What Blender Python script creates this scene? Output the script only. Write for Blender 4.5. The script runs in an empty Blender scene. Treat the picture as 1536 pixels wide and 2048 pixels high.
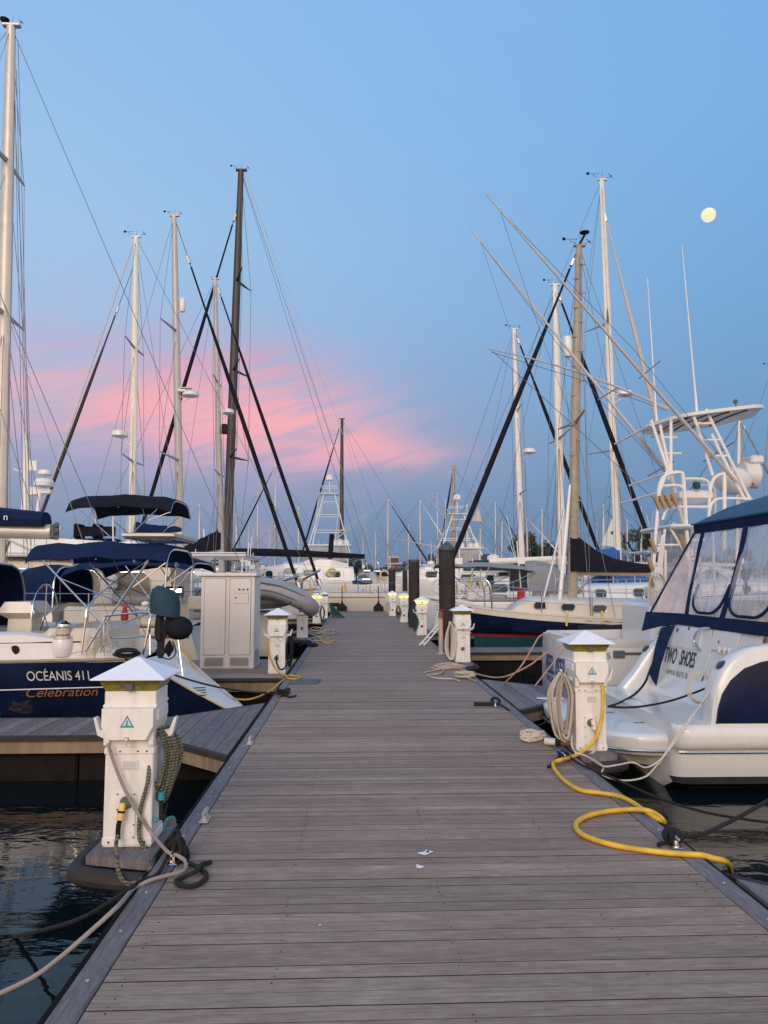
import bpy, math, random
from mathutils import Vector, Matrix
R = random.Random(7)
S = bpy.context.scene
C = S.collection
PI = math.pi
rad = math.radians

# ------------------------------------------------------------------ camera
FPX, CX, CY, HY, VX, EYE = 1500.0, 768.0, 1024.0, 1160.0, 709.0, 1.5
pitch = math.atan((HY-CY)/FPX)
yaw = math.atan((CX-VX)*math.cos(pitch)/FPX)
cam_d = bpy.data.cameras.new('camera'); cam = bpy.data.objects.new('camera', cam_d); C.objects.link(cam)
cam.location = (0, 0, EYE)
cam.rotation_euler = (PI/2+pitch, 0, -yaw)
cam_d.sensor_fit = 'HORIZONTAL'; cam_d.sensor_width = 36; cam_d.lens = 36*FPX/1536
cam_d.clip_start = .05; cam_d.clip_end = 6000
S.camera = cam
S.view_settings.view_transform = 'Standard'; S.view_settings.look = 'None'
S.view_settings.exposure = 0; S.view_settings.gamma = 1
_M = cam.rotation_euler.to_matrix()
def ray(px, py): return _M @ Vector((px-CX, CY-py, -FPX))
def P(px, py, Y):            # photo pixel -> point on the plane y = Y
    r = ray(px, py); return Vector((0, 0, EYE)) + r*(Y/r.y)
def G(px, py, z=0.0):        # photo pixel -> point on the level z
    r = ray(px, py); return Vector((0, 0, EYE)) + r*((z-EYE)/r.z)

# ------------------------------------------------------------------ sky
W = bpy.data.worlds.new('World'); S.world = W; W.use_nodes = True
def build_sky():
    nt = W.node_tree; N = nt.nodes; Lk = nt.links; N.clear()
    def node(t, **k):
        n = N.new(t)
        for a, b in k.items(): setattr(n, a, b)
        return n
    def math_(op, a, b=None, clamp=False):
        n = node('ShaderNodeMath', operation=op, use_clamp=clamp)
        for i, v in enumerate((a, b)):
            if v is None: continue
            if isinstance(v, (int, float)): n.inputs[i].default_value = v
            else: Lk.new(v, n.inputs[i])
        return n.outputs[0]
    def ramp(v, stops):
        n = node('ShaderNodeValToRGB'); n.color_ramp.interpolation = 'EASE' if False else 'LINEAR'
        el = n.color_ramp.elements
        while len(el) < len(stops): el.new(.5)
        for e, (p, c) in zip(el, stops): e.position = p; e.color = (*c, 1)
        Lk.new(v, n.inputs[0]); return n.outputs[0]
    def mix(f, a, b):
        n = node('ShaderNodeMix', data_type='RGBA')
        if isinstance(f, (int, float)): n.inputs[0].default_value = f
        else: Lk.new(f, n.inputs[0])
        for i, v in ((6, a), (7, b)):
            if isinstance(v, tuple): n.inputs[i].default_value = (*v, 1)
            else: Lk.new(v, n.inputs[i])
        return n.outputs[2]
    tc = node('ShaderNodeTexCoord').outputs['Generated']
    sp = node('ShaderNodeSeparateXYZ'); Lk.new(tc, sp.inputs[0]); x, y, z = sp.outputs
    zc = math_('MAXIMUM', z, 0.0)
    left = ramp(zc, [(0, (.19, .25, .38)), (.05, (.19, .27, .41)), (.12, (.25, .33, .49)), (.22, (.34, .45, .64)), (.31, (.35, .51, .73)), (.42, (.34, .53, .77)), (.55, (.29, .50, .78)), (.75, (.25, .46, .79)), (1, (.22, .42, .74))])
    right = ramp(zc, [(0, (.12, .22, .37)), (.06, (.135, .24, .39)), (.13, (.155, .285, .465)), (.24, (.17, .34, .57)), (.36, (.18, .38, .665)), (.52, (.195, .415, .75)), (.75, (.20, .42, .81)), (1, (.20, .40, .74))])
    side = math_('MULTIPLY', math_('ADD', x, .34), 1.25, True)
    base = mix(side, left, right)
    # pink evening clouds low on the left
    az = math_('ARCTAN2', x, y)
    cb = node('ShaderNodeCombineXYZ')
    Lk.new(math_('MULTIPLY', az, 4.2), cb.inputs[0])
    Lk.new(math_('SUBTRACT', math_('MULTIPLY', z, 26.0), math_('MULTIPLY', az, 6.0)), cb.inputs[1])
    nz = node('ShaderNodeTexNoise'); nz.inputs['Scale'].default_value = 1.6; nz.inputs['Detail'].default_value = 9; nz.inputs['Roughness'].default_value = .56
    nz.inputs['Distortion'].default_value = .55
    Lk.new(cb.outputs[0], nz.inputs['Vector'])
    st = ramp(nz.outputs['Fac'], [(0, (.12, .12, .12)), (.38, (.36, .36, .36)), (.5, (.72, .72, .72)), (.60, (1, 1, 1))])
    def gauss(v, c, w):
        d = math_('DIVIDE', math_('SUBTRACT', v, c), w)
        return math_('POWER', 2.718, math_('MULTIPLY', math_('MULTIPLY', d, d), -1.0))
    ze = math_('SUBTRACT', z, math_('MULTIPLY', az, -.06))
    m1 = math_('ADD', math_('MULTIPLY', gauss(az, -.18, .19), gauss(ze, .19, .068)), math_('MULTIPLY', math_('MULTIPLY', gauss(az, -.14, .15), gauss(ze, .255, .05)), .65))
    m2 = math_('MULTIPLY', gauss(az, .0, .12), gauss(ze, .168, .024))
    m3 = math_('MULTIPLY', gauss(az, -.50, .22), gauss(ze, .20, .09))
    mm = math_('ADD', math_('ADD', m1, math_('MULTIPLY', m2, .75)), math_('MULTIPLY', m3, .42), True)
    mk = math_('MULTIPLY', mm, math_('ADD', math_('MULTIPLY', st, .95), .12), True)
    mk = math_('MULTIPLY', mk, 1.18, True)
    pink = mix(gauss(ze, .20, .05), (.54, .38, .54), (.86, .42, .47))
    col = mix(mk, base, pink)
    low = math_('MULTIPLY', gauss(az, -.117, .03), gauss(z, .058, .022))
    col = mix(math_('MULTIPLY', low, .6), col, (.36, .30, .42))
    haze_b = math_('MULTIPLY', gauss(az, -.25, .3), gauss(z, .10, .028))
    col = mix(math_('MULTIPLY', haze_b, .25), col, (.27, .29, .43))
    # the afterglow of the sunset behind the photographer
    back = ramp(zc, [(0, (1.9, 1.2, .78)), (.15, (1.8, 1.3, .95)), (.35, (1.3, 1.12, 1.0)), (.7, (.42, .52, .76)), (1, (.22, .42, .74))])
    bf = math_('MULTIPLY', math_('SUBTRACT', math_('MULTIPLY', y, -1), -.12), 1.4, True)
    col = mix(bf, col, back)
    bg = node('ShaderNodeBackground'); bg.inputs['Strength'].default_value = 1.05
    Lk.new(col, bg.inputs[0])
    out = node('ShaderNodeOutputWorld'); Lk.new(bg.outputs[0], out.inputs[0])
build_sky()
# last low warm light from behind the photographer (very soft)
sl = bpy.data.lights.new('sun', 'SUN'); sun = bpy.data.objects.new('sun', sl); C.objects.link(sun)
sl.energy = 1.35; sl.angle = rad(28); sl.color = (1, .86, .74)
sun.rotation_euler = (rad(64), 0, rad(-14))

# ------------------------------------------------------------------ materials
M = {}
def mat(name, col, rough=.5, metal=0, var=.08, scale=8, bump=0, bscale=60, coat=0, emit=None, es=1, stretch=(1, 1, 1), streak=0):
    m = bpy.data.materials.new(name); m.use_nodes = True
    nt = m.node_tree; N = nt.nodes; L = nt.links; b = N['Principled BSDF']
    b.inputs['Roughness'].default_value = rough; b.inputs['Metallic'].default_value = metal
    if coat: b.inputs['Coat Weight'].default_value = coat; b.inputs['Coat Roughness'].default_value = .08
    tc = N.new('ShaderNodeTexCoord'); mp = N.new('ShaderNodeMapping'); mp.inputs['Scale'].default_value = stretch
    L.new(tc.outputs['Object'], mp.inputs[0])
    nz = N.new('ShaderNodeTexNoise'); nz.inputs['Scale'].default_value = scale; nz.inputs['Detail'].default_value = 6; nz.inputs['Roughness'].default_value = .6
    L.new(mp.outputs[0], nz.inputs['Vector'])
    cr = N.new('ShaderNodeValToRGB'); e = cr.color_ramp.elements
    e[0].position = .3; e[1].position = .7
    e[0].color = (*[max(0, c*(1-var)) for c in col], 1); e[1].color = (*[min(1, c*(1+var)) for c in col], 1)
    L.new(nz.outputs['Fac'], cr.inputs[0])
    last = cr.outputs[0]
    if streak:      # thin vertical weather streaks
        m2 = N.new('ShaderNodeMapping'); m2.inputs['Scale'].default_value = (22, 22, 1.2); L.new(tc.outputs['Object'], m2.inputs[0])
        n2 = N.new('ShaderNodeTexNoise'); n2.inputs['Scale'].default_value = 1.0; n2.inputs['Detail'].default_value = 5; L.new(m2.outputs[0], n2.inputs['Vector'])
        c2 = N.new('ShaderNodeValToRGB'); c2.color_ramp.elements[0].position = .5; c2.color_ramp.elements[1].position = .78
        c2.color_ramp.elements[0].color = (0, 0, 0, 1); c2.color_ramp.elements[1].color = (streak, streak, streak, 1)
        L.new(n2.outputs['Fac'], c2.inputs[0])
        mx = N.new('ShaderNodeMix'); mx.data_type = 'RGBA'; mx.inputs[7].default_value = (*[c*.55 for c in (col[0], col[1]*.93, col[2]*.8)], 1)
        L.new(c2.outputs[0], mx.inputs[0]); L.new(last, mx.inputs[6]); last = mx.outputs[2]
    L.new(last, b.inputs['Base Color'])
    if bump:
        n3 = N.new('ShaderNodeTexNoise'); n3.inputs['Scale'].default_value = bscale; n3.inputs['Detail'].default_value = 4; L.new(mp.outputs[0], n3.inputs['Vector'])
        bp = N.new('ShaderNodeBump'); bp.inputs['Strength'].default_value = bump; bp.inputs['Distance'].default_value = .01
        L.new(n3.outputs['Fac'], bp.inputs['Height']); L.new(bp.outputs[0], b.inputs['Normal'])
    if emit:
        b.inputs['Emission Color'].default_value = (*emit, 1); b.inputs['Emission Strength'].default_value = es
    M[name] = m; return m
mat('gel_white', (.69, .68, .66), .28, coat=.4, var=.03, streak=.10)
mat('gel_cream', (.66, .60, .51), .3, coat=.3, var=.04, streak=.12)
mat('gel_grey', (.50, .52, .54), .35, coat=.3, var=.04)
mat('ped_white', (.78, .76, .72), .42, var=.04, scale=14, bump=.05, bscale=200, streak=.36)
mat('cab_white', (.70, .66, .62), .55, var=.025, bump=.05, bscale=300, streak=.06)
mat('lid_white', (.80, .81, .84), .4, var=.03)
mat('navy_gel', (.007, .014, .045), .22, coat=.0, var=.3, scale=3); M['navy_gel'].node_tree.nodes['Principled BSDF'].inputs['Specular IOR Level'].default_value = .28
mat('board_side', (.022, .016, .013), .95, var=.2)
mat('navy_canvas', (.008, .019, .058), .85, var=.2, bump=.25, bscale=40)
mat('blue_canvas', (.018, .085, .15), .85, var=.15, bump=.2, bscale=30)
mat('teal_canvas', (.010, .045, .075), .8, var=.2, bump=.4, bscale=25)
mat('bright_blue', (.02, .10, .32), .8, var=.2, bump=.3, bscale=20)
mat('black_canvas', (.012, .014, .02), .85, var=.3, bump=.3, bscale=30)
mat('green_canvas', (.01, .06, .045), .85, var=.3, bump=.3, bscale=30)
mat('grey_canvas', (.25, .25, .26), .85, var=.12, bump=.3, bscale=20)
mat('tan_canvas', (.55, .47, .38), .85, var=.12, bump=.3, bscale=20)
mat('white_canvas', (.66, .65, .64), .85, var=.08, bump=.4, bscale=12)
mat('steel', (.62, .62, .62), .22, metal=1, var=.05)
mat('alu', (.56, .53, .48), .42, metal=.35, var=.08, scale=5)
mat('white_paint', (.78, .76, .72), .35, var=.05, coat=.2)
mat('mast_white', (.76, .72, .65), .4, var=.06, scale=5)
mat('mast_tan', (.33, .285, .22), .5, var=.15, scale=6)
mat('mast_grey', (.42, .41, .40), .4, metal=.2, var=.08)
mat('mast_dark', (.024, .022, .022), .45, var=.2)
mat('teak', (.20, .10, .05), .55, var=.3, scale=10, stretch=(.3, 3, 3))
mat('teak_grey', (.30, .25, .20), .7, var=.2, scale=10, stretch=(.3, 3, 3))
mat('pile', (.042, .036, .034), .65, var=.25, scale=5, bump=.2, bscale=20, streak=.4)
mat('pile_cap', (.05, .075, .085), .5, var=.2)
mat('rubber', (.018, .018, .02), .6, var=.3, bump=.1)
mat('bumper', (.040, .036, .036), .55, var=.2, bump=.15, bscale=30)
mat('float_black', (.012, .010, .009), .55, var=.4, scale=3, bump=.2, bscale=15)
mat('glass_dark', (.03, .035, .04), .06, var=.3, scale=2)
mat('glass_warm', (.22, .20, .15), .1, var=.3, scale=1.5)
mat('red', (.38, .02, .03), .4, var=.15)
mat('teal_paint', (.008, .062, .075), .5, var=.15)
mat('sign_teal', (.02, .27, .34), .4, var=.05)
mat('wire', (.24, .23, .22), .4, metal=.6, var=.1)
mat('wire_pale', (.50, .48, .42), .5, var=.1)
mat('rope_black', (.012, .012, .013), .9, var=.4, scale=120, bump=.7, bscale=300)
mat('rope_beige', (.42, .36, .30), .85, var=.2, scale=60, bump=.5, bscale=250)
mat('rope_white', (.62, .55, .47), .85, var=.2, scale=60, bump=.6, bscale=250)
mat('hose_grey', (.30, .25, .22), .6, var=.12, scale=40, bump=.2, bscale=200)
mat('hose_beige', (.48, .42, .33), .55, var=.15, scale=30, bump=.2, bscale=200)
mat('hose_yellow', (.66, .41, .025), .5, var=.22, scale=9, bump=.1, bscale=100)
mat('cord_yellow', (.55, .35, .06), .5, var=.1)
mat('gold', (.38, .27, .13), .42, metal=.3, var=.1)
mat('pink_line', (.45, .27, .20), .8, var=.1)
mat('yellow_lens', (.22, .20, .035), .35, var=.45, scale=30, coat=.4)
mat('lens_lit', (.8, .75, .1), .4, emit=(1, .86, .12), es=1.6)
mat('yellow_plug', (.75, .55, .12), .45)
mat('paper', (.62, .62, .60), .7, var=.05)
mat('mat_grey', (.09, .11, .115), .7, var=.2, scale=60, bump=.3, bscale=200)
mat('rib_grey', (.28, .29, .31), .5, var=.06, bump=.1)
mat('rib_dark', (.10, .10, .105), .6, var=.1)
mat('letter_white', (.72, .72, .70), .4)
mat('letter_copper', (.36, .17, .07), .4)
mat('letter_blue', (.03, .06, .20), .4)
mat('letter_dark', (.025, .035, .06), .4)
mat('letter_grey', (.28, .29, .31), .5)
mat('bark', (.06, .045, .035), .9, var=.3, bump=.5)
mat('leaf', (.028, .05, .022), .8, var=.5, scale=1.5)
mat('leaf_light', (.05, .075, .03), .8, var=.5, scale=1.5)
mat('brick_red', (.16, .04, .04), .8, var=.2)
mat('roof_dark', (.03, .035, .045), .8, var=.3)
mat('wall_beige', (.45, .40, .34), .8, var=.1)
mat('dropping', (.75, .74, .73), .8, var=.1, scale=60)
mat('orange_pipe', (.62, .36, .24), .6, var=.1)
mat('moon_mat', (.12, .12, .06), .9, emit=(.95, .93, .60), es=.9, var=.12)
for k_ in ('float_black', 'rubber', 'black_canvas', 'navy_canvas', 'bumper', 'pile'): M[k_].node_tree.nodes['Principled BSDF'].inputs['Specular IOR Level'].default_value = .12
M['float_black'].node_tree.nodes['Principled BSDF'].inputs['Roughness'].default_value = .9
def moon_marks():
    m = M['moon_mat']; N = m.node_tree.nodes; L = m.node_tree.links; b = N['Principled BSDF']; tc = N.new('ShaderNodeTexCoord'); nz = N.new('ShaderNodeTexNoise'); nz.inputs['Scale'].default_value = .09; nz.inputs['Detail'].default_value = 3
    cr = N.new('ShaderNodeValToRGB'); cr.color_ramp.elements[0].position = .42; cr.color_ramp.elements[1].position = .58; cr.color_ramp.elements[0].color = (.86, .86, .54, 1); cr.color_ramp.elements[1].color = (.98, .96, .64, 1)
    L.new(tc.outputs['Object'], nz.inputs[0]); L.new(nz.outputs['Fac'], cr.inputs[0]); L.new(cr.outputs[0], b.inputs['Emission Color'])
moon_marks()
mat('land', (.05, .06, .04), .9, var=.3)

def hose_check():
    m = mat('hose_check', (.1, .1, .08), .8)
    nt = m.node_tree; N = nt.nodes; L = nt.links; b = N['Principled BSDF']
    tc = N.new('ShaderNodeTexCoord'); ck = N.new('ShaderNodeTexWave'); ck.wave_type = 'BANDS'; ck.bands_direction = 'Z'; ck.inputs['Scale'].default_value = 18; ck.inputs['Distortion'].default_value = 5; ck.inputs['Detail Scale'].default_value = 9
    L.new(tc.outputs['Object'], ck.inputs[0])
    cr = N.new('ShaderNodeValToRGB'); e = cr.color_ramp.elements; e[0].position = .42; e[1].position = .6
    e[0].color = (.03, .035, .03, 1); e[1].color = (.19, .19, .12, 1)
    L.new(ck.outputs['Fac'], cr.inputs[0]); L.new(cr.outputs[0], b.inputs['Base Color'])
hose_check()

def clear_vinyl(name, tint, a):
    m = bpy.data.materials.new(name); m.use_nodes = True; nt = m.node_tree; N = nt.nodes; L = nt.links
    b = N['Principled BSDF']; out = N['Material Output']
    b.inputs['Base Color'].default_value = (*tint, 1); b.inputs['Roughness'].default_value = .12
    tc = N.new('ShaderNodeTexCoord'); mp = N.new('ShaderNodeMapping'); mp.inputs['Scale'].default_value = (1.5, 2.2, .7); L.new(tc.outputs['Object'], mp.inputs[0])
    nz = N.new('ShaderNodeTexNoise'); nz.inputs['Scale'].default_value = 2.2; nz.inputs['Detail'].default_value = 3; nz.inputs['Distortion'].default_value = 1.5; L.new(mp.outputs[0], nz.inputs[0])
    bp = N.new('ShaderNodeBump'); bp.inputs['Strength'].default_value = .35; bp.inputs['Distance'].default_value = .15; L.new(nz.outputs['Fac'], bp.inputs['Height']); L.new(bp.outputs[0], b.inputs['Normal'])
    tr = N.new('ShaderNodeBsdfTransparent'); mx = N.new('ShaderNodeMixShader'); mr = N.new('ShaderNodeMapRange')
    mr.inputs[1].default_value = .3; mr.inputs[2].default_value = .7; mr.inputs[3].default_value = a-.12; mr.inputs[4].default_value = a+.15
    L.new(nz.outputs['Fac'], mr.inputs[0]); L.new(mr.outputs[0], mx.inputs[0])
    L.new(tr.outputs[0], mx.inputs[1]); L.new(b.outputs[0], mx.inputs[2]); L.new(mx.outputs[0], out.inputs[0])
    M[name] = m
clear_vinyl('vinyl', (.50, .50, .52), .56)
clear_vinyl('vinyl_warm', (.62, .50, .50), .62)

def wood_deck(name, axis, pitch, cols, off=0.0, grain=(2.6, 95, 8), seam=True):
    """weathered boards; axis = coordinate that counts the boards"""
    m = bpy.data.materials.new(name); m.use_nodes = True; nt = m.node_tree; N = nt.nodes; L = nt.links; b = N['Principled BSDF']
    tc = N.new('ShaderNodeTexCoord'); sp = N.new('ShaderNodeSeparateXYZ'); L.new(tc.outputs['Object'], sp.inputs[0])
    def mt(op, a, c):
        n = N.new('ShaderNodeMath'); n.operation = op
        for i, v in enumerate((a, c)):
            if isinstance(v, (int, float)): n.inputs[i].default_value = v
            else: L.new(v, n.inputs[i])
        return n.outputs[0]
    idx = mt('FLOOR', mt('DIVIDE', mt('ADD', sp.outputs[axis], off), pitch), 0)
    wn = N.new('ShaderNodeTexWhiteNoise'); wn.noise_dimensions = '1D'; L.new(idx, wn.inputs['W'])
    cb = N.new('ShaderNodeCombineXYZ')
    L.new(sp.outputs[0], cb.inputs[0]); L.new(sp.outputs[1], cb.inputs[1]); L.new(mt('MULTIPLY', idx, 3.71), cb.inputs[2])
    mp = N.new('ShaderNodeMapping'); g = grain if axis == 1 else (grain[1], grain[0], grain[2]); mp.inputs['Scale'].default_value = (g[0], g[1], 1); L.new(cb.outputs[0], mp.inputs[0])
    n1 = N.new('ShaderNodeTexNoise'); n1.inputs['Scale'].default_value = 1; n1.inputs['Detail'].default_value = 8; n1.inputs['Roughness'].default_value = .68; L.new(mp.outputs[0], n1.inputs[0])
    n2 = N.new('ShaderNodeTexNoise'); n2.inputs['Scale'].default_value = 1.7; n2.inputs['Detail'].default_value = 5; L.new(cb.outputs[0], n2.inputs[0])
    n2.noise_dimensions = '3D'
    n3 = N.new('ShaderNodeTexNoise'); n3.inputs['Scale'].default_value = .55; n3.inputs['Detail'].default_value = 6; n3.inputs['Roughness'].default_value = .65; L.new(tc.outputs['Object'], n3.inputs[0])
    mp4 = N.new('ShaderNodeMapping'); mp4.inputs['Scale'].default_value = (9, 42, 1) if axis == 1 else (42, 9, 1); L.new(cb.outputs[0], mp4.inputs[0])
    n4 = N.new('ShaderNodeTexNoise'); n4.inputs['Scale'].default_value = 1; n4.inputs['Detail'].default_value = 9; n4.inputs['Roughness'].default_value = .72; L.new(mp4.outputs[0], n4.inputs[0])
    f = mt('ADD', mt('ADD', mt('MULTIPLY', wn.outputs['Value'], .11), .02), mt('ADD', mt('MULTIPLY', n1.outputs['Fac'], .42), mt('ADD', mt('MULTIPLY', n4.outputs['Fac'], .50), mt('ADD', mt('MULTIPLY', n2.outputs['Fac'], .14), mt('MULTIPLY', n3.outputs['Fac'], .22)))))
    cr = N.new('ShaderNodeValToRGB'); e = cr.color_ramp.elements
    while len(e) < len(cols): e.new(.5)
    for k, (p, c) in enumerate(cols): e[k].position = p; e[k].color = (*c, 1)
    L.new(f, cr.inputs[0])
    w2 = N.new('ShaderNodeTexWhiteNoise'); w2.noise_dimensions = '1D'; L.new(mt('ADD', idx, 77.3), w2.inputs['W'])
    hs = N.new('ShaderNodeMix'); hs.data_type = 'RGBA'; hs.blend_type = 'MULTIPLY'; L.new(w2.outputs['Value'], hs.inputs[0]); L.new(cr.outputs[0], hs.inputs[6]); hs.inputs[7].default_value = (1.0, .91, .86, 1)
    # small dark stains and pits
    n5 = N.new('ShaderNodeTexNoise'); n5.inputs['Scale'].default_value = 3.2; n5.inputs['Detail'].default_value = 8; n5.inputs['Roughness'].default_value = .8; L.new(mp4.outputs[0], n5.inputs[0]); n5.inputs['Scale'].default_value = .45
    c5 = N.new('ShaderNodeValToRGB'); c5.color_ramp.elements[0].position = .60; c5.color_ramp.elements[1].position = .74; c5.color_ramp.elements[1].color = (.55, .55, .55, 1); c5.color_ramp.elements[0].color = (0, 0, 0, 1); L.new(n5.outputs['Fac'], c5.inputs[0])
    st_ = N.new('ShaderNodeMix'); st_.data_type = 'RGBA'; L.new(c5.outputs[0], st_.inputs[0]); L.new(hs.outputs[2], st_.inputs[6]); st_.inputs[7].default_value = (*cols[0][1], 1)
    L.new(st_.outputs[2], b.inputs['Base Color'])
    b.inputs['Roughness'].default_value = .78
    bp = N.new('ShaderNodeBump'); bp.inputs['Strength'].default_value = .55; bp.inputs['Distance'].default_value = .004
    L.new(n1.outputs['Fac'], bp.inputs['Height']); L.new(bp.outputs[0], b.inputs['Normal'])
    M[name] = m
PITCH = .0935
dk = [(.48, (.14, .096, .068)), (.64, (.228, .164, .122)), (.76, (.318, .236, .182)), (.94, (.52, .41, .33))]
wood_deck('deck', 1, PITCH, dk)
bl = [(.52, (.070, .060, .062)), (.65, (.125, .110, .114)), (.75, (.185, .166, .172)), (.92, (.28, .255, .258))]
wood_deck('finger_boards', 0, .14, bl)
wood_deck('edge_wood', 0, 5.0, bl, off=2.5)
fw = [(.52, (.12, .088, .055)), (.65, (.21, .155, .10)), (.78, (.29, .22, .15)), (.92, (.36, .28, .19))]
wood_deck('fascia_wood', 1, 50.0, fw, grain=(1.2, 30, 30))

def water_mat():
    m = bpy.data.materials.new('water'); m.use_nodes = True; nt = m.node_tree; N = nt.nodes; L = nt.links; b = N['Principled BSDF']
    b.inputs['Base Color'].default_value = (.004, .008, .010, 1); b.inputs['Roughness'].default_value = .03; b.inputs['IOR'].default_value = 1.34
    tc = N.new('ShaderNodeTexCoord'); mp = N.new('ShaderNodeMapping'); mp.inputs['Scale'].default_value = (.8, 1.7, 1); L.new(tc.outputs['Object'], mp.inputs[0])
    n1 = N.new('ShaderNodeTexNoise'); n1.inputs['Scale'].default_value = 2.2; n1.inputs['Detail'].default_value = 3; n1.inputs['Roughness'].default_value = .45; n1.inputs['Distortion'].default_value = .8; L.new(mp.outputs[0], n1.inputs[0])
    n2 = N.new('ShaderNodeTexNoise'); n2.inputs['Scale'].default_value = 9; n2.inputs['Detail'].default_value = 2; L.new(mp.outputs[0], n2.inputs[0])
    n3 = N.new('ShaderNodeTexNoise'); n3.inputs['Scale'].default_value = .35; L.new(tc.outputs['Object'], n3.inputs[0])
    ad = N.new('ShaderNodeMath'); ad.operation = 'MULTIPLY_ADD'; ad.inputs[1].default_value = .22; L.new(n2.outputs['Fac'], ad.inputs[0]); L.new(n1.outputs['Fac'], ad.inputs[2])
    mu = N.new('ShaderNodeMath'); mu.operation = 'MULTIPLY'; L.new(ad.outputs[0], mu.inputs[0]); L.new(n3.outputs['Fac'], mu.inputs[1])
    bp = N.new('ShaderNodeBump'); bp.inputs['Strength'].default_value = .24; bp.inputs['Distance'].default_value = .05
    L.new(mu.outputs[0], bp.inputs['Height']); L.new(bp.outputs[0], b.inputs['Normal'])
    M['water'] = m
water_mat()

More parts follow.
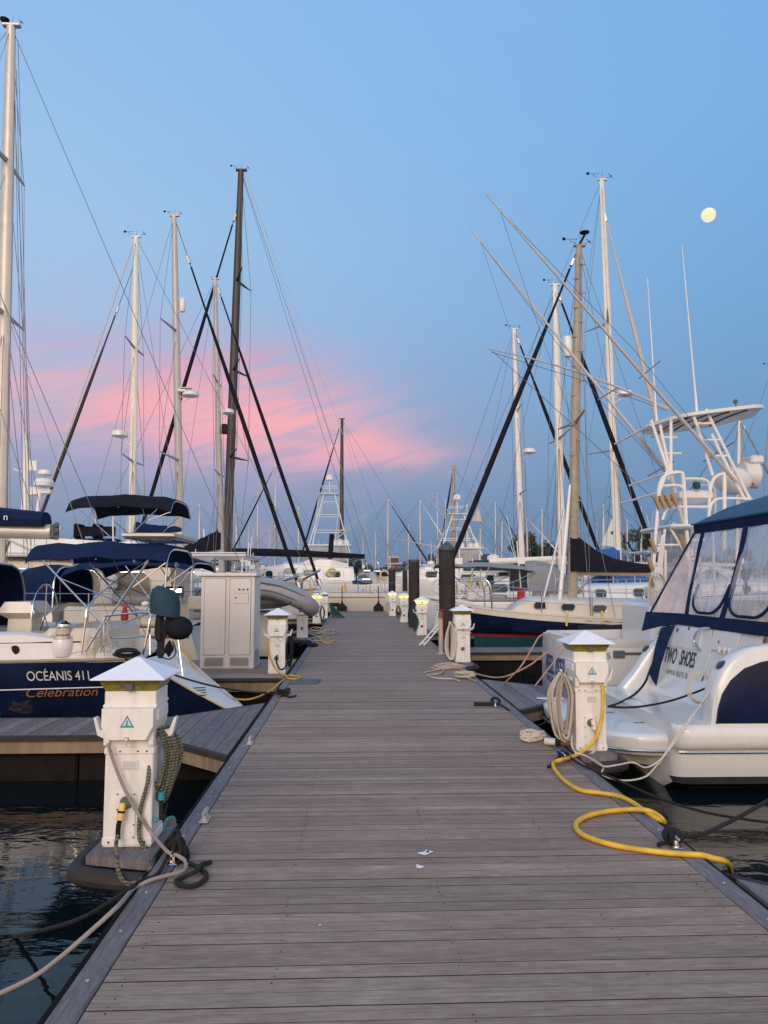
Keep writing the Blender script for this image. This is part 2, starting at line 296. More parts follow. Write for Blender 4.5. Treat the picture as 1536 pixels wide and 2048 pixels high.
# ------------------------------------------------------------------ mesh builder
ORG = {}
class MB:
    def __init__(s): s.v = []; s.f = []; s.m = []
    def add(s, vs, fs, m=0):
        o = len(s.v); s.v += [tuple(v) for v in vs]; s.f += [tuple(o+i for i in f) for f in fs]; s.m += [m]*len(fs); return s
    def box(s, a, b, m=0, bev=0):
        x0, y0, z0 = [min(p, q) for p, q in zip(a, b)]; x1, y1, z1 = [max(p, q) for p, q in zip(a, b)]
        if bev:
            e = min(bev, (x1-x0)/2.01, (y1-y0)/2.01, (z1-z0)/2.01)
            def ring(d, z): return [(x0+e, y0+d, z), (x1-e, y0+d, z), (x1-d, y0+e, z), (x1-d, y1-e, z), (x1-e, y1-d, z), (x0+e, y1-d, z), (x0+d, y1-e, z), (x0+d, y0+e, z)]
            rs = [ring(e, z0), ring(0, z0+e), ring(0, z1-e), ring(e, z1)]
            vs = [p for r in rs for p in r]; fs = [tuple(range(7, -1, -1)), tuple(range(24, 32))]
            for k in range(3):
                for i in range(8): j = (i+1) % 8; fs.append((k*8+i, k*8+j, k*8+8+j, k*8+8+i))
            return s.add(vs, fs, m)
        vs = [(x0, y0, z0), (x1, y0, z0), (x1, y1, z0), (x0, y1, z0), (x0, y0, z1), (x1, y0, z1), (x1, y1, z1), (x0, y1, z1)]
        return s.add(vs, [(0, 3, 2, 1), (4, 5, 6, 7), (0, 1, 5, 4), (1, 2, 6, 5), (2, 3, 7, 6), (3, 0, 4, 7)], m)
    def loft(s, rings, m=0, closed=True, caps=True, mats=None):
        n = len(rings[0]); vs = [p for r in rings for p in r]; o = len(s.v); s.v += [tuple(v) for v in vs]
        for k in range(len(rings)-1):
            for i in range(n if closed else n-1):
                j = (i+1) % n
                s.f.append((o+k*n+i, o+k*n+j, o+(k+1)*n+j, o+(k+1)*n+i)); s.m.append(mats[i] if mats else m)
        if caps and closed:
            s.f.append(tuple(o+i for i in range(n-1, -1, -1))); s.m.append(m)
            s.f.append(tuple(o+(len(rings)-1)*n+i for i in range(n))); s.m.append(m)
        return s
    def tube(s, pts, r, n=6, m=0, rs=None, flat=1.0, up=None):
        pts = [Vector(p) for p in pts]; rings = []
        prev = None
        for i, p in enumerate(pts):
            t = (pts[min(i+1, len(pts)-1)]-pts[max(i-1, 0)])
            if t.length < 1e-9: t = Vector((0, 0, 1))
            t.normalize()
            u = up if up else Vector((0, 0, 1)) if abs(t.z) < .95 else Vector((0, 1, 0))
            if prev is not None and not up: u = prev
            a = t.cross(u)
            if a.length < 1e-6: a = t.cross(Vector((1, .3, 0)))
            a.normalize(); b = a.cross(t).normalized(); prev = b
            rr = rs[i] if rs else r
            rings.append([p + a*(rr*flat*math.cos(2*PI*k/n)) + b*(rr*math.sin(2*PI*k/n)) for k in range(n)])
        return s.loft(rings, m)
    def cyl(s, p, r, h, n=16, m=0, r2=None): return s.tube([p, Vector(p)+Vector((0, 0, h))], r, n, m, rs=[r, r if r2 is None else r2])
    def lathe(s, c, prof, n=16, m=0, axis='Z', mats=None):
        c = Vector(c); rings = []
        for (r, z) in prof:
            rg = []
            for k in range(n):
                a = 2*PI*k/n; x, y = max(r, 1e-4)*math.cos(a), max(r, 1e-4)*math.sin(a)
                rg.append(c+Vector((x, y, z) if axis == 'Z' else (z, x, y) if axis == 'X' else (x, z, y)))
            rings.append(rg)
        return s.loft(rings, m)
    def prism(s, pts, d, m=0):           # extrude polygon (3d points) by vector d
        d = Vector(d); pts = [Vector(p) for p in pts]; n = len(pts)
        return s.add(pts+[p+d for p in pts], [tuple(range(n-1, -1, -1)), tuple(range(n, 2*n))]+[(i, (i+1) % n, n+(i+1) % n, n+i) for i in range(n)], m)
    def sheet(s, rows, th=.012, m=0):    # a curved sheet with thickness
        nr, nc = len(rows), len(rows[0]); g = [[Vector(p) for p in r] for r in rows]
        def nrm(i, j):
            a = g[min(i+1, nr-1)][j]-g[max(i-1, 0)][j]; b = g[i][min(j+1, nc-1)]-g[i][max(j-1, 0)]
            n = a.cross(b); return n.normalized() if n.length > 1e-9 else Vector((0, 0, 1))
        top = [g[i][j] for i in range(nr) for j in range(nc)]; bot = [g[i][j]-nrm(i, j)*th for i in range(nr) for j in range(nc)]
        N_ = nr*nc; fs = []
        for i in range(nr-1):
            for j in range(nc-1):
                a = i*nc+j; fs.append((a, a+nc, a+nc+1, a+1)); fs.append((N_+a, N_+a+1, N_+a+nc+1, N_+a+nc))
        for i in range(nr-1):
            for j in (0, nc-1): a = i*nc+j; fs.append((a, a+nc, N_+a+nc, N_+a))
        for j in range(nc-1):
            for i in (0, nr-1): a = i*nc+j; fs.append((a, a+1, N_+a+1, N_+a))
        return s.add(top+bot, fs, m)
    def ball(s, c, r, m=0, n=12, sc=(1, 1, 1)):
        c = Vector(c); rings = []
        for i in range(1, n//2+0):
            a = PI*i/(n//2); rings.append([c+Vector((r*sc[0]*math.sin(a)*math.cos(2*PI*k/n), r*sc[1]*math.sin(a)*math.sin(2*PI*k/n), r*sc[2]*math.cos(a))) for k in range(n)])
        o = len(s.v); s.loft(rings, m, caps=False)
        t = len(s.v); s.v += [tuple(c+Vector((0, 0, r*sc[2]))), tuple(c-Vector((0, 0, r*sc[2])))]
        e = o+(len(rings)-1)*n
        for k in range(n): s.f += [(t, o+(k+1) % n, o+k), (t+1, e+k, e+(k+1) % n)]; s.m += [m, m]
        return s
    def xform(s, mt): s.v = [tuple(mt @ Vector(v)) for v in s.v]; return s
    def build(s, name, mats, parent=None, label=None, smooth=35, group=None):
        if not s.v: return None
        if isinstance(mats, str): mats = [mats]
        off = ORG.get(parent.name, Vector((0, 0, 0))) if parent else Vector((0, 0, 0))
        me = bpy.data.meshes.new(name); me.from_pydata([tuple(Vector(v)-off) for v in s.v], [], s.f)
        for k in mats: me.materials.append(M[k])
        me.polygons.foreach_set('material_index', s.m)
        import bmesh
        bm = bmesh.new(); bm.from_mesh(me); bmesh.ops.recalc_face_normals(bm, faces=bm.faces); bm.to_mesh(me); bm.free()
        if smooth:
            me.polygons.foreach_set('use_smooth', [True]*len(me.polygons)); me.set_sharp_from_angle(angle=rad(smooth))
        o = bpy.data.objects.new(name, me); C.objects.link(o)
        if parent: o.parent = parent; ORG[o.name] = off
        else: ORG[o.name] = Vector((0, 0, 0))
        if label: o['label'] = label
        return o
def crom(pts, k=8, closed=False):
    p = [Vector(q) for q in pts]; out = []
    n = len(p); rng = range(n if closed else n-1)
    for i in rng:
        g = (lambda j: p[j % n]) if closed else (lambda j: p[min(max(j, 0), n-1)])
        a, b, c, d = g(i-1), g(i), g(i+1), g(i+2)
        for t in [q/k for q in range(k)]:
            out.append(.5*((2*b)+(c-a)*t+(2*a-5*b+4*c-d)*t*t+(3*b-a-3*c+d)*t**3))
    if not closed: out.append(p[-1])
    else: out.append(out[0])
    return out
def sag(a, b, d, k=14):
    a, b = Vector(a), Vector(b); return [a.lerp(b, t/k)-Vector((0, 0, 4*d*(t/k)*(1-t/k))) for t in range(k+1)]
def thing(name, label, cat, loc=(0, 0, 0), group=None):
    o = bpy.data.objects.new(name, None); C.objects.link(o); o.empty_display_size = .2
    o.location = loc; o['label'] = label; o['category'] = cat
    if group: o['group'] = group
    ORG[o.name] = Vector(loc); return o
def tag(o, label, cat, group=None):
    o['label'] = label; o['category'] = cat
    if group: o['group'] = group
    return o
def struct(o, name=None): o['kind'] = 'structure'; return o
def solo(mb, name, mats, label, cat, group=None, base=None):   # one-mesh thing with its origin near its base
    o = mb.build(name, mats)
    xs = [v.co for v in o.data.vertices]
    c = Vector((sum(p.x for p in xs)/len(xs), sum(p.y for p in xs)/len(xs), min(p.z for p in xs)))
    o.data.transform(Matrix.Translation(-c)); o.location = c
    return tag(o, label, cat, group)
def copy_tree(root, loc, label=None, group=None):
    def cp(o, par):
        c = o.copy(); C.objects.link(c)
        if par: c.parent = par
        for ch in [q for q in bpy.data.objects if q.parent == o]: cp(ch, c)
        return c
    r = cp(root, None); r.location = loc; ORG[r.name] = Vector(loc)
    if label: r['label'] = label
    if group: r['group'] = group
    return r
def text_mesh(s, size, depth=.003, shear=0, sx=1.0, bold=0):
    cu = bpy.data.curves.new('t', 'FONT'); cu.body = s; cu.size = size; cu.extrude = depth; cu.shear = shear; cu.offset = bold
    o = bpy.data.objects.new('t', cu); C.objects.link(o)
    dg = bpy.context.evaluated_depsgraph_get(); me = bpy.data.meshes.new_from_object(o.evaluated_get(dg))
    bpy.data.objects.remove(o); bpy.data.curves.remove(cu)
    mb = MB(); mb.add([Vector((v.co.x*sx, v.co.y, v.co.z)) for v in me.vertices], [tuple(p.vertices) for p in me.polygons]); bpy.data.meshes.remove(me)
    return mb
def wrap(mb, obj, axis, near, off=.014):
    """press flat lettering onto a hull: axis is the viewing direction (unit), near a start distance"""
    from mathutils.bvhtree import BVHTree
    me = obj.data; o_ = ORG.get(obj.name, Vector((0, 0, 0))); tree = BVHTree.FromPolygons([v.co+o_ for v in me.vertices], [tuple(p.vertices) for p in me.polygons])
    d = Vector(axis); base = sum((Vector(v).dot(d) for v in mb.v))/len(mb.v); out = []
    for v in mb.v:
        v = Vector(v); h = v.dot(d)-base; st = v-d*(v.dot(d))+d*near; hit = tree.ray_cast(st, d)[0]
        out.append(tuple(hit-d*off+d*h) if hit else tuple(v))
    mb.v = out; return mb
def hit(px, py, obj, off=.01):
    from mathutils.bvhtree import BVHTree
    me = obj.data; o_ = ORG.get(obj.name, Vector((0, 0, 0))); tree = BVHTree.FromPolygons([v.co+o_ for v in me.vertices], [tuple(p.vertices) for p in me.polygons])
    r = ray(px, py).normalized(); h = tree.ray_cast(Vector((0, 0, EYE)), r)[0]
    return (h or P(px, py, 9.5))-r*off
def densify(mb, mx=.03):
    import bmesh
    bm = bmesh.new(); vs = [bm.verts.new(v) for v in mb.v]; bm.verts.ensure_lookup_table()
    for f in mb.f:
        try: bm.faces.new([vs[i] for i in f])
        except ValueError: pass
    for _ in range(3):
        es = [e for e in bm.edges if e.calc_length() > mx]
        if not es: break
        bmesh.ops.subdivide_edges(bm, edges=es, cuts=1)
    bmesh.ops.triangulate(bm, faces=[f for f in bm.faces if len(f.verts) > 4])
    bm.verts.index_update(); mb.v = [tuple(v.co) for v in bm.verts]; mb.f = [tuple(v.index for v in f.verts) for f in bm.faces]; mb.m = [0]*len(mb.f); bm.free(); return mb
def place(mb, origin, u, v):      # text x->u, y->v
    u = Vector(u).normalized(); v = Vector(v).normalized(); w = u.cross(v)
    mt = Matrix(((u.x, v.x, w.x, origin[0]), (u.y, v.y, w.y, origin[1]), (u.z, v.z, w.z, origin[2]), (0, 0, 0, 1)))
    return mb.xform(mt)

WL = -.45       # water level; the dock's boards are z = 0
# ------------------------------------------------------------------ water, sky line land
o = MB(); o.add([(-3000, -300, WL), (3000, -300, WL), (3000, 4000, WL), (-3000, 4000, WL)], [(0, 1, 2, 3)])
struct(o.build('water', 'water', smooth=0))
o = MB(); rows = []
for i in range(41):
    x = -700+i*35; rows.append([(x, 260+20*math.sin(i*.7), WL-.1), (x, 265+20*math.sin(i*.7), .6+.3*math.sin(i)), (x, 420, 1.4), (x, 600, .2)])
o.sheet(rows, .3); struct(o.build('shore', 'land'))

# ------------------------------------------------------------------ main dock
XL, XR, Y0, Y1 = -1.05, 1.89, -1.2, 35.2
def boards(mb, x0, x1, y0, y1, pitch, axis, gap=.0042, th=.04, jit=.0010, clip=None):
    k = math.floor((y0 if axis == 1 else x0)/pitch)
    end = y1 if axis == 1 else x1
    while k*pitch < end:
        a = k*pitch+gap/2; b = (k+1)*pitch-gap/2; z = R.uniform(-jit, jit); e = .0012
        lo = y0 if axis == 1 else x0
        a, b = max(a, lo), min(b, end)
        if b-a > .01:
            t = R.uniform(-.0008, .0008)
            n0 = len(mb.m)
            if axis == 1: mb.box((x0, a, z-th), (x1, b, z+t))
            else: mb.box((a, y0, z-th), (b, y1, z+t))
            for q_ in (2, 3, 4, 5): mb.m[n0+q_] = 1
        k += 1
dock = bpy.data.objects.new('boardwalk', None); C.objects.link(dock); ORG[dock.name] = Vector((0, 0, 0)); struct(dock)
mb = MB(); boards(mb, XL+.115, XR-.115, Y0, Y1, PITCH, 1)
for k in range(-8, 110):
    for x in (-.86, -.30, .42, 1.12, 1.70):
        for dy in (.022, .070):
            if R.random() < .5: mb.cyl((x+R.uniform(-.008, .008), k*PITCH+dy+R.uniform(-.004, .004), -.001), .0034, .0024, 6, 1)
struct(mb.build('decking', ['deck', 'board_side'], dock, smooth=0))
mb = MB()
for x in (XL+.001, XR-.108):
    y = Y0
    while y < Y1:
        L_ = 3.6
        for k_ in range(9): mb.cyl((x+.054, y+.2+k_*.4, .0035), .007, .003, 8, 1)
        mb.box((x, y, -.04), (x+.107, min(y+L_-.004, Y1), .004+R.uniform(-.001, .001)), bev=.006); y += L_
struct(mb.build('edge_board', ['edge_wood', 'alu'], dock, smooth=0))
mb = MB()
for x, s_ in ((XL, -1), (XR, 1)):
    mb.box((x-.035 if s_ < 0 else x+.001, Y0, -.19), (x-.001 if s_ < 0 else x+.035, Y1, -.012), bev=.006)
struct(mb.build('fascia', 'float_black', dock, smooth=0))
mb = MB(); mb.box((XL+.02, Y0, -.11), (XR-.02, Y1, -.045))
y = Y0
while y < Y1:
    mb.box((XL-.02, y, -.62), (XR+.02, y+2.28, -.2), bev=.04); y += 2.4
struct(mb.build('float', 'float_black', dock, smooth=0))

def finger(x0, x1, ya, yb, label, gus=0.9, gnear=True, gfar=True, fasc=True):
    """finger dock along X from the main dock edge x0 outwards to x1"""
    s = 1 if x1 > x0 else -1
    g = thing('finger_dock', label, 'dock', (x0+s*.05, (ya+yb)/2, WL), group='finger docks off the boardwalk')
    xi = x0+s*.04
    pa = [(xi, ya-(gus if gnear else 0)), (xi+s*gus, ya), (x1, ya), (x1, yb), (xi+s*gus, yb), (xi, yb+(gus if gfar else 0))]
    def yr(x):
        t = (x-xi)*s
        e = max(0, gus-t)
        return ya-(e if gnear else 0), yb+(e if gfar else 0)
    mb = MB(); w = .14; k = 0
    while True:
        a = xi+s*(k*w+.003); b = xi+s*((k+1)*w-.003)
        if (b-x1)*s > 0: break
        (a0, a1), (b0, b1) = yr(a), yr(b); z = R.uniform(-.0015, .0015)-.002
        mb.prism([(a, a0, z-.035), (b, b0, z-.035), (b, b1, z-.035), (a, a1, z-.035)], (0, 0, .035)); k += 1
    mb.build('decking', 'finger_boards', g, smooth=0)
    def rim(z0, z1, out, name, m, bev=0):
        q = MB(); pts = pa
        P2 = [(x, y) for x, y in pts]
        # offset outward
        o2 = [(xi, P2[0][1]-out), (P2[1][0]+s*out*.4, ya-out), (x1+s*out, ya-out), (x1+s*out, yb+out), (P2[4][0]+s*out*.4, yb+out), (xi, P2[5][1]+out)]
        for i in range(5):
            a, b, c, d = P2[i], P2[i+1], o2[i+1], o2[i]
            q.prism([(a[0], a[1], z0), (b[0], b[1], z0), (c[0], c[1], z0), (d[0], d[1], z0)], (0, 0, z1-z0))
        q.build(name, m, g, smooth=0)
    rim(-.17, -.055, .045, 'fascia', 'fascia_wood'); rim(-.053, -.006, .07, 'rub_strip', 'bumper')
    q = MB(); q.box((xi+s*.02, ya+.03, -.16), (x1, yb-.03, -.04))
    x = xi+s*.1
    while (x1-x)*s > 1.0: q.box((x, ya+.04, -.62), (x+s*1.5, yb-.04, -.165), bev=.02); x += s*1.515
    q.build('float', 'float_black', g, smooth=0)
    return g
finger(XL, -13, 7.6, 8.5, 'finger dock beside the navy sailing boat, behind the nearest pedestal on the left')
finger(XL, -9, 12.6, 13.4, 'wide landing of grey boards carrying the white cabinet', gus=.95)
finger(XR, 7.5, 2.6, 3.75, 'corner of dark boards at the bottom right edge of the photo', gus=.12, gnear=False)
finger(XR, 11, 9.65, 10.7, 'finger dock between the white cruiser and the boat with blue lettering', gus=.8)
finger(XR, 14, 15.8, 16.9, 'finger dock in front of the navy sailboat with red waterline stripe', gus=.5)
for s_, ys in ((-1, (21.6, 29.0)), (1, (21.5, 28.0))):
    for y in ys: finger(XL if s_ < 0 else XR, s_*14, y, y+1.0, 'distant finger dock on the %s, %s of two among the sailboats' % ('left' if s_ < 0 else 'right', 'nearer' if y < 25 else 'farther'), gus=.6)
# landing under the cabinet (filled platform)
g = thing('dock_platform', 'grey board platform under the tall white cabinet', 'dock', (-2.2, 12.6, WL))
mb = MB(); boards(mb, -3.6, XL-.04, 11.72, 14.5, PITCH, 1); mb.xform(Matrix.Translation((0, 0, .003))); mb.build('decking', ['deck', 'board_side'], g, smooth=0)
mb = MB(); mb.box((-3.66, 11.63, -.05), (XL-.04, 11.715, -.008), bev=.015); mb.box((-3.72, 11.63, -.05), (-3.61, 14.5, -.01), bev=.015); mb.build('rub_strip', 'bumper', g)
mb = MB(); mb.box((-3.6, 11.66, -.19), (XL-.05, 11.71, -.055)); mb.build('fascia', 'fascia_wood', g, smooth=0)
mb = MB(); mb.box((-3.5, 11.75, -.6), (XL-.2, 14.4, -.2), bev=.04); mb.build('float', 'float_black', g)
# T head
g = thing('end_dock', 'cross dock at the far end of the boardwalk', 'dock', (0, 36, WL))
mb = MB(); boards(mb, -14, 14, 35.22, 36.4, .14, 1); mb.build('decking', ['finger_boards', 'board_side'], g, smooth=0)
mb = MB(); mb.box((-14, 35.2, -.6), (14, 36.4, -.045)); mb.build('float', 'float_black', g, smooth=0)

# pedestal platforms
def ped_platform(cx, cy, s, label):
    g = thing('pedestal_platform', label, 'platform', (cx, cy, WL), group='small platforms under the pedestals')
    xi = (XL-.04) if s < 0 else (XR+.04); xo = cx+s*.185
    mb = MB(); mb.prism([(xi, cy-.34, -.05), (xo, cy-.24, -.05), (xo, cy+.10, -.05), (xi, cy+.30, -.05)], (0, 0, .048)); mb.build('decking', 'finger_boards', g, smooth=0)
    mb = MB(); q = crom([(xi, cy-.41, -.085), ((xi+xo)/2, cy-.37, -.085), (xo, cy-.30, -.085), (xo+s*.055, cy-.22, -.085), (xo+s*.055, cy+.08, -.085), (xo, cy+.16, -.085), (xi, cy+.36, -.085)], 2)
    mb.tube(q, .05, 10, up=Vector((0, 0, 1))); mb.build('bumper', 'bumper', g)
    mb = MB(); mb.box((xi+.01, cy-.3, -.16), (xo, cy+.2, -.055)); mb.build('bracket', 'float_black', g)

# ------------------------------------------------------------------ power pedestals
def make_pedestal(lit=False):
    g = thing('power_pedestal', '', 'pedestal', (0, 0, 0), group='white power pedestals along the dock')
    mb = MB()
    for x in (-.10, -.05, .05, .10): mb.tube([(x, -.136, .53), (x, -.128, .53)], .005, 8, 1)
    for x in (-.10, .10): mb.tube([(x, -.134, .03), (x, -.126, .03)], .006, 8, 1)
    mb.box((-.135, -.125, 0), (.135, .125, .535), bev=.006); mb.box((-.139, -.129, .012), (.139, .129, .055), bev=.004)
    mb.box((-.135, -.125, .548), (.135, .125, .66), bev=.004); mb.box((-.141, -.131, .512), (.141, .131, .548), bev=.005)
    mb.build('body', ['ped_white', 'mast_dark'], g)
    mb = MB(); mb.box((-.146, -.135, .775), (.146, .13, .868), bev=.006); mb.box((-.152, -.142, .775), (.152, .135, .792), bev=.004)
    mb.build('neck', 'ped_white', g)
    mb = MB()
    def hood(y, s_, zo): return [(-.148*s_, y, .775), (.148*s_, y, .775), (.148*s_, y, .665+zo), (.108*s_, y, .592+zo), (-.108*s_, y, .592+zo), (-.148*s_, y, .665+zo)]
    mb.loft([hood(.12, 1, 0), hood(-.135, 1, 0), hood(-.185, .97, .012)])
    for s_ in (-1, 1): mb.box((s_*.108, -.15, .565), (s_*.140, -.13, .64), bev=.003); mb.box((s_*.158, -.12, .70), (s_*.146, .1, .76), bev=.003)
    h = mb.build('hood', 'ped_white', g)
    mb = MB(); z = .70; y = -.1795   # triangular notice: rim, pale field, symbol
    tri = lambda s_, yy: [(-.040*s_, yy, z-.028*s_), (.040*s_, yy, z-.028*s_), (0, yy, z+.040*s_)]
    # slight slope follows the hood front
    mb.prism([(a, -.1868, c) for a, b, c in tri(1, y)], (0, .006, 0)); mb.prism([(a, -.1886, c) for a, b, c in tri(.66, y)], (0, .003, 0), 1)
    mb.box((-.0035, -.1906, z-.012), (.0035, -.1884, z+.012), 0); mb.box((-.010, -.1904, z-.016), (.010, -.1886, z-.012), 0)
    mb.build('warning_sign', ['sign_teal', 'paper'], h, smooth=0)
    mb = MB(); mb.loft([[(-a, -a*.95, zz), (a, -a*.95, zz), (a, a*.95, zz), (-a, a*.95, zz)] for a, zz in ((.142, .868), (.170, .928), (.160, .945))])
    mb.build('lamp_band', 'lens_lit' if lit else 'yellow_lens', g, smooth=0)
    mb = MB(); mb.box((-.022, -.178, .874), (.022, -.145, .912), bev=.003); mb.build('lamp_bulb_clip', 'mat_grey', g)
    mb = MB(); a = .208; rr = [[(-a, -a, .936), (a, -a, .936), (a, a, .936), (-a, a, .936)], [(-a, -a, .943), (a, -a, .943), (a, a, .943), (-a, a, .943)], [(-.012, -.012, 1.046), (.012, -.012, 1.046), (.012, .012, 1.046), (-.012, .012, 1.046)]]
    mb.loft(rr); mb.build('lid', 'lid_white', g, smooth=20)
    mb = MB(); mb.box((-.065, -.1305, .045), (.045, -.125, .305), bev=.002)
    for x in (-.057, .037):
        for zz in (.057, .125, .21, .293): mb.tube([(x, -.1335, zz), (x, -.1295, zz)], .0045, 8, 1)
    pn = mb.build('socket_panel', ['ped_white', 'mast_dark'], g)
    mb = MB(); mb.box((-.035, -.1285, .425), (.055, -.1245, .478), bev=.0015)
    for k in range(4): mb.box((-.028, -.1292, .434+k*.010), (.048-.012*(k % 2), -.1284, .4365+k*.010), 1)
    mb.build('rating_plate', ['paper', 'letter_grey'], g)
    mb = MB(); mb.box((-.012, -.196, .598), (.012, -.182, .622), bev=.003); mb.tube([(0, -.189, .598), (0, -.189, .572), (.008, -.189, .566)], .004, 6); mb.build('latch', 'steel', h)
    mb = MB(); mb.box((.1352, -.05, .60), (.139, .06, .64), bev=.001); mb.box((.1352, -.04, .2), (.138, .05, .32), bev=.001); mb.build('side_hatch', 'ped_white', g)
    mb = MB(); mb.lathe((-.005, -.131, .25), [(.032, 0), (.036, -.012), (.026, -.024), (.0, -.026)], 16, axis='Y'); mb.build('socket', 'mat_grey', pn)
    for s_ in (-1, 1):
        mb = MB(); mb.prism([(s_*.135, -.03, .56), (s_*.215, -.03, .60), (s_*.24, -.03, .70), (s_*.225, -.03, .70), (s_*.20, -.03, .63), (s_*.135, -.03, .63)], (0, .05, 0))
        mb.build('hose_bracket', 'ped_white', g)
    return g
def yx(px, py): p = G(px, py); return p.x, p.y
plist = [  # x px, base y px, lit, label, side
    (253, 1695, 0, 'nearest pedestal on the left, with a yellow plug and a green checked hose', -1),
    (1184, 1503, 0, 'pedestal nearest on the right, with coiled beige hose and thick yellow hose', 1),
    (553, 1348, 0, 'pedestal in front of the tall white cabinet, dark cable coiled on it', -1),
    (926, 1325, 0, 'pedestal in front of the thick brown pile, pale hose coiled on it', 1),
    (604, 1276, 0, 'pedestal under the bow of the grey inflatable boat', -1),
    (844, 1271, 1, 'pedestal with a lit yellow lamp, nearest of the lit ones on the right', 1),
    (633, 1247, 1, 'pedestal with a lit yellow lamp on the left side of the dock', -1),
    (808, 1245, 1, 'pedestal with a lit yellow lamp, second of the lit ones on the right', 1),
    (648, 1237, 0, 'farthest unlit pedestal on the left, partly hidden by another', -1),
    (785, 1232, 1, 'pedestal with a lit yellow lamp, farthest one on the right', 1)]
proto = {0: make_pedestal(False), 1: make_pedestal(True)}; used = set(); PED = []
for px, py, lit, lab, s_ in plist:
    x, y = yx(px, py); y += .125
    lab = 'white power ' + lab
    if lit in used: g = copy_tree(proto[lit], (x, y, 0), lab)
    else:
        g = proto[lit]; g.location = (x, y, 0); g['label'] = lab; used.add(lit); ORG[g.name] = Vector((x, y, 0))
    PED.append((x, y))
for i, lb in ((0, 'weathered platform with rounded dark bumper under the nearest left pedestal'), (1, 'platform with round grey bumper under the nearest right pedestal'), (3, 'platform with bumper under the pedestal by the thick brown pile'), (4, 'platform under the pedestal by the inflatable boat')):
    ped_platform(PED[i][0], PED[i][1], -1 if i in (0, 4) else 1, lb)

# ------------------------------------------------------------------ cabinet
cl, cr_ = P(399, 1332, 12.95), P(507, 1332, 12.95); ct = P(450, 1146, 12.95).z
g = thing('utility_cabinet', 'tall white double-door electrical cabinet with louvres at its foot', 'cabinet', ((cl.x+cr_.x)/2, 13.2, 0))
x0, x1, ya, yb = cl.x, cr_.x, 12.95, 13.75
mb = MB(); mb.box((x0, ya, .003), (x1, yb, ct-.06), bev=.012); mb.build('housing', 'cab_white', g)
mb = MB(); mb.box((x0-.035, ya-.04, ct-.058), (x1+.035, yb+.04, ct), bev=.012); mb.build('roof', 'cab_white', g)
wd = (x1-x0)
for k, (a, b) in enumerate(((.07, .46), (.54, .93))):
    mb = MB(); xa, xb = x0+a*wd, x0+b*wd; mb.box((xa, ya-.018, .24), (xb, ya-.002, ct-.10), bev=.005); 
    for p0, p1 in (((xa, .24), (xb, .24)), ((xb, .24), (xb, ct-.10)), ((xb, ct-.10), (xa, ct-.10)), ((xa, ct-.10), (xa, .24))): mb.tube([(p0[0], ya-.004, p0[1]), (p1[0], ya-.004, p1[1])], .006, 4, 1)
    d = mb.build('door', ['cab_white', 'mat_grey'], g)
    mb = MB()
    mb.box((xa, ya-.012, .03), (xb, ya-.002, .22), bev=.004)
    v = mb.build('vent_panel', 'cab_white', g); mb = MB()
    for q in range(12): zz = .055+q*.012; mb.prism([(xa+.02, ya-.022, zz), (xb-.02, ya-.022, zz), (xb-.02, ya-.012, zz+.009), (xa+.02, ya-.012, zz+.009)], (0, 0, .002))
    mb.build('louvre', 'mast_grey', v)
    if k:
        mb = MB(); mb.box((xa+.06, ya-.023, ct-.52), (xb-.04, ya-.0175, ct-.35), bev=.002)
        for p0, p1 in (((xa+.06, ct-.52), (xb-.04, ct-.52)), ((xb-.04, ct-.52), (xb-.04, ct-.35)), ((xb-.04, ct-.35), (xa+.06, ct-.35))): mb.tube([(p0[0], ya-.018, p0[1]), (p1[0], ya-.018, p1[1])], .004, 4, 1)
        mb.build('hatch', ['cab_white', 'mat_grey'], d)
        mb = MB(); mb.tube([(xa+.10, ya-.035, ct-.42), (xa+.10, ya-.022, ct-.42)], .014, 12); mb.build('lock', 'mast_dark', d)
        for q in range(3): mb = MB(); mb.tube([(xa+.16+.07*q, ya-.028, ct-.28), (xa+.16+.07*q, ya-.016, ct-.28)], .017, 14); mb.build('indicator_lamp', ['mast_dark', 'mat_grey', 'green_canvas'][q], d)
mb = MB(); mb.box((x1+.001, ya+.1, .05), (x1+.008, ya+.6, .3), bev=.002); mb.build('side_vent', 'mast_grey', g)

# ------------------------------------------------------------------ piles
for px, wpx, py, Y, cap, lab in ((894, 33, 1100, 16.2, 1, 'thick brown pile standing behind the pedestal with the pale hose, nearest of the piles'), (828, 22, 1124, 24, 0, 'second nearest brown pile, flat topped, behind the lit pedestals'),
                                 (784, 14, 1140, 38.0, 1, 'slender far pile at the right end of the cream hull'), (810, 10, 1142, 43.0, 0, 'thinnest far pile between two thicker ones'), (727, 7, 1152, 60, 0, 'tiny pile far off just above the cream hull')):
    a = P(px, 1160, Y); r = wpx/2*Y/FPX; zt = P(px, py, Y).z
    g = thing('mooring_pile', lab, 'pile', (a.x, Y, -1.2), group='mooring piles')
    mb = MB(); mb.lathe((a.x, Y, -1.2), [(r, 0), (r, 1.0), (r*1.0, 2.2), (r, zt+1.2)], 24); mb.build('shaft', 'pile', g)
    mb = MB()
    if cap: mb.lathe((a.x, Y, zt), [(r*1.05, 0), (r*1.05, .04), (r*.5, .13), (.01, .19)], 24)
    else: mb.lathe((a.x, Y, zt), [(r*1.05, 0), (r*1.05, .07), (r*.98, .08), (0, .082)], 24)
    mb.build('cap', 'pile_cap', g)

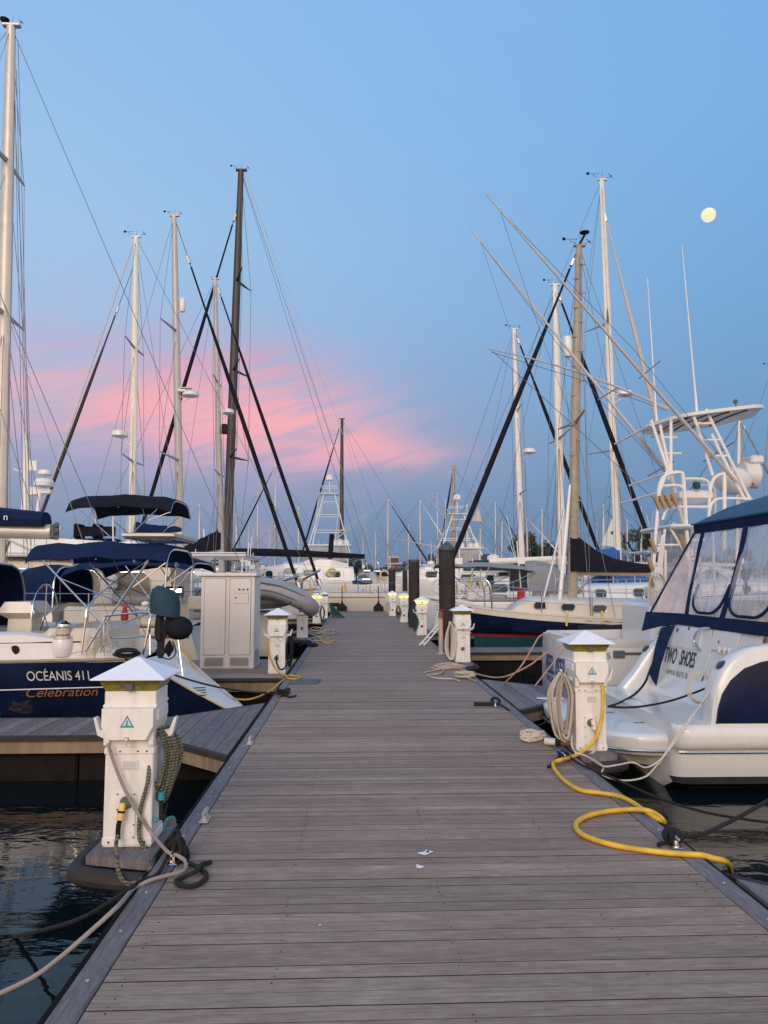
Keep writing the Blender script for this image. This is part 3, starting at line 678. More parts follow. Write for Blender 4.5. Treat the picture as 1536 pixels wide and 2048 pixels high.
# ------------------------------------------------------------------ boat kit
def wfac(t, sr, full=.45, be=.8):
    if t < full: return sr+(1-sr)*math.sin(t/full*PI/2)
    return max(0, math.cos((t-full)/(1-full)*PI/2))**be
class Boat:
    """a boat lying along X; s runs from the stern (0) to the bow (L)"""
    def __init__(b, name, label, cat, xs, d, L, yc, B, free, group=None, sr=.75, bowup=.25, trk=.3, brk=.8, sternup=0, be=.8):
        b.xs, b.d, b.L, b.yc, b.B, b.free, b.sr, b.bowup, b.trk, b.brk, b.su, b.be = xs, d, L, yc, B, free, sr, bowup, trk, brk, sternup, be
        b.boot = (.13, .05); b.bp = 2; b.taper = 0
        b.g = thing(name, label, cat, (xs+d*L/2, yc, WL), group=group)
    def p(b, s, y, z): return Vector((b.xs+b.d*s, b.yc+y, z))
    def hw(b, t): return b.B/2*wfac(t, b.sr, be=b.be)
    def sh(b, t): return b.free+b.bowup*t**b.bp+b.su*(1-t)**2
    def st(b, t, zf):     # station position with raked ends; zf=1 at sheer
        s = b.L*t
        if t < .25: s -= b.trk*(1-zf)*(1-t/.25)**2
        if t > .75: s += -b.brk*(1-zf)*((t-.75)/.25)**1.5
        return s
    def hull(b, mats, nst=26, stripe=True):
        # levels: (zf for rake, z, width factor)
        rings = []
        for i in range(nst+1):
            t = i/nst; t = 1-(1-t)**1.15; w = b.hw(t); tp_ = b.taper*max(0, 1-t/.2); zs = b.sh(t); fl = max(0, (t-.6)/.4)
            lv = [(1, zs, 1), (.93, zs-.07, 1.01), (.6, WL+(zs-WL)*.6, .99-.15*fl), (.25, max(WL+(zs-WL)*.28, WL+b.boot[0]+.03), .94-.28*fl), (.12, WL+b.boot[0], .90-.34*fl), (.05, WL+b.boot[1], .87-.36*fl), (0, WL-.25, .6-.3*fl), (0, WL-.4, .02)]
            lv = [(zf, z, k*(1-tp_*(1-zf))) for zf, z, k in lv]; side = [b.p(b.st(t, zf), -w*k, z) for zf, z, k in lv]; other = [b.p(b.st(t, zf), w*k, z) for zf, z, k in reversed(lv)]
            rings.append(side+other)
        n = 16; mm = [0, 0, 0, 0, 1, 2, 2, 2, 2, 2, 1, 0, 0, 0, 0, 0]
        mb = MB(); o0 = 0; vs = [p for r in rings for p in r]; fs = []; ms = []
        for k in range(nst):
            for i in range(n-1): fs.append((k*n+i, k*n+i+1, (k+1)*n+i+1, (k+1)*n+i)); ms.append(mm[i])
        mb.v = [tuple(v) for v in vs]; mb.f = fs; mb.m = ms
        if len(mats) < 3: mats = mats+[mats[-1]]*(3-len(mats))
        b.hullobj = mb.build('hull', mats, b.g, smooth=40)
        # transom
        q = MB(); r0 = rings[0]
        cols = []
        for i in range(8):
            a, c = Vector(r0[i]), Vector(r0[15-i]); row = []
            for k in range(7):
                u = k/6; pnt = a.lerp(c, u); pnt.x -= b.d*.10*math.sin(PI*u)*1.0; row.append(pnt)
            cols.append(row)
        q.sheet(cols, .02); q.build('transom', b.transmat if hasattr(b, 'transmat') else mats[0], b.g)
        b.rings = rings
    def deck(b, m='gel_white', rail='teak', camber=.06, drop=.02, s0=0):
        rows = []
        for i in range(25):
            t = i/24; w = b.hw(t)*.995; z = b.sh(t)-drop
            rows.append([b.p(b.L*t, -w+2*w*k/6, z+camber*math.sin(PI*k/6)) for k in range(7)])
        MB().sheet(rows, .02).build('deck', m, b.g)
        q = MB()
        for s_ in (-1, 1): q.tube([b.p(b.L*i/24, s_*b.hw(i/24), b.sh(i/24)+.01) for i in range(25)], .022, 6)
        q.build('toe_rail', rail, b.g)
    def trunk(b, s0, s1, wf, h, mats='gel_white', win=None, name='cabin', front=.5, back=.05, z0=None, wins=None, wz=.5, wh=.5, wl=.35, wm='glass_dark', tumble=.9):
        rows = []; n = 12
        zb = lambda s: (b.sh(s/b.L)-.03 if z0 is None else z0)
        hw_ = lambda s: b.hw(s/b.L)*wf
        ss = [s0, s0+.02, s0+back+.02, s0+(s1-s0)*.35, s0+(s1-s0)*.65, s1-front, s1-front*.4, s1]
        hf = [0, .55, 1, 1, .97, .88, .5, 0]
        rings = []
        for s, k in zip(ss, hf):
            w = hw_(s); z = zb(s); hh = max(h*k, .004)
            rings.append([b.p(s, -w, z), b.p(s, -w*(1-(1-tumble)*k), z+hh*.88), b.p(s, -w*.8, z+hh*.97), b.p(s, 0, z+hh*1.06), b.p(s, w*.8, z+hh*.97), b.p(s, w*(1-(1-tumble)*k), z+hh*.88), b.p(s, w, z)])
        mb = MB(); mb.loft(rings, closed=False); o = mb.build(name, mats, b.g, smooth=40)
        if wins:
            for i, sc in enumerate(wins):
                for sd in (-1, 1):
                    w = hw_(sc); z = zb(sc)+h*wz*.88; tw = w*(1-(1-tumble)*wz)
                    q = MB(); L2, H2 = wl/2, h*wh/2; e = min(L2, H2)*.5
                    w1 = w*(1-(1-tumble)*(wz+wh/2)); w0 = w*(1-(1-tumble)*(wz-wh/2))
                    def pt(ds, dz, off): return b.p(sc+ds, sd*((w0+(w1-w0)*(dz+H2)/(2*H2))+off), z+dz)
                    oc = [(-L2+e, -H2), (L2-e, -H2), (L2, -H2+e), (L2, H2-e), (L2-e, H2), (-L2+e, H2), (-L2, H2-e), (-L2, -H2+e)]
                    q.loft([[pt(x, y, -.01) for x, y in oc], [pt(x, y, .012) for x, y in oc]]); wo = q.build('window', wm, b.g, smooth=0)
                    if b.yc < 25 and sd < 0:
                        q = MB(); q.tube([pt(x, y, .013) for x, y in oc+[oc[0]]], .012, 5); q.build('frame', 'steel', wo)
        return o
    def lifelines(b, s0=.5, s1=None, h=.6, n=6, sides=(-1, 1), pulpit=True):
        s1 = s1 or b.L*.93; q = MB()
        for sd in sides:
            tops = []
            for i in range(n+1):
                s = s0+(s1-s0)*i/n; t = s/b.L; y = sd*(b.hw(t)-.05); z = b.sh(t)
                q.tube([b.p(s, y, z), b.p(s, y, z+h)], .0125, 6); tops.append((s, y, z))
            for hh in (h, h*.5):
                q.tube([b.p(s, y, z+hh) for s, y, z in tops], .006, 4)
        q.build('lifeline', 'steel', b.g)
        if pulpit:
            q = MB()
            t = .93; w = b.hw(t); z = b.sh(1)
            q.tube(crom([b.p(b.L*.93, -w, b.sh(.93)), b.p(b.L*.94, -w, z+h), b.p(b.L*1.0, 0, z+h+.03), b.p(b.L*.94, w, z+h), b.p(b.L*.93, w, b.sh(.93))], 6), .014, 6)
            q.tube([b.p(b.L*.99, 0, z), b.p(b.L, 0, z+h)], .012, 5)
            q.build('bow_rail', 'steel', b.g)
    def mast(b, base, top, r, mt, spreaders=(.45, .72), sw=1.0, bow=True, stern=True, split=False, sb=None, boom=None, boommat=None, cover=None, coverh=.3, furl=None, furlr=.055, vane=True, wire='wire', wr=.006, frac=1.0, radar=None, steps=False, bowpt=None, sternpt=None, sptan=.0, reflector=None, vang=True, hs=1.0, furlrange=(.04, .93)):
        base, top = Vector(base), Vector(top); H = top-base; g = b.g
        n = 9; rs = [r*(1-.35*(i/n)**3) for i in range(n+1)]
        q = MB(); q.tube([base+H*(i/n) for i in range(n+1)], r, 10, rs=rs, flat=.72, up=Vector((1, 0, 0)))
        # masthead crane
        q.box(top+Vector((-r*1.15, -r*.4, -.02)), top+Vector((r*1.35, r*.4, r*.3)), bev=.01); r = r*.93
        if steps:
            for i in range(22): c = base+H*(.06+i*.042); sd = 1 if i % 2 else -1; q.box(c+Vector((min(0, sd*r*1.5), -r*.75, 0)), c+Vector((max(0, sd*r*1.5), -r*.5, .03)))
        m_ = q.build('mast', mt, g)
        tips = {}
        for f in spreaders:
            c = base+H*f; ln = sw*(1.15-.45*f)
            for sd in (-1, 1):
                q = MB(); tp = c+Vector((-b.d*sptan*ln, sd*ln, .06*ln)); q.tube([c, tp], .028, 6, rs=[max(.035, r*.45), .022]); tips[(f, sd)] = tp
                q.build('spreader', mt if mt != 'mast_white' else 'mast_grey', g)
        q = MB(); t = ((base.x-b.xs)*b.d)/b.L; w = b.hw(min(.95, max(.05, t)))*.97
        for sd in (-1, 1):
            cp = b.p((base.x-b.xs)*b.d-.1, sd*w, b.sh(t))
            pts = [cp]+[tips[(f, sd)] for f in spreaders]+[top-Vector((0, 0, .05))]
            for a, c in zip(pts, pts[1:]): q.tube([a, c], wr, 4)
            for f in spreaders[:2]:
                q.tube([cp if f == spreaders[0] else tips[(spreaders[0], sd)], base+H*(f-.01)], wr, 4)
            if spreaders: q.tube([b.p((base.x-b.xs)*b.d-.7, sd*w, b.sh(t)), base+H*(spreaders[0]-.01)], wr, 4)
        hd = top if frac == 1 else base+H*frac
        bp = Vector(bowpt) if bowpt else b.p(b.L*.985, 0, b.sh(1)+.08)
        sp = Vector(sternpt) if sternpt else b.p(.15, 0, b.sh(0)+.1)
        if bow and not furl: q.tube([bp, hd], wr*1.2, 4)
        if stern:
            if split:
                j = sp.lerp(top, .3)
                for sd in (-1, 1): q.tube([sp+Vector((0, sd*b.hw(0)*.8, 0)), j], wr, 4)
                q.tube([j, top], wr, 4)
            else: q.tube([sp, top], wr, 4)
        # halyards close to the mast
        for k in range(3): q.tube([base+H*.02+Vector((R.uniform(-.25, .25), R.uniform(-.2, .2), 0)), top-Vector((0, 0, .15))-H*(.12*k)], wr*.7, 4)
        q.build('rigging', wire, g)
        if furl:
            d = hd-bp; q = MB(); a0, a1 = furlrange
            q.tube([bp+d*(a0+(a1-a0)*k/14) for k in range(15)], furlr, 8, rs=[furlr*(.5+.6*math.sin(PI*min(1, (k+1.2)/15*1.15))**.5) if k < 13 else furlr*.45 for k in range(15)]); q.tube([bp, hd], wr*1.4, 5)
            f_ = q.build('furled_sail', furl, g); q = MB(); q.tube([bp+d*.012, bp+d*.03], furlr*1.6, 10); q.tube([bp+d*(a1+.01), bp+d*(a1+.03)], furlr*.8, 8); q.build('furler_drum', 'steel', f_)
        if vane and top.y < 45:
            q = MB(); k = hs*.62
            q.tube([top, top+Vector((-.35*k, 0, .22*k))], .007*k, 4); q.tube([top+Vector((-.35*k, 0, .10*k)), top+Vector((-.35*k, 0, .3*k))], .006*k, 4); q.tube([top+Vector((-.6*k, .05, .3*k)), top+Vector((-.1*k, -.05, .25*k))], .009*k, 4)
            q.box(top+Vector((-.64*k, .03, .25*k)), top+Vector((-.52*k, .05, .36*k)))
            q.tube([top, top+Vector((.42*k, 0, .18*k))], .009*k, 5); q.ball(top+Vector((.42*k, 0, .19*k)), .035*k, n=8); q.tube([top+Vector((.3*k, 0, .3*k)), top+Vector((.5*k, .02, .12*k))], .012*k, 5)
            q.tube([top, top+Vector((.05, 0, .42*k))], .006*k, 4); q.cyl(top+Vector((-.08, 0, 0)), .02*k, .10*k, 8)
            q.build('wind_instrument', 'black_canvas', g)
        if radar is not None:
            c = base+H*radar[0]; sx = radar[1]; rr = radar[2] if len(radar) > 2 else .27
            q = MB(); cc = c+Vector((sx*(rr+r+.06), -.05, 0)); q.lathe(cc, [(rr*.75, 0), (rr, .03), (rr, .10), (rr*.9, .18), (rr*.5, .23), (0, .235)], 20)
            q.tube([c, cc-Vector((0, 0, .02))], .03, 6); q.tube([c-Vector((0, 0, .35)), cc-Vector((0, 0, .02))], .018, 6); q.build('radar', 'white_paint', g)
        if reflector is not None:
            c = base+H*reflector[0]+Vector((reflector[1]*(r+.14), -.03, 0)); q = MB(); q.lathe(c, [(.02, -.3), (.1, -.27), (.12, -.2), (.12, .2), (.1, .27), (.02, .3)], 14)
            q.tube([c+Vector((0, 0, .25)), c+Vector((-reflector[1]*.15, 0, .25))], .02, 5); q.tube([c+Vector((0, 0, -.25)), c+Vector((-reflector[1]*.15, 0, -.25))], .02, 5); q.build('radar_reflector', 'white_paint', g)
        if boom:
            a, c = Vector(boom[0]), Vector(boom[1]); br = boom[2] if len(boom) > 2 else .08
            q = MB(); q.tube([a, c], br, 10, flat=.8); q.build('boom', boommat or mt, g)
            if vang: q = MB(); q.tube([a.lerp(c, .97), top-Vector((0, 0, .08))], wr*.9, 4); q.tube([a.lerp(c, .3), base+H*.01], .025, 6); q.build('topping_lift', wire, g)
            if cover:
                n = 14; rings = []
                for i in range(n+1):
                    u = .0+i/n; pc = a.lerp(c, u*.99); hh = coverh*(1.0-.62*min(1, u*1.05)**.7)*(1+.04*math.sin(i*2.3)); ww = .13*(1-.35*u)
                    if i == n: hh *= .6
                    rings.append([pc+Vector((0, ww*sx_, br*.4+hh*sz_)) for sx_, sz_ in ((-1, -.05), (-1.1, .3), (-.8, .7), (-.15, 1.0+.03*math.sin(i*1.7)), (.15, 1.0), (.8, .7), (1.1, .3), (1, -.05))])
                q = MB(); q.loft(rings); q.build('sail_cover', cover, g)
        return m_
    def dodger(b, s0, s1, w, h, m, z0=None, front=True, name='dodger', open_=True):
        z = b.sh(s0/b.L)+.02 if z0 is None else z0; rows = []
        prof = [(s1, .0), (s1-(s1-s0)*.28, .62), (s1-(s1-s0)*.5, .93), (s1-(s1-s0)*.75, 1.02), (s0, .97)]
        for s, k in prof:
            row = []
            for i in range(11):
                a = PI*i/10; yy = -w*math.copysign(abs(math.cos(a))**.55, math.cos(a)); zz = z+h*k*(math.sin(a)**.45 if math.sin(a) > 0 else 0)
                row.append(b.p(s+(0 if k else .0)-(1-math.sin(a))*0, yy, zz))
            rows.append(row)
        q = MB()
        for j0, j1, i0, i1 in ((0, 2, 0, 4), (8, 10, 0, 4), (2, 8, 1, 4)): q.sheet([r_[j0:j1+1] for r_ in rows[i0:i1+1]], .012)
        for jj in (2, 4, 6, 8): q.tube([rows[0][jj], rows[1][jj]], .04, 6)
        q.sheet([[rows[0][j].lerp(rows[1][j], u) for j in range(2, 9)] for u in (0, .25)], .012)
        o = q.build(name, m, b.g)
        # clear windows on the slope and sides
        q = MB()
        def on(i, j, off=.012):
            return Vector(rows[i][j])
        for (j0, j1) in ((2, 4), (4, 6), (6, 8)):
            pts = [on(0, j0).lerp(on(1, j0), .25), on(0, j1).lerp(on(1, j1), .25), on(1, j1), on(1, j0)]
            q.add(pts, [(0, 1, 2, 3)])
        q.build('clear_window', 'vinyl', o, smooth=0)
        q = MB()
        for i in (2, 4): q.tube([p_*1.0 for p_ in rows[i]], .016, 6)
        q.build('frame', 'steel', o)
        return o
    def bimini(b, s0, s1, w, z, m, droop=.1, footz=None, foots=None, legs=2, tilt=0, ed=.12, yo=0):
        rows = []; n = 8
        for i in range(n+1):
            u = i/n; s = s0+(s1-s0)*u; zz = z+tilt*u-droop*(2*u-1)**4-.025*math.sin(PI*u*2)**2+.012*math.sin(u*17+s0*5)
            rows.append([b.p(s, yo-w+2*w*k/10, zz-ed*abs(2*k/10-1)**5) for k in range(11)])
        q = MB(); q.sheet(rows, .015)
        for s_ in (0, -1):   # skirt hems
            q.sheet([[p_ for p_ in (rows[0][0], )]*2]*2, .001) if 0 else None
        o = q.build('bimini', m, b.g)
        q = MB()
        for u in (.04, .5, .96):
            i = min(n, round(u*n)); q.tube([p_-Vector((0, 0, .025)) for p_ in rows[i]], .014, 6)
        fz = footz if footz is not None else b.sh(s0/b.L); fs = foots if foots is not None else (s0+s1)/2
        for sd, k in ((-1, 0), (1, 10)):
            for i in ((0, n//2, n) if legs == 3 else (1, n-1)):
                a = rows[i][k]-Vector((0, 0, .02)); q.tube([a, b.p(fs+(-.15 if i else .15), yo+sd*w*.95, fz)], .013, 6)
            q.tube([rows[0][k], b.p(fs+(s0-fs)*.55, yo+sd*w*.95, fz+(z-fz)*.45)], .010, 5)
        q.build('bimini_frame', 'steel', b.g)
        return o
    def clutter(b, n=10, seed=1, s0=.3, s1=None, base=0):
        rr = random.Random(seed); s1 = s1 or b.L*.9
        q = MB()
        for i in range(n//2):
            s = rr.uniform(s0, s1); t = s/b.L; y = rr.choice((-1, 1))*b.hw(t)*rr.uniform(.3, .9); z = b.sh(t); q.lathe(b.p(s, y, z), [(.07, 0), (.06, .05), (.045, .08), (.06, .13), (.02, .15)], 10)
        q.build('winch', 'steel', b.g)
        q = MB()
        for i in range(max(1, n//3)):
            s = rr.uniform(s0, s1); t = s/b.L; z = b.sh(t)+.04; x0 = rr.uniform(-.4, .4)*b.hw(t)
            q.box(b.p(s, x0, z), b.p(s+.5, x0+.4, z+.12), bev=.03)
        q.build('hatch', 'gel_grey', b.g)
    def fenders(b, ss, side=-1, m='white_canvas', r=.11, ln=.5):
        for s in ss:
            t = s/b.L; y = side*(b.hw(t)+r); z = b.sh(t)-.15; q = MB(); c = b.p(s, y, z-ln)
            q.lathe(c, [(.02, 0), (r*.7, .03), (r, .1), (r, ln-.1), (r*.6, ln-.03), (.02, ln+.02)], 12); q.tube([b.p(s, y, z), b.p(s, side*b.hw(t), b.sh(t)+.3)], .008, 4)
            q.build('fender', m, b.g)
def _gear(b, n=8, seed=1, side=-1, s0=.3, s1=None):
    rr = random.Random(seed); s1 = s1 or b.L*.9
    for i in range(n):
        s = rr.uniform(s0, s1); t = s/b.L; y = side*(b.hw(t)-.12-rr.uniform(0, .5)); z = b.sh(t)+.02; k = rr.choice(['can', 'motor', 'ring', 'roll', 'box', 'line', 'grill', 'vent', 'pole']); q = MB(); c = b.p(s, y, z)
        if k == 'can': q.box(c+Vector((-.12, -.08, 0)), c+Vector((.12, .08, .34)), bev=.03); q.tube([c+Vector((-.06, 0, .36)), c+Vector((.06, 0, .36))], .015, 5); q.build('jerry_can', rr.choice(['yellow_plug', 'red', 'bright_blue', 'letter_blue']), b.g)
        elif k == 'motor': q.box(c+Vector((-.13, -.1, .45)), c+Vector((.13, .1, .8)), bev=.06); q.box(c+Vector((-.04, -.04, 0)), c+Vector((.04, .04, .5)), bev=.01); q.build('rail_motor', rr.choice(['rubber', 'black_canvas', 'gel_grey']), b.g)
        elif k == 'ring': q.tube([c+Vector((.24*math.cos(a*PI/8), 0, .45+.24*math.sin(a*PI/8))) for a in range(14)], .06, 8); q.build('life_ring', rr.choice(['white_canvas', 'yellow_plug']), b.g)
        elif k == 'roll': q.tube([c+Vector((-.5, 0, .5)), c+Vector((.0, 0, .47)), c+Vector((.5, 0, .5))], .09, 8); q.build('rolled_canvas', rr.choice(['navy_canvas', 'grey_canvas', 'green_canvas', 'tan_canvas']), b.g)
        elif k == 'box': q.box(c+Vector((-.35, .1, 0)), c+Vector((.35, .5, .35)), bev=.04); q.build('deck_box', rr.choice(['gel_white', 'gel_grey', 'teak_grey', 'glass_dark']), b.g)
        elif k == 'line':
            for j in range(3): q.tube([c+Vector((.12*math.cos(a*PI/6)*(1+.1*j), .02*j, .40+.2*math.sin(a*PI/6))) for a in range(13)], .013, 5)
            q.build('coiled_line', rr.choice(['rope_white', 'rope_beige', 'rope_black', 'navy_canvas']), b.g)
        elif k == 'grill': q.tube([c+Vector((-.2, 0, .62)), c+Vector((.2, 0, .62))], .12, 10); q.tube([c, c+Vector((0, 0, .6))], .015, 5); q.build('rail_grill', 'steel', b.g)
        elif k == 'vent': q.tube(crom([c+Vector((0, .3, 0)), c+Vector((0, .3, .25)), c+Vector((.12, .3, .35))], 4), .06, 8, rs=None); q.build('cowl_vent', 'white_paint', b.g)
        else: q.tube([c, c+Vector((rr.uniform(-.15, .15), 0, rr.uniform(1.4, 2.4)))], .02, 5); q.box(c+Vector((-.12, -.02, 1.1)), c+Vector((.12, .02, 1.3)), bev=.01); q.build('antenna_pole', 'white_paint', b.g)
Boat.gear = _gear

def rail_path(mb, pts, r=.014, k=6): mb.tube(crom(pts, k), r, 6)
#BOATS
# ================================================================== LEFT SIDE
# ---- navy sailing boat, stern to the dock
b = Boat('sailing_boat', 'navy hulled sailing boat with copper script name, white stepped stern and blue bimini', 'sailboat', -2.58, -1, 11.8, 10.15, 3.2, .54, sr=.52, trk=1.36, bowup=.35)
b.transmat = 'gel_white'; b.taper = .85
b.hull(['navy_gel', 'letter_white', 'teal_paint']); b.deck('gel_white', rail='teak_grey')
# pale trim along the reverse stern edge and a pinstripe
q = MB(); e0 = [Vector(v) for v in b.rings[0]]
for i0 in (0, 15):
    q = MB(); q.tube([e0[i] if i0 == 0 else e0[15-i] for i in range(6)], .022, 6); q.build('stern_trim', 'gel_cream', b.g)
q = MB()
for i in range(14):
    def hp(s, z):
        t = s/b.L; w = b.hw(t)*1.002; return b.p(s-b.trk*(1-(z-WL)/(b.sh(t)-WL))*(1-t/.25)**2 if t < .25 else s, -w-.012, z)
q.tube([hp(s*.35, .235) for s in range(1, 34)], .007, 4); q.build('pinstripe', 'letter_white', b.g)
for txt, px, py, wpx, hpx, m_, sh_, bo in (('OC\u00c9ANIS 411', 46, 1364, 119, 20, 'letter_white', 0, .0), ('Celebration', 37, 1399, 137, 19, 'letter_copper', .35, 0)):
    a, c = P(px, py, 9.0), P(px+wpx, py-3, 9.05)
    sz = hpx*8.85/FPX/.71; tm = text_mesh(txt, sz, .002, sh_, 1, bo); xs_ = [v[0] for v in tm.v]; w_ = max(xs_)-min(xs_); k = (c-a).length/w_
    tm.v = [(v[0]*k, v[1], v[2]) for v in tm.v]
    s_a = b.xs-a.x; s_c = b.xs-c.x
    # lie on the hull side
    def side_y(s): t = s/b.L; return b.yc-b.hw(t)*1.012-.006
    u = Vector((c.x-a.x, side_y(s_c)-side_y(s_a), 0)); densify(tm); place(tm, (a.x, 9.0, a.z), (1, 0, -.02), (0, 0, 1)); wrap(tm, b.hullobj, (0, 1, 0), 7); tm.build('hull_lettering', m_, b.g, smooth=0)
# cockpit coamings, seats, steering pedestal
q = MB(); rings = []
for sd in (-1, 1):
    q = MB(); rr = []
    for i in range(10):
        s = .25+i*.55; y = sd*(b.hw(s/b.L)-.22); z = b.sh(s/b.L); h = .34*min(1, .35+i*.4)
        rr.append([b.p(s, y-.16, z-.05), b.p(s, y-.12, z+h*.9), b.p(s, y-.06, z+h), b.p(s, y+.08, z+h), b.p(s, y+.14, z+h*.9), b.p(s, y+.18, z-.05)])
    q.loft(rr); q.build('coaming', 'gel_white', b.g)
q = MB()
for sd in (-1, 1): q.tube([b.p(.7+i*.4, sd*(b.hw((.7+i*.4)/b.L)-.22)-.125*1, b.sh(0)+.22) for i in range(10)], .009, 4)
q.build('vent_slot', 'rubber', b.g)
q = MB(); q.box(b.p(1.1, -.9, .56), b.p(4.6, -.35, .86), bev=.04); q.box(b.p(1.1, .35, .56), b.p(4.6, .9, .86), bev=.04); q.box(b.p(.5, -.9, .5), b.p(1.15, .9, .92), bev=.05); q.build('cockpit_seat', 'gel_cream', b.g)
q = MB(); q.loft([[b.p(1.75+dx*k, dy*k2, z) for dx, dy in ((-.16, -.2), (.16, -.2), (.16, .2), (-.16, .2))] for k, k2, z in ((1, 1, .5), (.9, .9, 1.0), (1.5, 1.5, 1.08), (1.0, 1.3, 1.22))]); q.build('binnacle', 'gel_cream', b.g)
q = MB(); c = b.p(1.5, 0, 1.02); q.tube([c+Vector((0, .42*math.cos(a*PI/12), .42*math.sin(a*PI/12))) for a in range(25)], .013, 6)
for a in range(5): q.tube([c, c+Vector((0, .42*math.cos(a*2*PI/5+.3), .42*math.sin(a*2*PI/5+.3)))], .008, 4)
q.build('steering_wheel', 'steel', b.g)
wp = P(125, 1312, 9.25)
q = MB(); q.lathe((wp.x, 9.25, wp.z), [(.11, 0), (.125, .05), (.13, .16), (.115, .20), (.10, .21)], 20); w_ = q.build('winch_base', 'gel_white', b.g)
q = MB(); q.lathe((wp.x, 9.25, wp.z+.21), [(.11, 0), (.11, .03), (.07, .05), (.065, .12), (.09, .15), (.085, .17), (.04, .2), (.03, .21)], 20); q.build('winch', 'steel', w_)
q = MB()
for k in range(5): q.tube([(wp.x+.078*math.cos(a*PI/8), 9.25+.078*math.sin(a*PI/8), wp.z+.265+k*.014) for a in range(17)], .007, 5)
q.tube(sag((wp.x-.07, 9.2, wp.z+.28), P(0, 1310, 9.15), .05), .007, 5); q.build('sheet_rope', 'rope_white', w_)
q = MB(); c = P(30, 1300, 9.1); q.lathe(c, [(.01, -.02), (.055, -.015), (.055, .015), (.01, .02)], 14, axis='Y'); q.build('pulley_block', 'rubber', b.g)
# stern rail and outboard
def PP(*a): return [P(x, y, Y) for x, y, Y in a]
q = MB()
q.tube(PP((162, 1310, 9.15), (172, 1235, 9.15)), .014); q.tube(crom(PP((172, 1235, 9.15), (178, 1212, 9.2), (215, 1175, 9.4), (302, 1115, 9.6)), 6), .014)
q.tube(PP((172, 1302, 9.15), (212, 1235, 9.15)), .013); q.tube(crom(PP((210, 1232, 9.15), (250, 1228, 9.15), (298, 1226, 9.15), (298, 1250, 9.1), (286, 1310, 9.1)), 6), .014)
q.tube(PP((180, 1275, 9.15), (250, 1276, 9.15), (292, 1272, 9.12)), .009); q.tube(PP((208, 1235, 9.15), (208, 1312, 9.15)), .010)
q.tube(PP((295, 1228, 9.15), (240, 1248, 11.3), (220, 1250, 11.4)), .013); q.tube(PP((300, 1250, 9.15), (300, 1310, 9.1)), .012)
q.tube(PP((335, 1110, 9.4), (330, 1180, 9.4), (322, 1255, 9.4)), .013); q.tube(PP((355, 1095, 11.0), (348, 1180, 11.0), (340, 1265, 11)), .013)
q.tube(PP((350, 1290, 9.5), (362, 1352, 9.4)), .011); q.tube(PP((356, 1275, 9.7), (366, 1352, 9.6)), .011)
q.build('stern_rail', 'steel', b.g)
ob = b.g
c = P(330, 1205, 9.0)
q = MB(); rings = []
for k, (z, sx, sy) in enumerate(((-.16, .12, .10), (-.15, .17, .14), (-.06, .175, .15), (.05, .17, .15), (.13, .15, .13), (.17, .09, .08))):
    rings.append([(c.x+sx*math.cos(a*PI/8)*(1+.05*math.sin(a*2.6+k)), c.y+sy*math.sin(a*PI/8), c.z+z-.05*math.cos(a*PI/8)*.6) for a in range(16)])
q.loft(rings); q.build('outboard_cowl', 'teal_canvas', ob)
q = MB(); a = P(322, 1222, 9.0); q.box((a.x-.05, 8.95, a.z-.35), (a.x+.03, 9.07, a.z), bev=.02); q.box((a.x+.06, 8.95, a.z-.28), (a.x+.12, 9.05, a.z), bev=.02)
a2 = P(322, 1275, 9.0); q.loft([[(a2.x+dx*k, 9.0+dy*k, a2.z+z) for dx, dy in ((-.07, -.04), (.07, -.04), (.07, .04), (-.07, .04))] for k, z in ((.9, .2), (1, .05), (.6, -.02), (.5, -.12), (.8, -.15), (.3, -.24))])
q.lathe((a2.x+.1, 9.0, a2.z-.13), [(.02, -.05), (.06, -.03), (.1, 0), (.05, .03), (.02, .05)], 12, axis='X'); q.build('outboard_leg', 'rubber', ob)
c = P(358, 1256, 9.0); q = MB(); q.ball(c, .165, n=16, sc=(1.0, .8, .85)); q.tube([c+Vector((-.15, 0, .05)), c+Vector((-.25, .02, .0))], .03, 8); q.build('fender_bag', 'black_canvas', ob)
q = MB(); q.tube(crom(PP((345, 1282, 9), (352, 1305, 9), (340, 1318, 9), (325, 1315, 9)), 6), .008); q.build('fuel_hose', 'rope_black', ob)
q = MB(); q.ball(P(291, 1208, 9.2), .045, n=12, sc=(1.1, 1, .8)); q.build('stern_light', 'white_paint', ob)
# bimini, solar panel, spray hood
b.bimini(-.28, 1.40, .80, 1.98, 'navy_canvas', droop=.05, footz=.95, foots=.6, tilt=.0, ed=.21, yo=-.1)
q = MB(); a, c = P(247, 1070, 9.6), P(352, 1075, 9.6); q.box((a.x, 9.5, a.z-.025), (c.x, 10.9, a.z+.02), bev=.008); q.tube([(a.x+.1, 9.6, a.z), (a.x+.1, 9.6, a.z-.17)], .01); q.build('panel_frame', 'alu', b.g)
q = MB(); q.box((a.x+.03, 9.53, a.z-.05), (c.x-.03, 10.87, a.z-.026), bev=.004); q.box((a.x+.02, 9.52, a.z+.021), (c.x-.02, 10.88, a.z+.026)); q.build('solar_panel', 'glass_dark', b.g)
b.dodger(2.2, 3.8, 1.0, .98, 'navy_canvas', z0=.78)
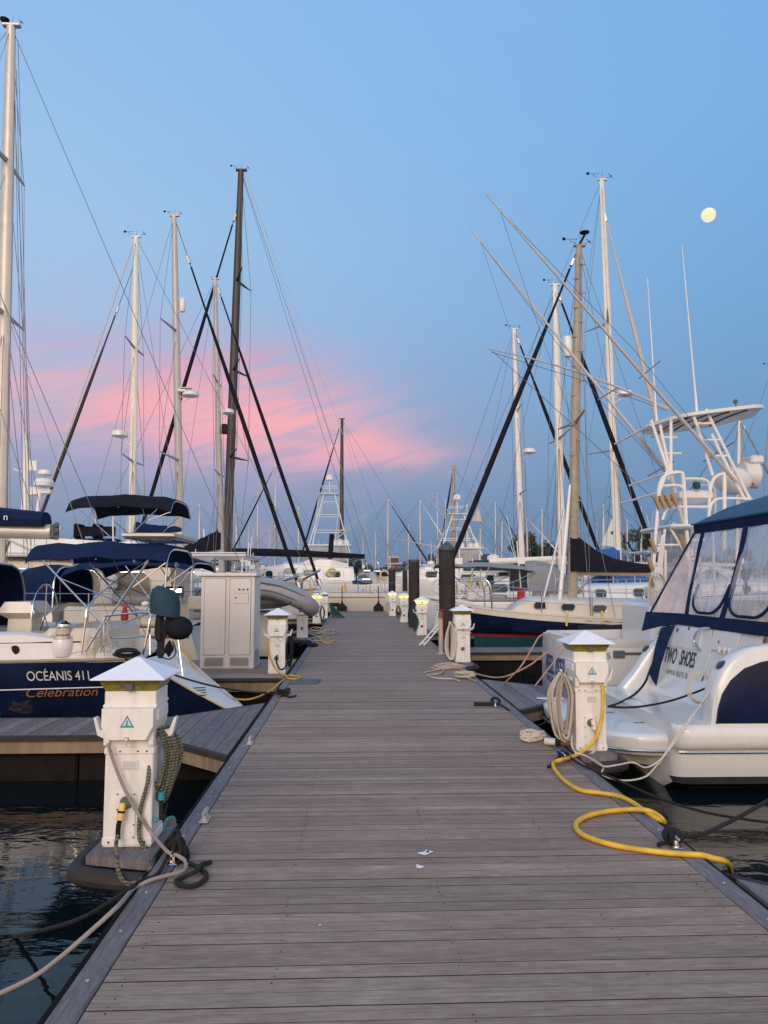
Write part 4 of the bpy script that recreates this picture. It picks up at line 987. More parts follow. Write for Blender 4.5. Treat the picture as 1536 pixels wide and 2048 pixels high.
# boom with stowed mainsail and mast (mast stands outside the picture)
be, bs = P(104, 1064, 10.35), Vector((-9.2, 10.35, 2.25)); mt_ = Vector((-9.3, 10.35, .7))
b.mast(mt_, Vector((-9.5, 10.35, 16.5)), .12, 'mast_white', spreaders=(.35, .65), sw=1.2, boom=(bs, be, .105), boommat='alu', split=True, sternpt=b.p(.3, 0, .6), wr=.005)
q = MB(); rr = []
for i in range(15):
    u = i/14; pc = Vector((be.x-.08, 10.35, be.z)).lerp(bs, u); hh = .16+.14*min(1, .25+u*2.2)+.10*u; ww = .16
    rr.append([pc+Vector((0, ww*sx_, .075+hh*sz_)) for sx_, sz_ in ((-1, 0), (-1.15, .4), (-.8, .85), (-.1, 1.0), (.1, 1.0), (.8, .85), (1.15, .4), (1, 0))])
q.loft(rr); o = q.build('sail_cover', 'navy_canvas', b.g)
tm = text_mesh('n', .13, .002); place(tm, P(6, 1040, 10.13), (1, 0, 0), (0, 0, 1)); tm.build('cover_letter', 'letter_white', o, smooth=0)
q = MB(); e = be+Vector((.03, 0, 0)); q.box(e-Vector((.03, .09, .10)), e+Vector((.04, .09, .10)), bev=.02)
for dz in (.1, .02, -.08): q.lathe(e+Vector((.05, -.05, dz)), [(.01, -.02), (.032, -.015), (.032, .015), (.01, .02)], 10, axis='Y')
q.build('boom_end_fitting', 'mat_grey', b.g)
q = MB(); q.tube(crom(PP((195, 1300, 9.1), (205, 1245, 9.15), (212, 1238, 9.15), (216, 1270, 9.12), (200, 1305, 9.1)), 5), .007)
for k in range(6): q.tube(crom(PP((214, 1262, 9.1), (200+k*5, 1285+k*2, 9.08), (196+k*4, 1306, 9.08)), 5), .006)
q.tube(PP((140, 1308, 9.1), (215, 1290, 9.1)), .006); q.build('coiled_line', 'rope_beige', b.g)
# black stern line lashed on deck
q = MB(); c = P(255, 1312, 9.0)
for k in range(7): q.tube([c+Vector((.13*math.cos(a*PI/6)*(1+.15*math.sin(k*2.1)), -.03+.05*math.sin(a*PI/6+k), .02+.03*math.sin(a*PI/6)+k*.006)) for a in range(13)], .010, 5)
q.build('stern_line_coil', 'rope_black', b.g)
# swim step louvre
q = MB()
for k in range(4):
    tr_ = [o_ for o_ in b.g.children if o_.name.startswith('transom')][0]
    a, c = hit(388+k*3, 1376+k*5, tr_), hit(410+k*1, 1375+k*5, tr_); q.tube([a, c], .008, 5)
q.build('step_grating', 'mat_grey', b.g)

# ---- cream sailing boat behind it with the tall mast at the photo's left edge
b = Boat('sailing_boat', 'cream sailing boat with teak rub rail and the tallest mast, at the left edge', 'sailboat', -3.1, -1, 12.5, 15.6, 3.3, .62, trk=.3, sr=.75)
b.hull(['gel_cream', 'teak', 'gel_white']); b.deck('gel_cream', rail='teak')
b.trunk(2.6, 9.5, .72, .42, 'gel_cream', wins=[3.6, 4.7, 5.8], wl=.6, wh=.36)
b.lifelines(.3, 11, .62, 7); b.clutter(8, 4, 1, 4)
b.dodger(2.6, 4.0, 1.1, .82, 'navy_canvas', z0=.98); b.gear(7, 21)
b.bimini(.0, 2.4, 1.3, 2.02, 'navy_canvas', droop=.16, footz=.75, foots=.6, ed=.2, tilt=-.1, legs=3)
q = MB(); c = P(395, 1205, 14.2); q.box(c-Vector((.16, .1, .14)), c+Vector((.12, .1, .12)), bev=.03); q.build('pod_box', 'wall_beige', b.g)
q = MB(); q.box(b.p(.4, -1.1, .62), b.p(2.4, -.5, 1.0), bev=.05); q.box(b.p(.4, .5, .62), b.p(2.4, 1.1, 1.0), bev=.05); q.build('cockpit_seat', 'gel_cream', b.g)
q = MB(); q.lathe(P(249, 1243, 14.2), [(.03, 0), (.07, .03), (.07, .16), (.04, .2), (.04, .34), (.015, .38)], 12); q.build('fire_extinguisher', 'red', b.g)
q = MB(); q.tube([b.p(s*1.0, -b.hw(s/b.L)-.02, .45+.2*(s/12)**2) for s in range(12)], .03, 6); q.build('rub_rail', 'teak', b.g)
mb_ = P(-4, 1150, 15.6); mtp = P(22, 52, 15.6)
b.mast(mb_, mtp, .15, 'alu', spreaders=(.46, .74), sw=1.35, split=False, sternpt=P(505, 1185, 15.6), boom=(Vector((mb_.x, 15.6, mb_.z+.85)), P(72, 1101, 15.6), .07), boommat='mast_white', hs=.85, wr=.007, sptan=-.12)
q = MB(); q.lathe(mtp+Vector((-.14, 0, .1)), [(.02, -.05), (.09, .02), (.10, .05), (.06, .07), (.01, .08)], 14); q.build('antenna_dome', 'black_canvas', b.g)
q = MB()
for k, (xa, xb) in enumerate(((36, 62), (33, 55), (30, 48))): q.tube([P(xa, 80+k*60, 15.6), P(xb, 1110, 15.3-k*.3)], .007, 4)
q.build('halyard', 'wire', b.g)

# ---- trawler yacht with flying bridge and the inflatable on its stern
b = Boat('motor_yacht', 'cream trawler yacht with big side windows, black flybridge canopy and white radar mast', 'motor yacht', -2.0, -1, 13, 19.7, 3.5, .75, trk=.1, sr=.9, bowup=.6)
b.hull(['gel_white', 'navy_gel', 'navy_gel']); b.deck('gel_cream')
b.trunk(2.4, 10.5, .80, 1.25, 'gel_cream', name='deckhouse', wins=[3.4, 4.6, 5.8, 7.0, 8.2], wl=.95, wh=.5, wz=.56, wm='glass_warm', front=.9, tumble=.96)
q = MB(); zt = .75+1.3
q.box(b.p(.6, -1.6, zt), b.p(10.2, 1.6, zt+.08), bev=.03); q.build('house_roof', 'gel_white', b.g)
q = MB(); 
for s in (.7, 1.9): 
    for sd in (-1, 1): q.tube([b.p(s, sd*1.5, .7), b.p(s, sd*1.5, zt)], .025, 6)
q.tube([b.p(.6, -1.62, zt+.10), b.p(10.2, -1.62, zt+.10)], .015, 5); q.build('roof_support', 'white_paint', b.g)
q = MB(); q.loft([[b.p(s, -w, zt+.08), b.p(s+.1, -w*.96, zt+h), b.p(s+.1, w*.96, zt+h), b.p(s, w, zt+.08)] for s, w, h in ((3.2, 1.2, .35), (5, 1.3, .45), (7.2, 1.1, .55), (7.9, .8, .4))]); q.build('flybridge', 'gel_white', b.g)
for i, px in enumerate((178, 215)):
    c = P(px, 1078, 19.5); q = MB(); q.box(c+Vector((-.28, -.3, -.1)), c+Vector((.28, .3, .0)), bev=.04); q.box(c+Vector((-.30, -.3, .0)), c+Vector((-.2, .3, .38)), bev=.03)
    q.box(c+Vector((-.2, -.34, .05)), c+Vector((.30, -.30, .30)), bev=.02); q.build('flybridge_seat', 'black_canvas', b.g)
a, c = P(146, 1000, 19.0), P(350, 995, 19.0)
sA = b.xs-c.x; sB = b.xs-a.x
b.bimini(sA, sB, 1.15, P(250, 988, 19.0).z, 'black_canvas', droop=.13, footz=zt+.3, foots=(sA+sB)/2+.1, ed=.36)
# radar mast
q = MB(); m0, m1 = P(50, 1075, 20), P(53, 862, 20); q.tube([m0, m1], .11, 10, rs=[.12, .07]); q.box(P(52, 935, 20)-Vector((0, .05, .1)), P(75, 929, 20)+Vector((0, .05, .1)), bev=.02)
q.prism([P(52, 972, 20), P(100, 978, 20), P(100, 985, 20), P(52, 990, 20)], (0, .3, 0)); q.tube([P(80, 985, 20), P(70, 1060, 20)], .05); q.tube([P(27, 938, 20), P(50, 946, 20)], .02, 5); q.build('radar_mast', 'white_paint', b.g)
q = MB(); q.lathe(P(88, 972, 20), [(.15, -.02), (.25, 0), (.26, .09), (.20, .18), (.04, .21)], 18); q.lathe(P(90, 952, 20), [(.1, 0), (.19, .04), (.17, .14), (.02, .19)], 16); q.build('radar', 'white_paint', b.g)
q = MB(); q.lathe(P(116, 1075, 19.2), [(.04, 0), (.04, .15), (.1, .18), (.1, .26), (.02, .3)], 12); q.build('searchlight', 'white_paint', b.g)
q = MB(); c = P(392, 1110, 19.7)
q.tube([P(560, 1228, 18.6), P(560, 1165, 18.6), P(600, 1150, 18.0)], .04, 8); q.tube([P(600, 1225, 18.6), P(605, 1160, 18.6), P(640, 1140, 18.0)], .03, 8); q.build('davit', 'steel', b.g)
b.lifelines(.3, 12, .7, 9)
b.gear(9, 22, s0=.2)
# ---- inflatable tender hanging bow-out over the dock edge
Yd = 17.6
g = thing('inflatable_boat', 'grey inflatable boat slung on davits, bow pointing down over the dock', 'dinghy', P(560, 1230, Yd))
def tubeh(sd, Y):
    pts = crom(PP((470, 1150, Y), (520, 1170, Y), (560, 1174, Y), (593, 1197, Y), (626, 1222, Y+.25*sd*-1)), 8); n = len(pts)
    return pts
q = MB()
near = PP((430, 1172, 17.0), (490, 1176, 17.0), (545, 1180, 17.0), (590, 1196, 17.05), (616, 1211, 17.25), (622, 1216, 17.6), (613, 1206, 17.95), (585, 1186, 18.15), (540, 1172, 18.2), (480, 1168, 18.2), (430, 1165, 18.2))
pth = crom(near, 8); n = len(pth); q.tube(pth, .2, 16, rs=[.195 if 6 < i < n-6 else .17 for i in range(n)], up=Vector((.45, 0, 1))); q.build('side_tube', 'rib_grey', g)
q = MB()
q.tube([p_+Vector((.05, -.15, .12)) for p_ in pth[:34]], .018, 6); q.tube([p_+Vector((-.03, -.195, -.02)) for p_ in pth[:34]], .014, 6); q.build('rub_strake', 'rib_dark', g)
q = MB(); hr = []
for i in range(8):
    u = i/7; xa, ya = 440+150*u, 1178+26*u; w = .55*(1-u**3)+.02; Yc = 17.6; dz = .34*(1-u**2.5)+.04
    c = P(xa, ya, Yc); hr.append([c+Vector((0, -w, .02)), c+Vector((0, -w*.8, -dz*.5)), c+Vector((0, 0, -dz)), c+Vector((0, w*.8, -dz*.5)), c+Vector((0, w, .02))])
q.loft(hr, closed=True); q.build('hull', 'rib_grey', g)
q = MB()
for px, py in ((578, 1203), (598, 1212)): c = P(px, py, 16.85); q.lathe(c, [(.01, -.02), (.035, -.01), (.035, .01), (.01, .02)], 10, axis='Y')
q.tube(sag(P(480, 1150, 16.8), P(560, 1172, 16.83), .03), .01, 5); q.build('grab_handle', 'rib_dark', g)
tm = text_mesh('410', .10, .002, .2); place(tm, P(528, 1170, 16.79), (1, 0, -.12), (.0, .2, 1)); tm.build('tube_lettering', 'letter_dark', g, smooth=0)
q = MB()   # yellow safety lines on the davits
g2 = thing('tie_down_line', 'yellow line dropping from the davits beside the inflatable boat', 'rope', P(622, 1230, 18.3))
q.tube(crom(PP((585, 1165, 18.3), (603, 1162, 18.3), (620, 1166, 18.3), (622, 1215, 18.3)), 6), .014, 6); q.build('line', 'cord_yellow', g2)

# ---- the three masts on the left (white, grey, grey) and their boats
b = Boat('sailing_boat', 'sailing boat with bright white mast and navy covered boom, left of the grey masts', 'sailboat', -4.5, -1, 12, 25.5, 3.6, .8, sr=.7)
b.hull(['gel_white', 'navy_gel', 'navy_gel']); b.deck('gel_white'); b.trunk(2.5, 9.5, .7, .45, wins=[4, 5.2, 6.4]); b.lifelines(); b.dodger(2.2, 3.6, 1.2, 1.0, 'navy_canvas', z0=1.0); b.clutter(6, 6)
b.gear(8, 23); m0, m1 = P(263, 1165, 25.5), P(272, 474, 25.5)
b.mast(m0, m1, .125, 'mast_white', spreaders=(.34, .67), sw=1.3, bowpt=P(60, 1090, 25.5), furl='mast_dark', furlr=.06, furlrange=(.05, .8), frac=.93, radar=(.41, -1), boom=(P(270, 1072, 25.5), P(364, 1065, 25.5), .08), cover='navy_canvas', coverh=.45, sternpt=P(640, 1190, 25.5), hs=1.1, wr=.008)
q = MB(); q.tube([P(266, 490, 25.5), P(95, 985, 25.2)], .022, 6); q.build('pale_forestay', 'wire_pale', b.g)
b = Boat('sailing_boat', 'sailing boat with tall grey mast carrying white reflector and radar, black furled sail', 'sailboat', -13.0, 1, 11.3, 29.8, 3.6, .85)
b.hull(['gel_white', 'navy_gel', 'navy_gel']); b.deck('gel_white'); b.trunk(3, 9, .7, .45, wins=[4.5, 5.7, 6.9, 8]); b.lifelines(); b.clutter(6, 8); b.dodger(1.8, 3.2, 1.2, 1.0, 'black_canvas', z0=1.1)
b.gear(9, 24, s0=4); m0, m1 = P(362, 1172, 29.8), P(348, 432, 29.8)
b.mast(m0, m1, .155, 'mast_grey', spreaders=(.33, .68), sw=1.5, sptan=.25, bowpt=P(601, 1185, 29.8), furl='black_canvas', furlr=.08, furlrange=(.03, .86), radar=(.5, 1, .33), reflector=(.75, 1), sternpt=P(140, 1180, 29.8), hs=1.1, wr=.009)
q = MB(); c = P(366, 781, 29.6); q.box(c-Vector((.2, .1, .06)), c+Vector((.12, .1, .06)), bev=.03); q.box(c+Vector((-.1, -.15, .08)), c+Vector((.35, .15, .1))); q.build('mast_light', 'white_paint', b.g)
b = Boat('sailing_boat', 'sailing boat with the shorter grey mast right beside the tall black mast', 'sailboat', -12.5, 1, 10.8, 33.2, 3.4, .85)
b.hull(['gel_white', 'navy_gel', 'navy_gel']); b.deck('gel_white'); b.trunk(3, 8.6, .7, .45, wins=[4.5, 5.7, 6.9]); b.lifelines(); b.clutter(6, 9)
b.gear(8, 25, s0=4); m0, m1 = P(444, 1178, 33.2), P(430, 558, 33.2)
b.mast(m0, m1, .135, 'mast_grey', spreaders=(.36, .66), sw=1.3, bowpt=P(642, 1178, 33.2), furl='black_canvas', furlr=.075, furlrange=(.03, .94), radar=(.555, 1), boom=(P(442, 1098, 33.2), P(345, 1118, 33.2), .08), cover='black_canvas', coverh=.95, hs=.5, wr=.009)
q = MB(); c = P(449, 857, 33.1); q.box(c-Vector((.12, .1, .25)), c+Vector((.12, .1, .2)), bev=.03); q.build('mast_box', 'rubber', b.g)
# ---- racing yacht across the dock's end
Yr = 39.6
b = Boat('racing_yacht', 'long cream racing yacht lying across the end of the dock, black mast and black boom', 'sailboat', P(812, 1185, Yr).x, -1, 19.5, Yr, 4.6, P(700, 1186, 37.4).z, sr=.72, bowup=.35, trk=-.3, brk=.3)
b.hull(['gel_cream', 'mast_dark', 'gel_cream']); b.deck('gel_grey', rail='mast_grey')
b.trunk(6.5, 11.5, .6, .35, 'gel_white', wins=[8, 9.2, 10.4]); b.clutter(16, 3, .5, 8)
q = MB(); q.tube([b.p(s, -b.hw(s/b.L)*1.01-.01, b.sh(s/b.L)-.22) for s in [x*.6 for x in range(2, 20)]], .02, 4); q.build('stripe', 'letter_grey', b.g)
b.gear(8, 26, s0=.5, s1=8); m0, m1 = P(452, 1160, Yr), P(482, 341, Yr)
b.mast(m0, m1, .24, 'mast_dark', spreaders=(.29, .50, .72), sw=2.0, sptan=.32, frac=.925, bowpt=P(255, 1150, Yr), furl='black_canvas', furlr=.10, furlrange=(.02, .93), sternpt=P(764, 1180, Yr), boom=(P(458, 1106, Yr), P(730, 1113, Yr), .13), boommat='mast_dark', hs=1.5, wr=.013)
q = MB(); q.tube([m1+Vector((.1, 0, 0)), P(700, 905, Yr), P(757, 1182, Yr-.8)], .012, 4); q.tube([m1+Vector((.25, 0, 0)), P(735, 1100, Yr)], .012, 4); q.tube([m1, m1+Vector((.05, 0, 1.0))], .012, 4); q.build('running_backstay', 'wire_pale', b.g)
rr = []; q = MB(); A, B_ = P(462, 1106, Yr), P(728, 1111, Yr)
for i in range(13):
    u = i/12; pc = A.lerp(B_, u); hh = .30+.1*math.sin(PI*u); rr.append([pc+Vector((0, -.12, -.1)), pc+Vector((0, -.16, .05)), pc+Vector((0, 0, hh*(1-u*.6)-.05)), pc+Vector((0, .16, .05)), pc+Vector((0, .12, -.1))])
q.loft(rr); q.build('sail_cover', 'black_canvas', b.g)
c = P(663, 1100, Yr-.3); q = MB(); q.tube([P(660, 1118, Yr-.3), P(664, 1068, Yr-.3)], .13, 10); q.build('rolled_sail', 'black_canvas', b.g)
for px in (684, 757):
    q = MB(); a = P(px, 1218, 36.9); q.loft([[(a.x-w, 36.8, a.z+z), (a.x+w, 36.8, a.z+z), (a.x+w, 37.1, a.z+z), (a.x-w, 37.1, a.z+z)] for w, z in ((.25, -.3), (.24, .1), (.05, .28), (.03, .4))]); q.tube([(a.x, 36.95, a.z+.3), (a.x, 37.05, a.z+1.1)], .025, 5); q.build('fender', 'rubber', b.g)
q = MB(); a, c = P(659, 1206, 36.9), P(679, 1213, 37.0); q.box((a.x, 36.85, c.z), (c.x, 37.1, a.z), bev=.02); q.build('fender_board', 'rubber', b.g)
q = MB(); 
for px in (690, 716, 740, 770): q.tube([P(px, 1186, 37.6), P(px, 1165, 37.6)], .02, 4)
q.tube([P(655, 1166, 37.6), P(800, 1166, 37.6)], .012, 4); q.build('lifeline', 'steel', b.g)

# ================================================================== generic motor boats
def towerboat(name, label, xs, d, L, yc, B, free, towerx, ztop, tl=1.6, hard=True, seed=1, outrig=None, big=1):
    b = Boat(name, label, 'motor yacht', xs, d, L, yc, B, free, trk=.0, sr=.93, bowup=.9, brk=1.1)
    b.hull(['gel_white', 'gel_cream', 'navy_gel']); b.deck('gel_white', rail='gel_white')
    b.trunk(L*.35, L*.86, .82, .9*big, 'gel_white', name='deckhouse', wins=[L*.45, L*.55, L*.64], wl=.9, wh=.4, front=L*.18, tumble=.92)
    z1 = free+.9*big; s0 = L*.38
    q = MB(); q.loft([[b.p(s, -w, z1), b.p(s, -w*.95, z1+h), b.p(s, w*.95, z1+h), b.p(s, w, z1)] for s, w, h in ((s0, B*.33, .3), (s0+1, B*.36, .5), (s0+2.2, B*.34, .6), (s0+3, B*.25, .3))]); q.build('flybridge', 'gel_white', b.g)
    zr = z1+1.35*big
    q = MB(); q.box(b.p(s0-.2, -B*.36, zr), b.p(s0+2.6, B*.36, zr+.09), bev=.04); q.build('hardtop', 'white_paint', b.g)
    q = MB()
    for s in (s0, s0+2.3):
        for sd in (-1, 1): q.tube([b.p(s, sd*B*.33, z1), b.p(s+.1, sd*B*.33, zr)], .03, 6)
    # tower legs
    zt = ztop; ts = s0+1.2
    for s, sd in ((s0-.1, -1), (s0-.1, 1), (s0+2.5, -1), (s0+2.5, 1)): q.tube([b.p(s, sd*B*.36, zr-.4), b.p(ts+(s-ts)*.25, sd*.45, zt)], .03, 6)
    for k in (.3, .6, .85):
        zz = zr+(zt-zr)*k; w = B*.36+(.45-B*.36)*k; dx = (1.3)*(1-k*.75)
        for sd in (-1, 1): q.tube([b.p(ts-dx, sd*w, zz), b.p(ts+dx, sd*w, zz)], .02, 5)
        q.tube([b.p(ts-dx, -w, zz), b.p(ts-dx, w, zz)], .02, 5); q.tube([b.p(ts+dx, -w, zz), b.p(ts+dx, w, zz)], .02, 5)
    q.build('tower', 'white_paint', b.g)
    q = MB(); q.box(b.p(ts-.6, -.6, zt), b.p(ts+.6, .6, zt+.06), bev=.03); q.tube([b.p(ts-.5, -.55, zt+.5), b.p(ts+.5, -.55, zt+.5), b.p(ts+.5, .55, zt+.5), b.p(ts-.5, .55, zt+.5)], .02, 5); q.build('tower_platform', 'white_paint', b.g)
    q = MB(); rr = random.Random(seed)
    for k in range(3): q = MB(); q.lathe(b.p(s0+rr.uniform(0, 2.2), rr.uniform(-.7, .7), zr+.09), [(.16, 0), (.22, .08), (.2, .3), (.05, .4)], 12); q.build('antenna_dome', 'white_paint', b.g)
    q = MB()
    q.lathe(b.p(ts, 0, zt+.9), [(.15, 0), (.24, .05), (.24, .3), (.05, .42)], 12); q.tube([b.p(ts, 0, zt), b.p(ts, 0, zt+.9)], .03, 5); q.build('antenna_dome', 'white_paint', b.g)
    q = MB()
    for k in range(3): q = MB(); s = s0+rr.uniform(0, 2.3); q.tube([b.p(s, rr.choice((-1, 1))*B*.33, zr), b.p(s-.3, rr.choice((-1, 1))*B*.35, zr+rr.uniform(2.5, 4))], .014, 4); q.build('antenna', 'white_paint', b.g)
    q = MB()
    for sd in (-1, 1): q.add([b.p(s0+.05, sd*B*.33, z1+.45), b.p(s0+2.3, sd*B*.33, z1+.45), b.p(s0+2.3, sd*B*.34, zr-.05), b.p(s0+.05, sd*B*.34, zr-.05)], [(0, 1, 2, 3)])
    q.build('clear_curtain', 'vinyl', b.g, smooth=0)
    if outrig:
        q = MB()
        for a, c in outrig: q = MB(); q.tube([a, c], .035, 6, rs=[.045, .012]); q.build('outrigger', 'alu', b.g)
    b.lifelines(L*.4, L*.95, .6, 6); b.gear(8, seed*5, s0=.2, s1=L*.5)
    return b
def motorboat(label, xs, d, L, yc, B, free, seed=1, top='gel_white', canvas=None, win='glass_dark', hh=.8, mats=('gel_white', 'navy_gel', 'navy_gel'), mast=0):
    b = Boat('motor_boat', label, 'motor boat', xs, d, L, yc, B, free, trk=-.05, sr=.92, bowup=.5, brk=.9)
    b.hull(list(mats)); b.deck('gel_white', rail='gel_white')
    b.trunk(L*.3, L*.85, .78, hh, 'gel_white', name='deckhouse', wins=[L*.40, L*.5, L*.6], wl=.7, wh=.42, front=L*.25)
    rr = random.Random(seed); q = MB()
    z1 = free+hh; q.box(b.p(L*.28, -B*.36, z1+.65), b.p(L*.55, B*.36, z1+.72), bev=.03); q.build('hardtop', top if not canvas else canvas, b.g)
    q = MB()
    for s in (L*.3, L*.53):
        for sd in (-1, 1): q.tube([b.p(s, sd*B*.33, free+.1), b.p(s+.1, sd*B*.34, z1+.66)], .02, 5)
        q.tube([b.p(s+.1, -B*.34, z1+.62), b.p(s+.1, B*.34, z1+.62)], .02, 5)
    for sd in (-1, 1): q.tube([b.p(L*.3+.1, sd*B*.34, z1+.62), b.p(L*.53+.1, sd*B*.34, z1+.62)], .02, 5)
    q.build('top_frame', 'steel', b.g)
    for k in range(3): q = MB(); s = rr.uniform(L*.3, L*.5); q.tube([b.p(s, rr.uniform(-1, 1), z1+.7), b.p(s, rr.uniform(-1, 1), z1+.7+rr.uniform(.8, 2.4))], .012, 4); q.build('antenna', 'white_paint', b.g)
    q = MB(); q.lathe(b.p(L*.4, 0, z1+.72), [(.2, 0), (.26, .05), (.24, .2), (.05, .27)], 14); q.build('radar', 'white_paint', b.g)
    if mast: q = MB(); q.tube([b.p(L*.45, 0, z1+.7), b.p(L*.47, 0, z1+.7+mast)], .05, 6); q.tube([b.p(L*.46, -.6, z1+.7+mast*.7), b.p(L*.46, .6, z1+.7+mast*.7)], .02, 4); q.build('radar_mast', 'white_paint', b.g)
    b.lifelines(L*.35, L*.95, .55, 6); b.gear(7, seed*7, s0=.2, s1=L*.4); return b
towerboat('sportfishing_boat', 'white sportfishing boat with a tall lattice tower beyond the end of the dock', P(656, 1160, 47).x+6.2, -1, 13, 47, 4.2, 1.3, 0, P(665, 990, 47).z, seed=4, outrig=[(P(668, 1080, 46), P(752, 1022, 45)), (P(662, 1075, 48), P(760, 1010, 48))])
motorboat('white motor boat with grey hull band seen just behind the inflatable boat', -2.6, -1, 10.5, 23.2, 3.3, .9, seed=2, hh=.85)
motorboat('white motor cruiser with short mast farther back between the black furled sails', -5.5, -1, 13, 58, 4.5, 1.4, seed=5, hh=1.1, mast=2.2)
# far sailing boats, small in the photo
FAR = 0
def farsail(label, bx, by, tx, ty, Y, hull='gel_white', mt='alu', furl=None, bowdir=1, L=11, sprd=(.5,), boomc=None, wr=.011, r=.08, free=.95, group=None, bowpx=None, cabin=True):
    m0, m1 = P(bx, by, Y), P(tx, ty, Y); m0.z = 1.2
    xs = m0.x-bowdir*L*.56
    b = Boat('sailing_boat', label, 'sailboat', xs, bowdir, L, Y, 3.4, free, group=group)
    b.hull([hull, 'navy_gel', 'navy_gel'], nst=14); b.deck('gel_white')
    if cabin: b.trunk(3, 8, .68, .5, wins=[4.2, 5.4, 6.4])
    b.lifelines(n=5)
    a = m0+Vector((0, 0, .9)); c = a+Vector((-bowdir*4.2, 0, .05))
    b.mast(m0, m1, r, mt, spreaders=sprd, sw=1.1, furl=furl, furlr=.065, boom=(a, c, .08), cover=boomc, coverh=.55, wr=wr, vane=Y < 60, hs=1.0, bowpt=P(bowpx[0], bowpx[1], Y) if bowpx else None)
    if Y < 70: b.gear(5, int(Y*3+bx), s0=.3)
    return b
farsail('sailing boat with short black mast beside the lattice tower beyond the dock end', 683, 1160, 684, 838, 56, mt='mast_dark', furl='black_canvas', bowdir=-1, L=14, r=.16, sprd=(.3, .6), bowpx=(600, 1120))
farsail('distant boat with thin pale mast and dark stay between the two long black furled sails', 549, 1160, 551, 930, 62, bowdir=-1, furl='black_canvas', r=.09, boomc='navy_canvas')
farsail('far sailing boat, thin mast rising just right of the end of the black boom', 776, 1160, 776, 1000, 66, furl='black_canvas', bowdir=1, r=.085, boomc='green_canvas')
farsail('far sailing boat with pale furled sail, mast between the two flat topped piles', 841, 1160, 840, 1001, 68, furl='white_canvas', bowdir=1, r=.085)
farsail('sailing boat with tan mast and black stay behind the tallest brown pile', 908, 1165, 907, 932, 52, mt='mast_tan', furl='black_canvas', bowdir=-1, r=.15, sprd=(.45, .75), boomc='bright_blue', bowpx=(880, 1110))
farsail('far pale mast standing alone above the grey canopy', 991, 1160, 991, 1004, 75, bowdir=1, furl='mast_dark', r=.08)
farsail('far thin mast between the leaning black sail and the nearer pale masts on the right', 1003, 1160, 1004, 1045, 82, bowdir=-1, r=.10)
farsail('distant mast just right of the pale mast with radar, dark stay beside it', 1056, 1160, 1054, 1036, 60, bowdir=1, furl='white_canvas', r=.08, boomc='bright_blue')
farsail('distant mast left of the white triangular sail', 1207, 1160, 1207, 1010, 70, bowdir=1, furl='navy_canvas', r=.11)
farsail('distant thin mast above the dark trees, right of the tall white mast', 1256, 1160, 1254, 1040, 72, bowdir=1, furl='mast_dark', r=.08)
farsail('farthest tiny mast over the trees beside the fishing tower', 1283, 1160, 1282, 1078, 90, bowdir=1, r=.10)
farsail('distant mast left of the white radar mast at the left edge', 32, 1160, 30, 1020, 55, bowdir=-1, r=.09)
farsail('thin white mast standing behind the black flybridge canopy', 190, 1160, 191, 1015, 60, bowdir=-1, r=.09)
farsail('distant mast just left of the cabinet roof line, between the grey masts', 398, 1160, 399, 1010, 64, bowdir=-1, r=.09, boomc='navy_canvas')
farsail('distant thin mast directly right of the black mast', 515, 1160, 515, 985, 78, bowdir=1, r=.09)
farsail('distant boat with thin mast just left of the lattice tower', 596, 1160, 597, 1015, 85, bowdir=1, r=.10)
farsail('tall thin mast far behind the pile at the end of the cream hull', 877, 1160, 874, 985, 95, bowdir=1, r=.085)
farsail('short distant mast above the low dark roofed building', 960, 1160, 961, 1058, 88, bowdir=-1, r=.11, boomc='bright_blue')

farsail('far sailing boat with green sail cover, mast left of the second brown pile', 818, 1160, 817, 1050, 74, bowdir=1, boomc='green_canvas')
farsail('far sailing boat with navy sail cover seen left of the lit right pedestals', 752, 1160, 751, 1065, 80, bowdir=-1, boomc='navy_canvas')
farsail('far sailing boat with blue sail cover right of the leaning black sail', 935, 1160, 934, 1010, 58, bowdir=1, boomc='bright_blue', r=.09)
farsail('distant boat whose thin mast stands just left of the tan mast', 1085, 1160, 1084, 1020, 64, bowdir=1, boomc='navy_canvas')
farsail('distant boat whose thin mast stands right of the black sail cover', 1318, 1160, 1317, 1025, 76, bowdir=-1, boomc='navy_canvas')
farsail('distant thin mast left of the racing yacht\'s black mast, above the cabinet', 474, 1160, 472, 1030, 70, bowdir=-1)
farsail('distant thin mast above the tender, left of the long black furled sails', 540, 1160, 538, 1060, 88, bowdir=1)
farsail('distant mast between the lattice tower and the thin far mast', 727, 1160, 726, 1075, 92, bowdir=1, boomc='green_canvas')
motorboat('white motor boat with navy canvas top left of the short black mast', P(600, 1180, 44).x, -1, 9, 44, 3.1, 1.0, seed=31, canvas='navy_canvas', hh=.9, mast=1.4)
# ================================================================== RIGHT SIDE
# ---- white express cruiser in the foreground
g = thing('motor_cruiser', 'white and navy motor cruiser with canvas enclosure and wide swim platform, at the right', 'motor boat', (5, 8.2, WL))
Yn, Yf = 6.9, 9.5; yc = 8.2; Lx = 13.0
def wy(x):      # half beam along X
    t = (x-3.0)/Lx; return 1.3*(.97+.05*math.sin(PI*min(1, t*1.5)/2)) if t < .5 else 1.32*math.cos((t-.5)/.5*PI/2)**.6 if t < 1 else .01
sec = [(1.0, -.42, 1), (1.0, -.36, 1), (.925, -.32, 1), (.945, -.24, 0), (.965, -.12, 0), (.97, -.07, 0), (.995, -.055, 0), (1.02, -.03, 0), (1.032, .03, 0), (1.03, .11, 0), (1.015, .155, 0), (.99, .165, 0), (.995, .45, 0), (.985, .75, 0), (.96, .86, 0), (.90, .90, 0), (.88, .90, 0)]
rings = []
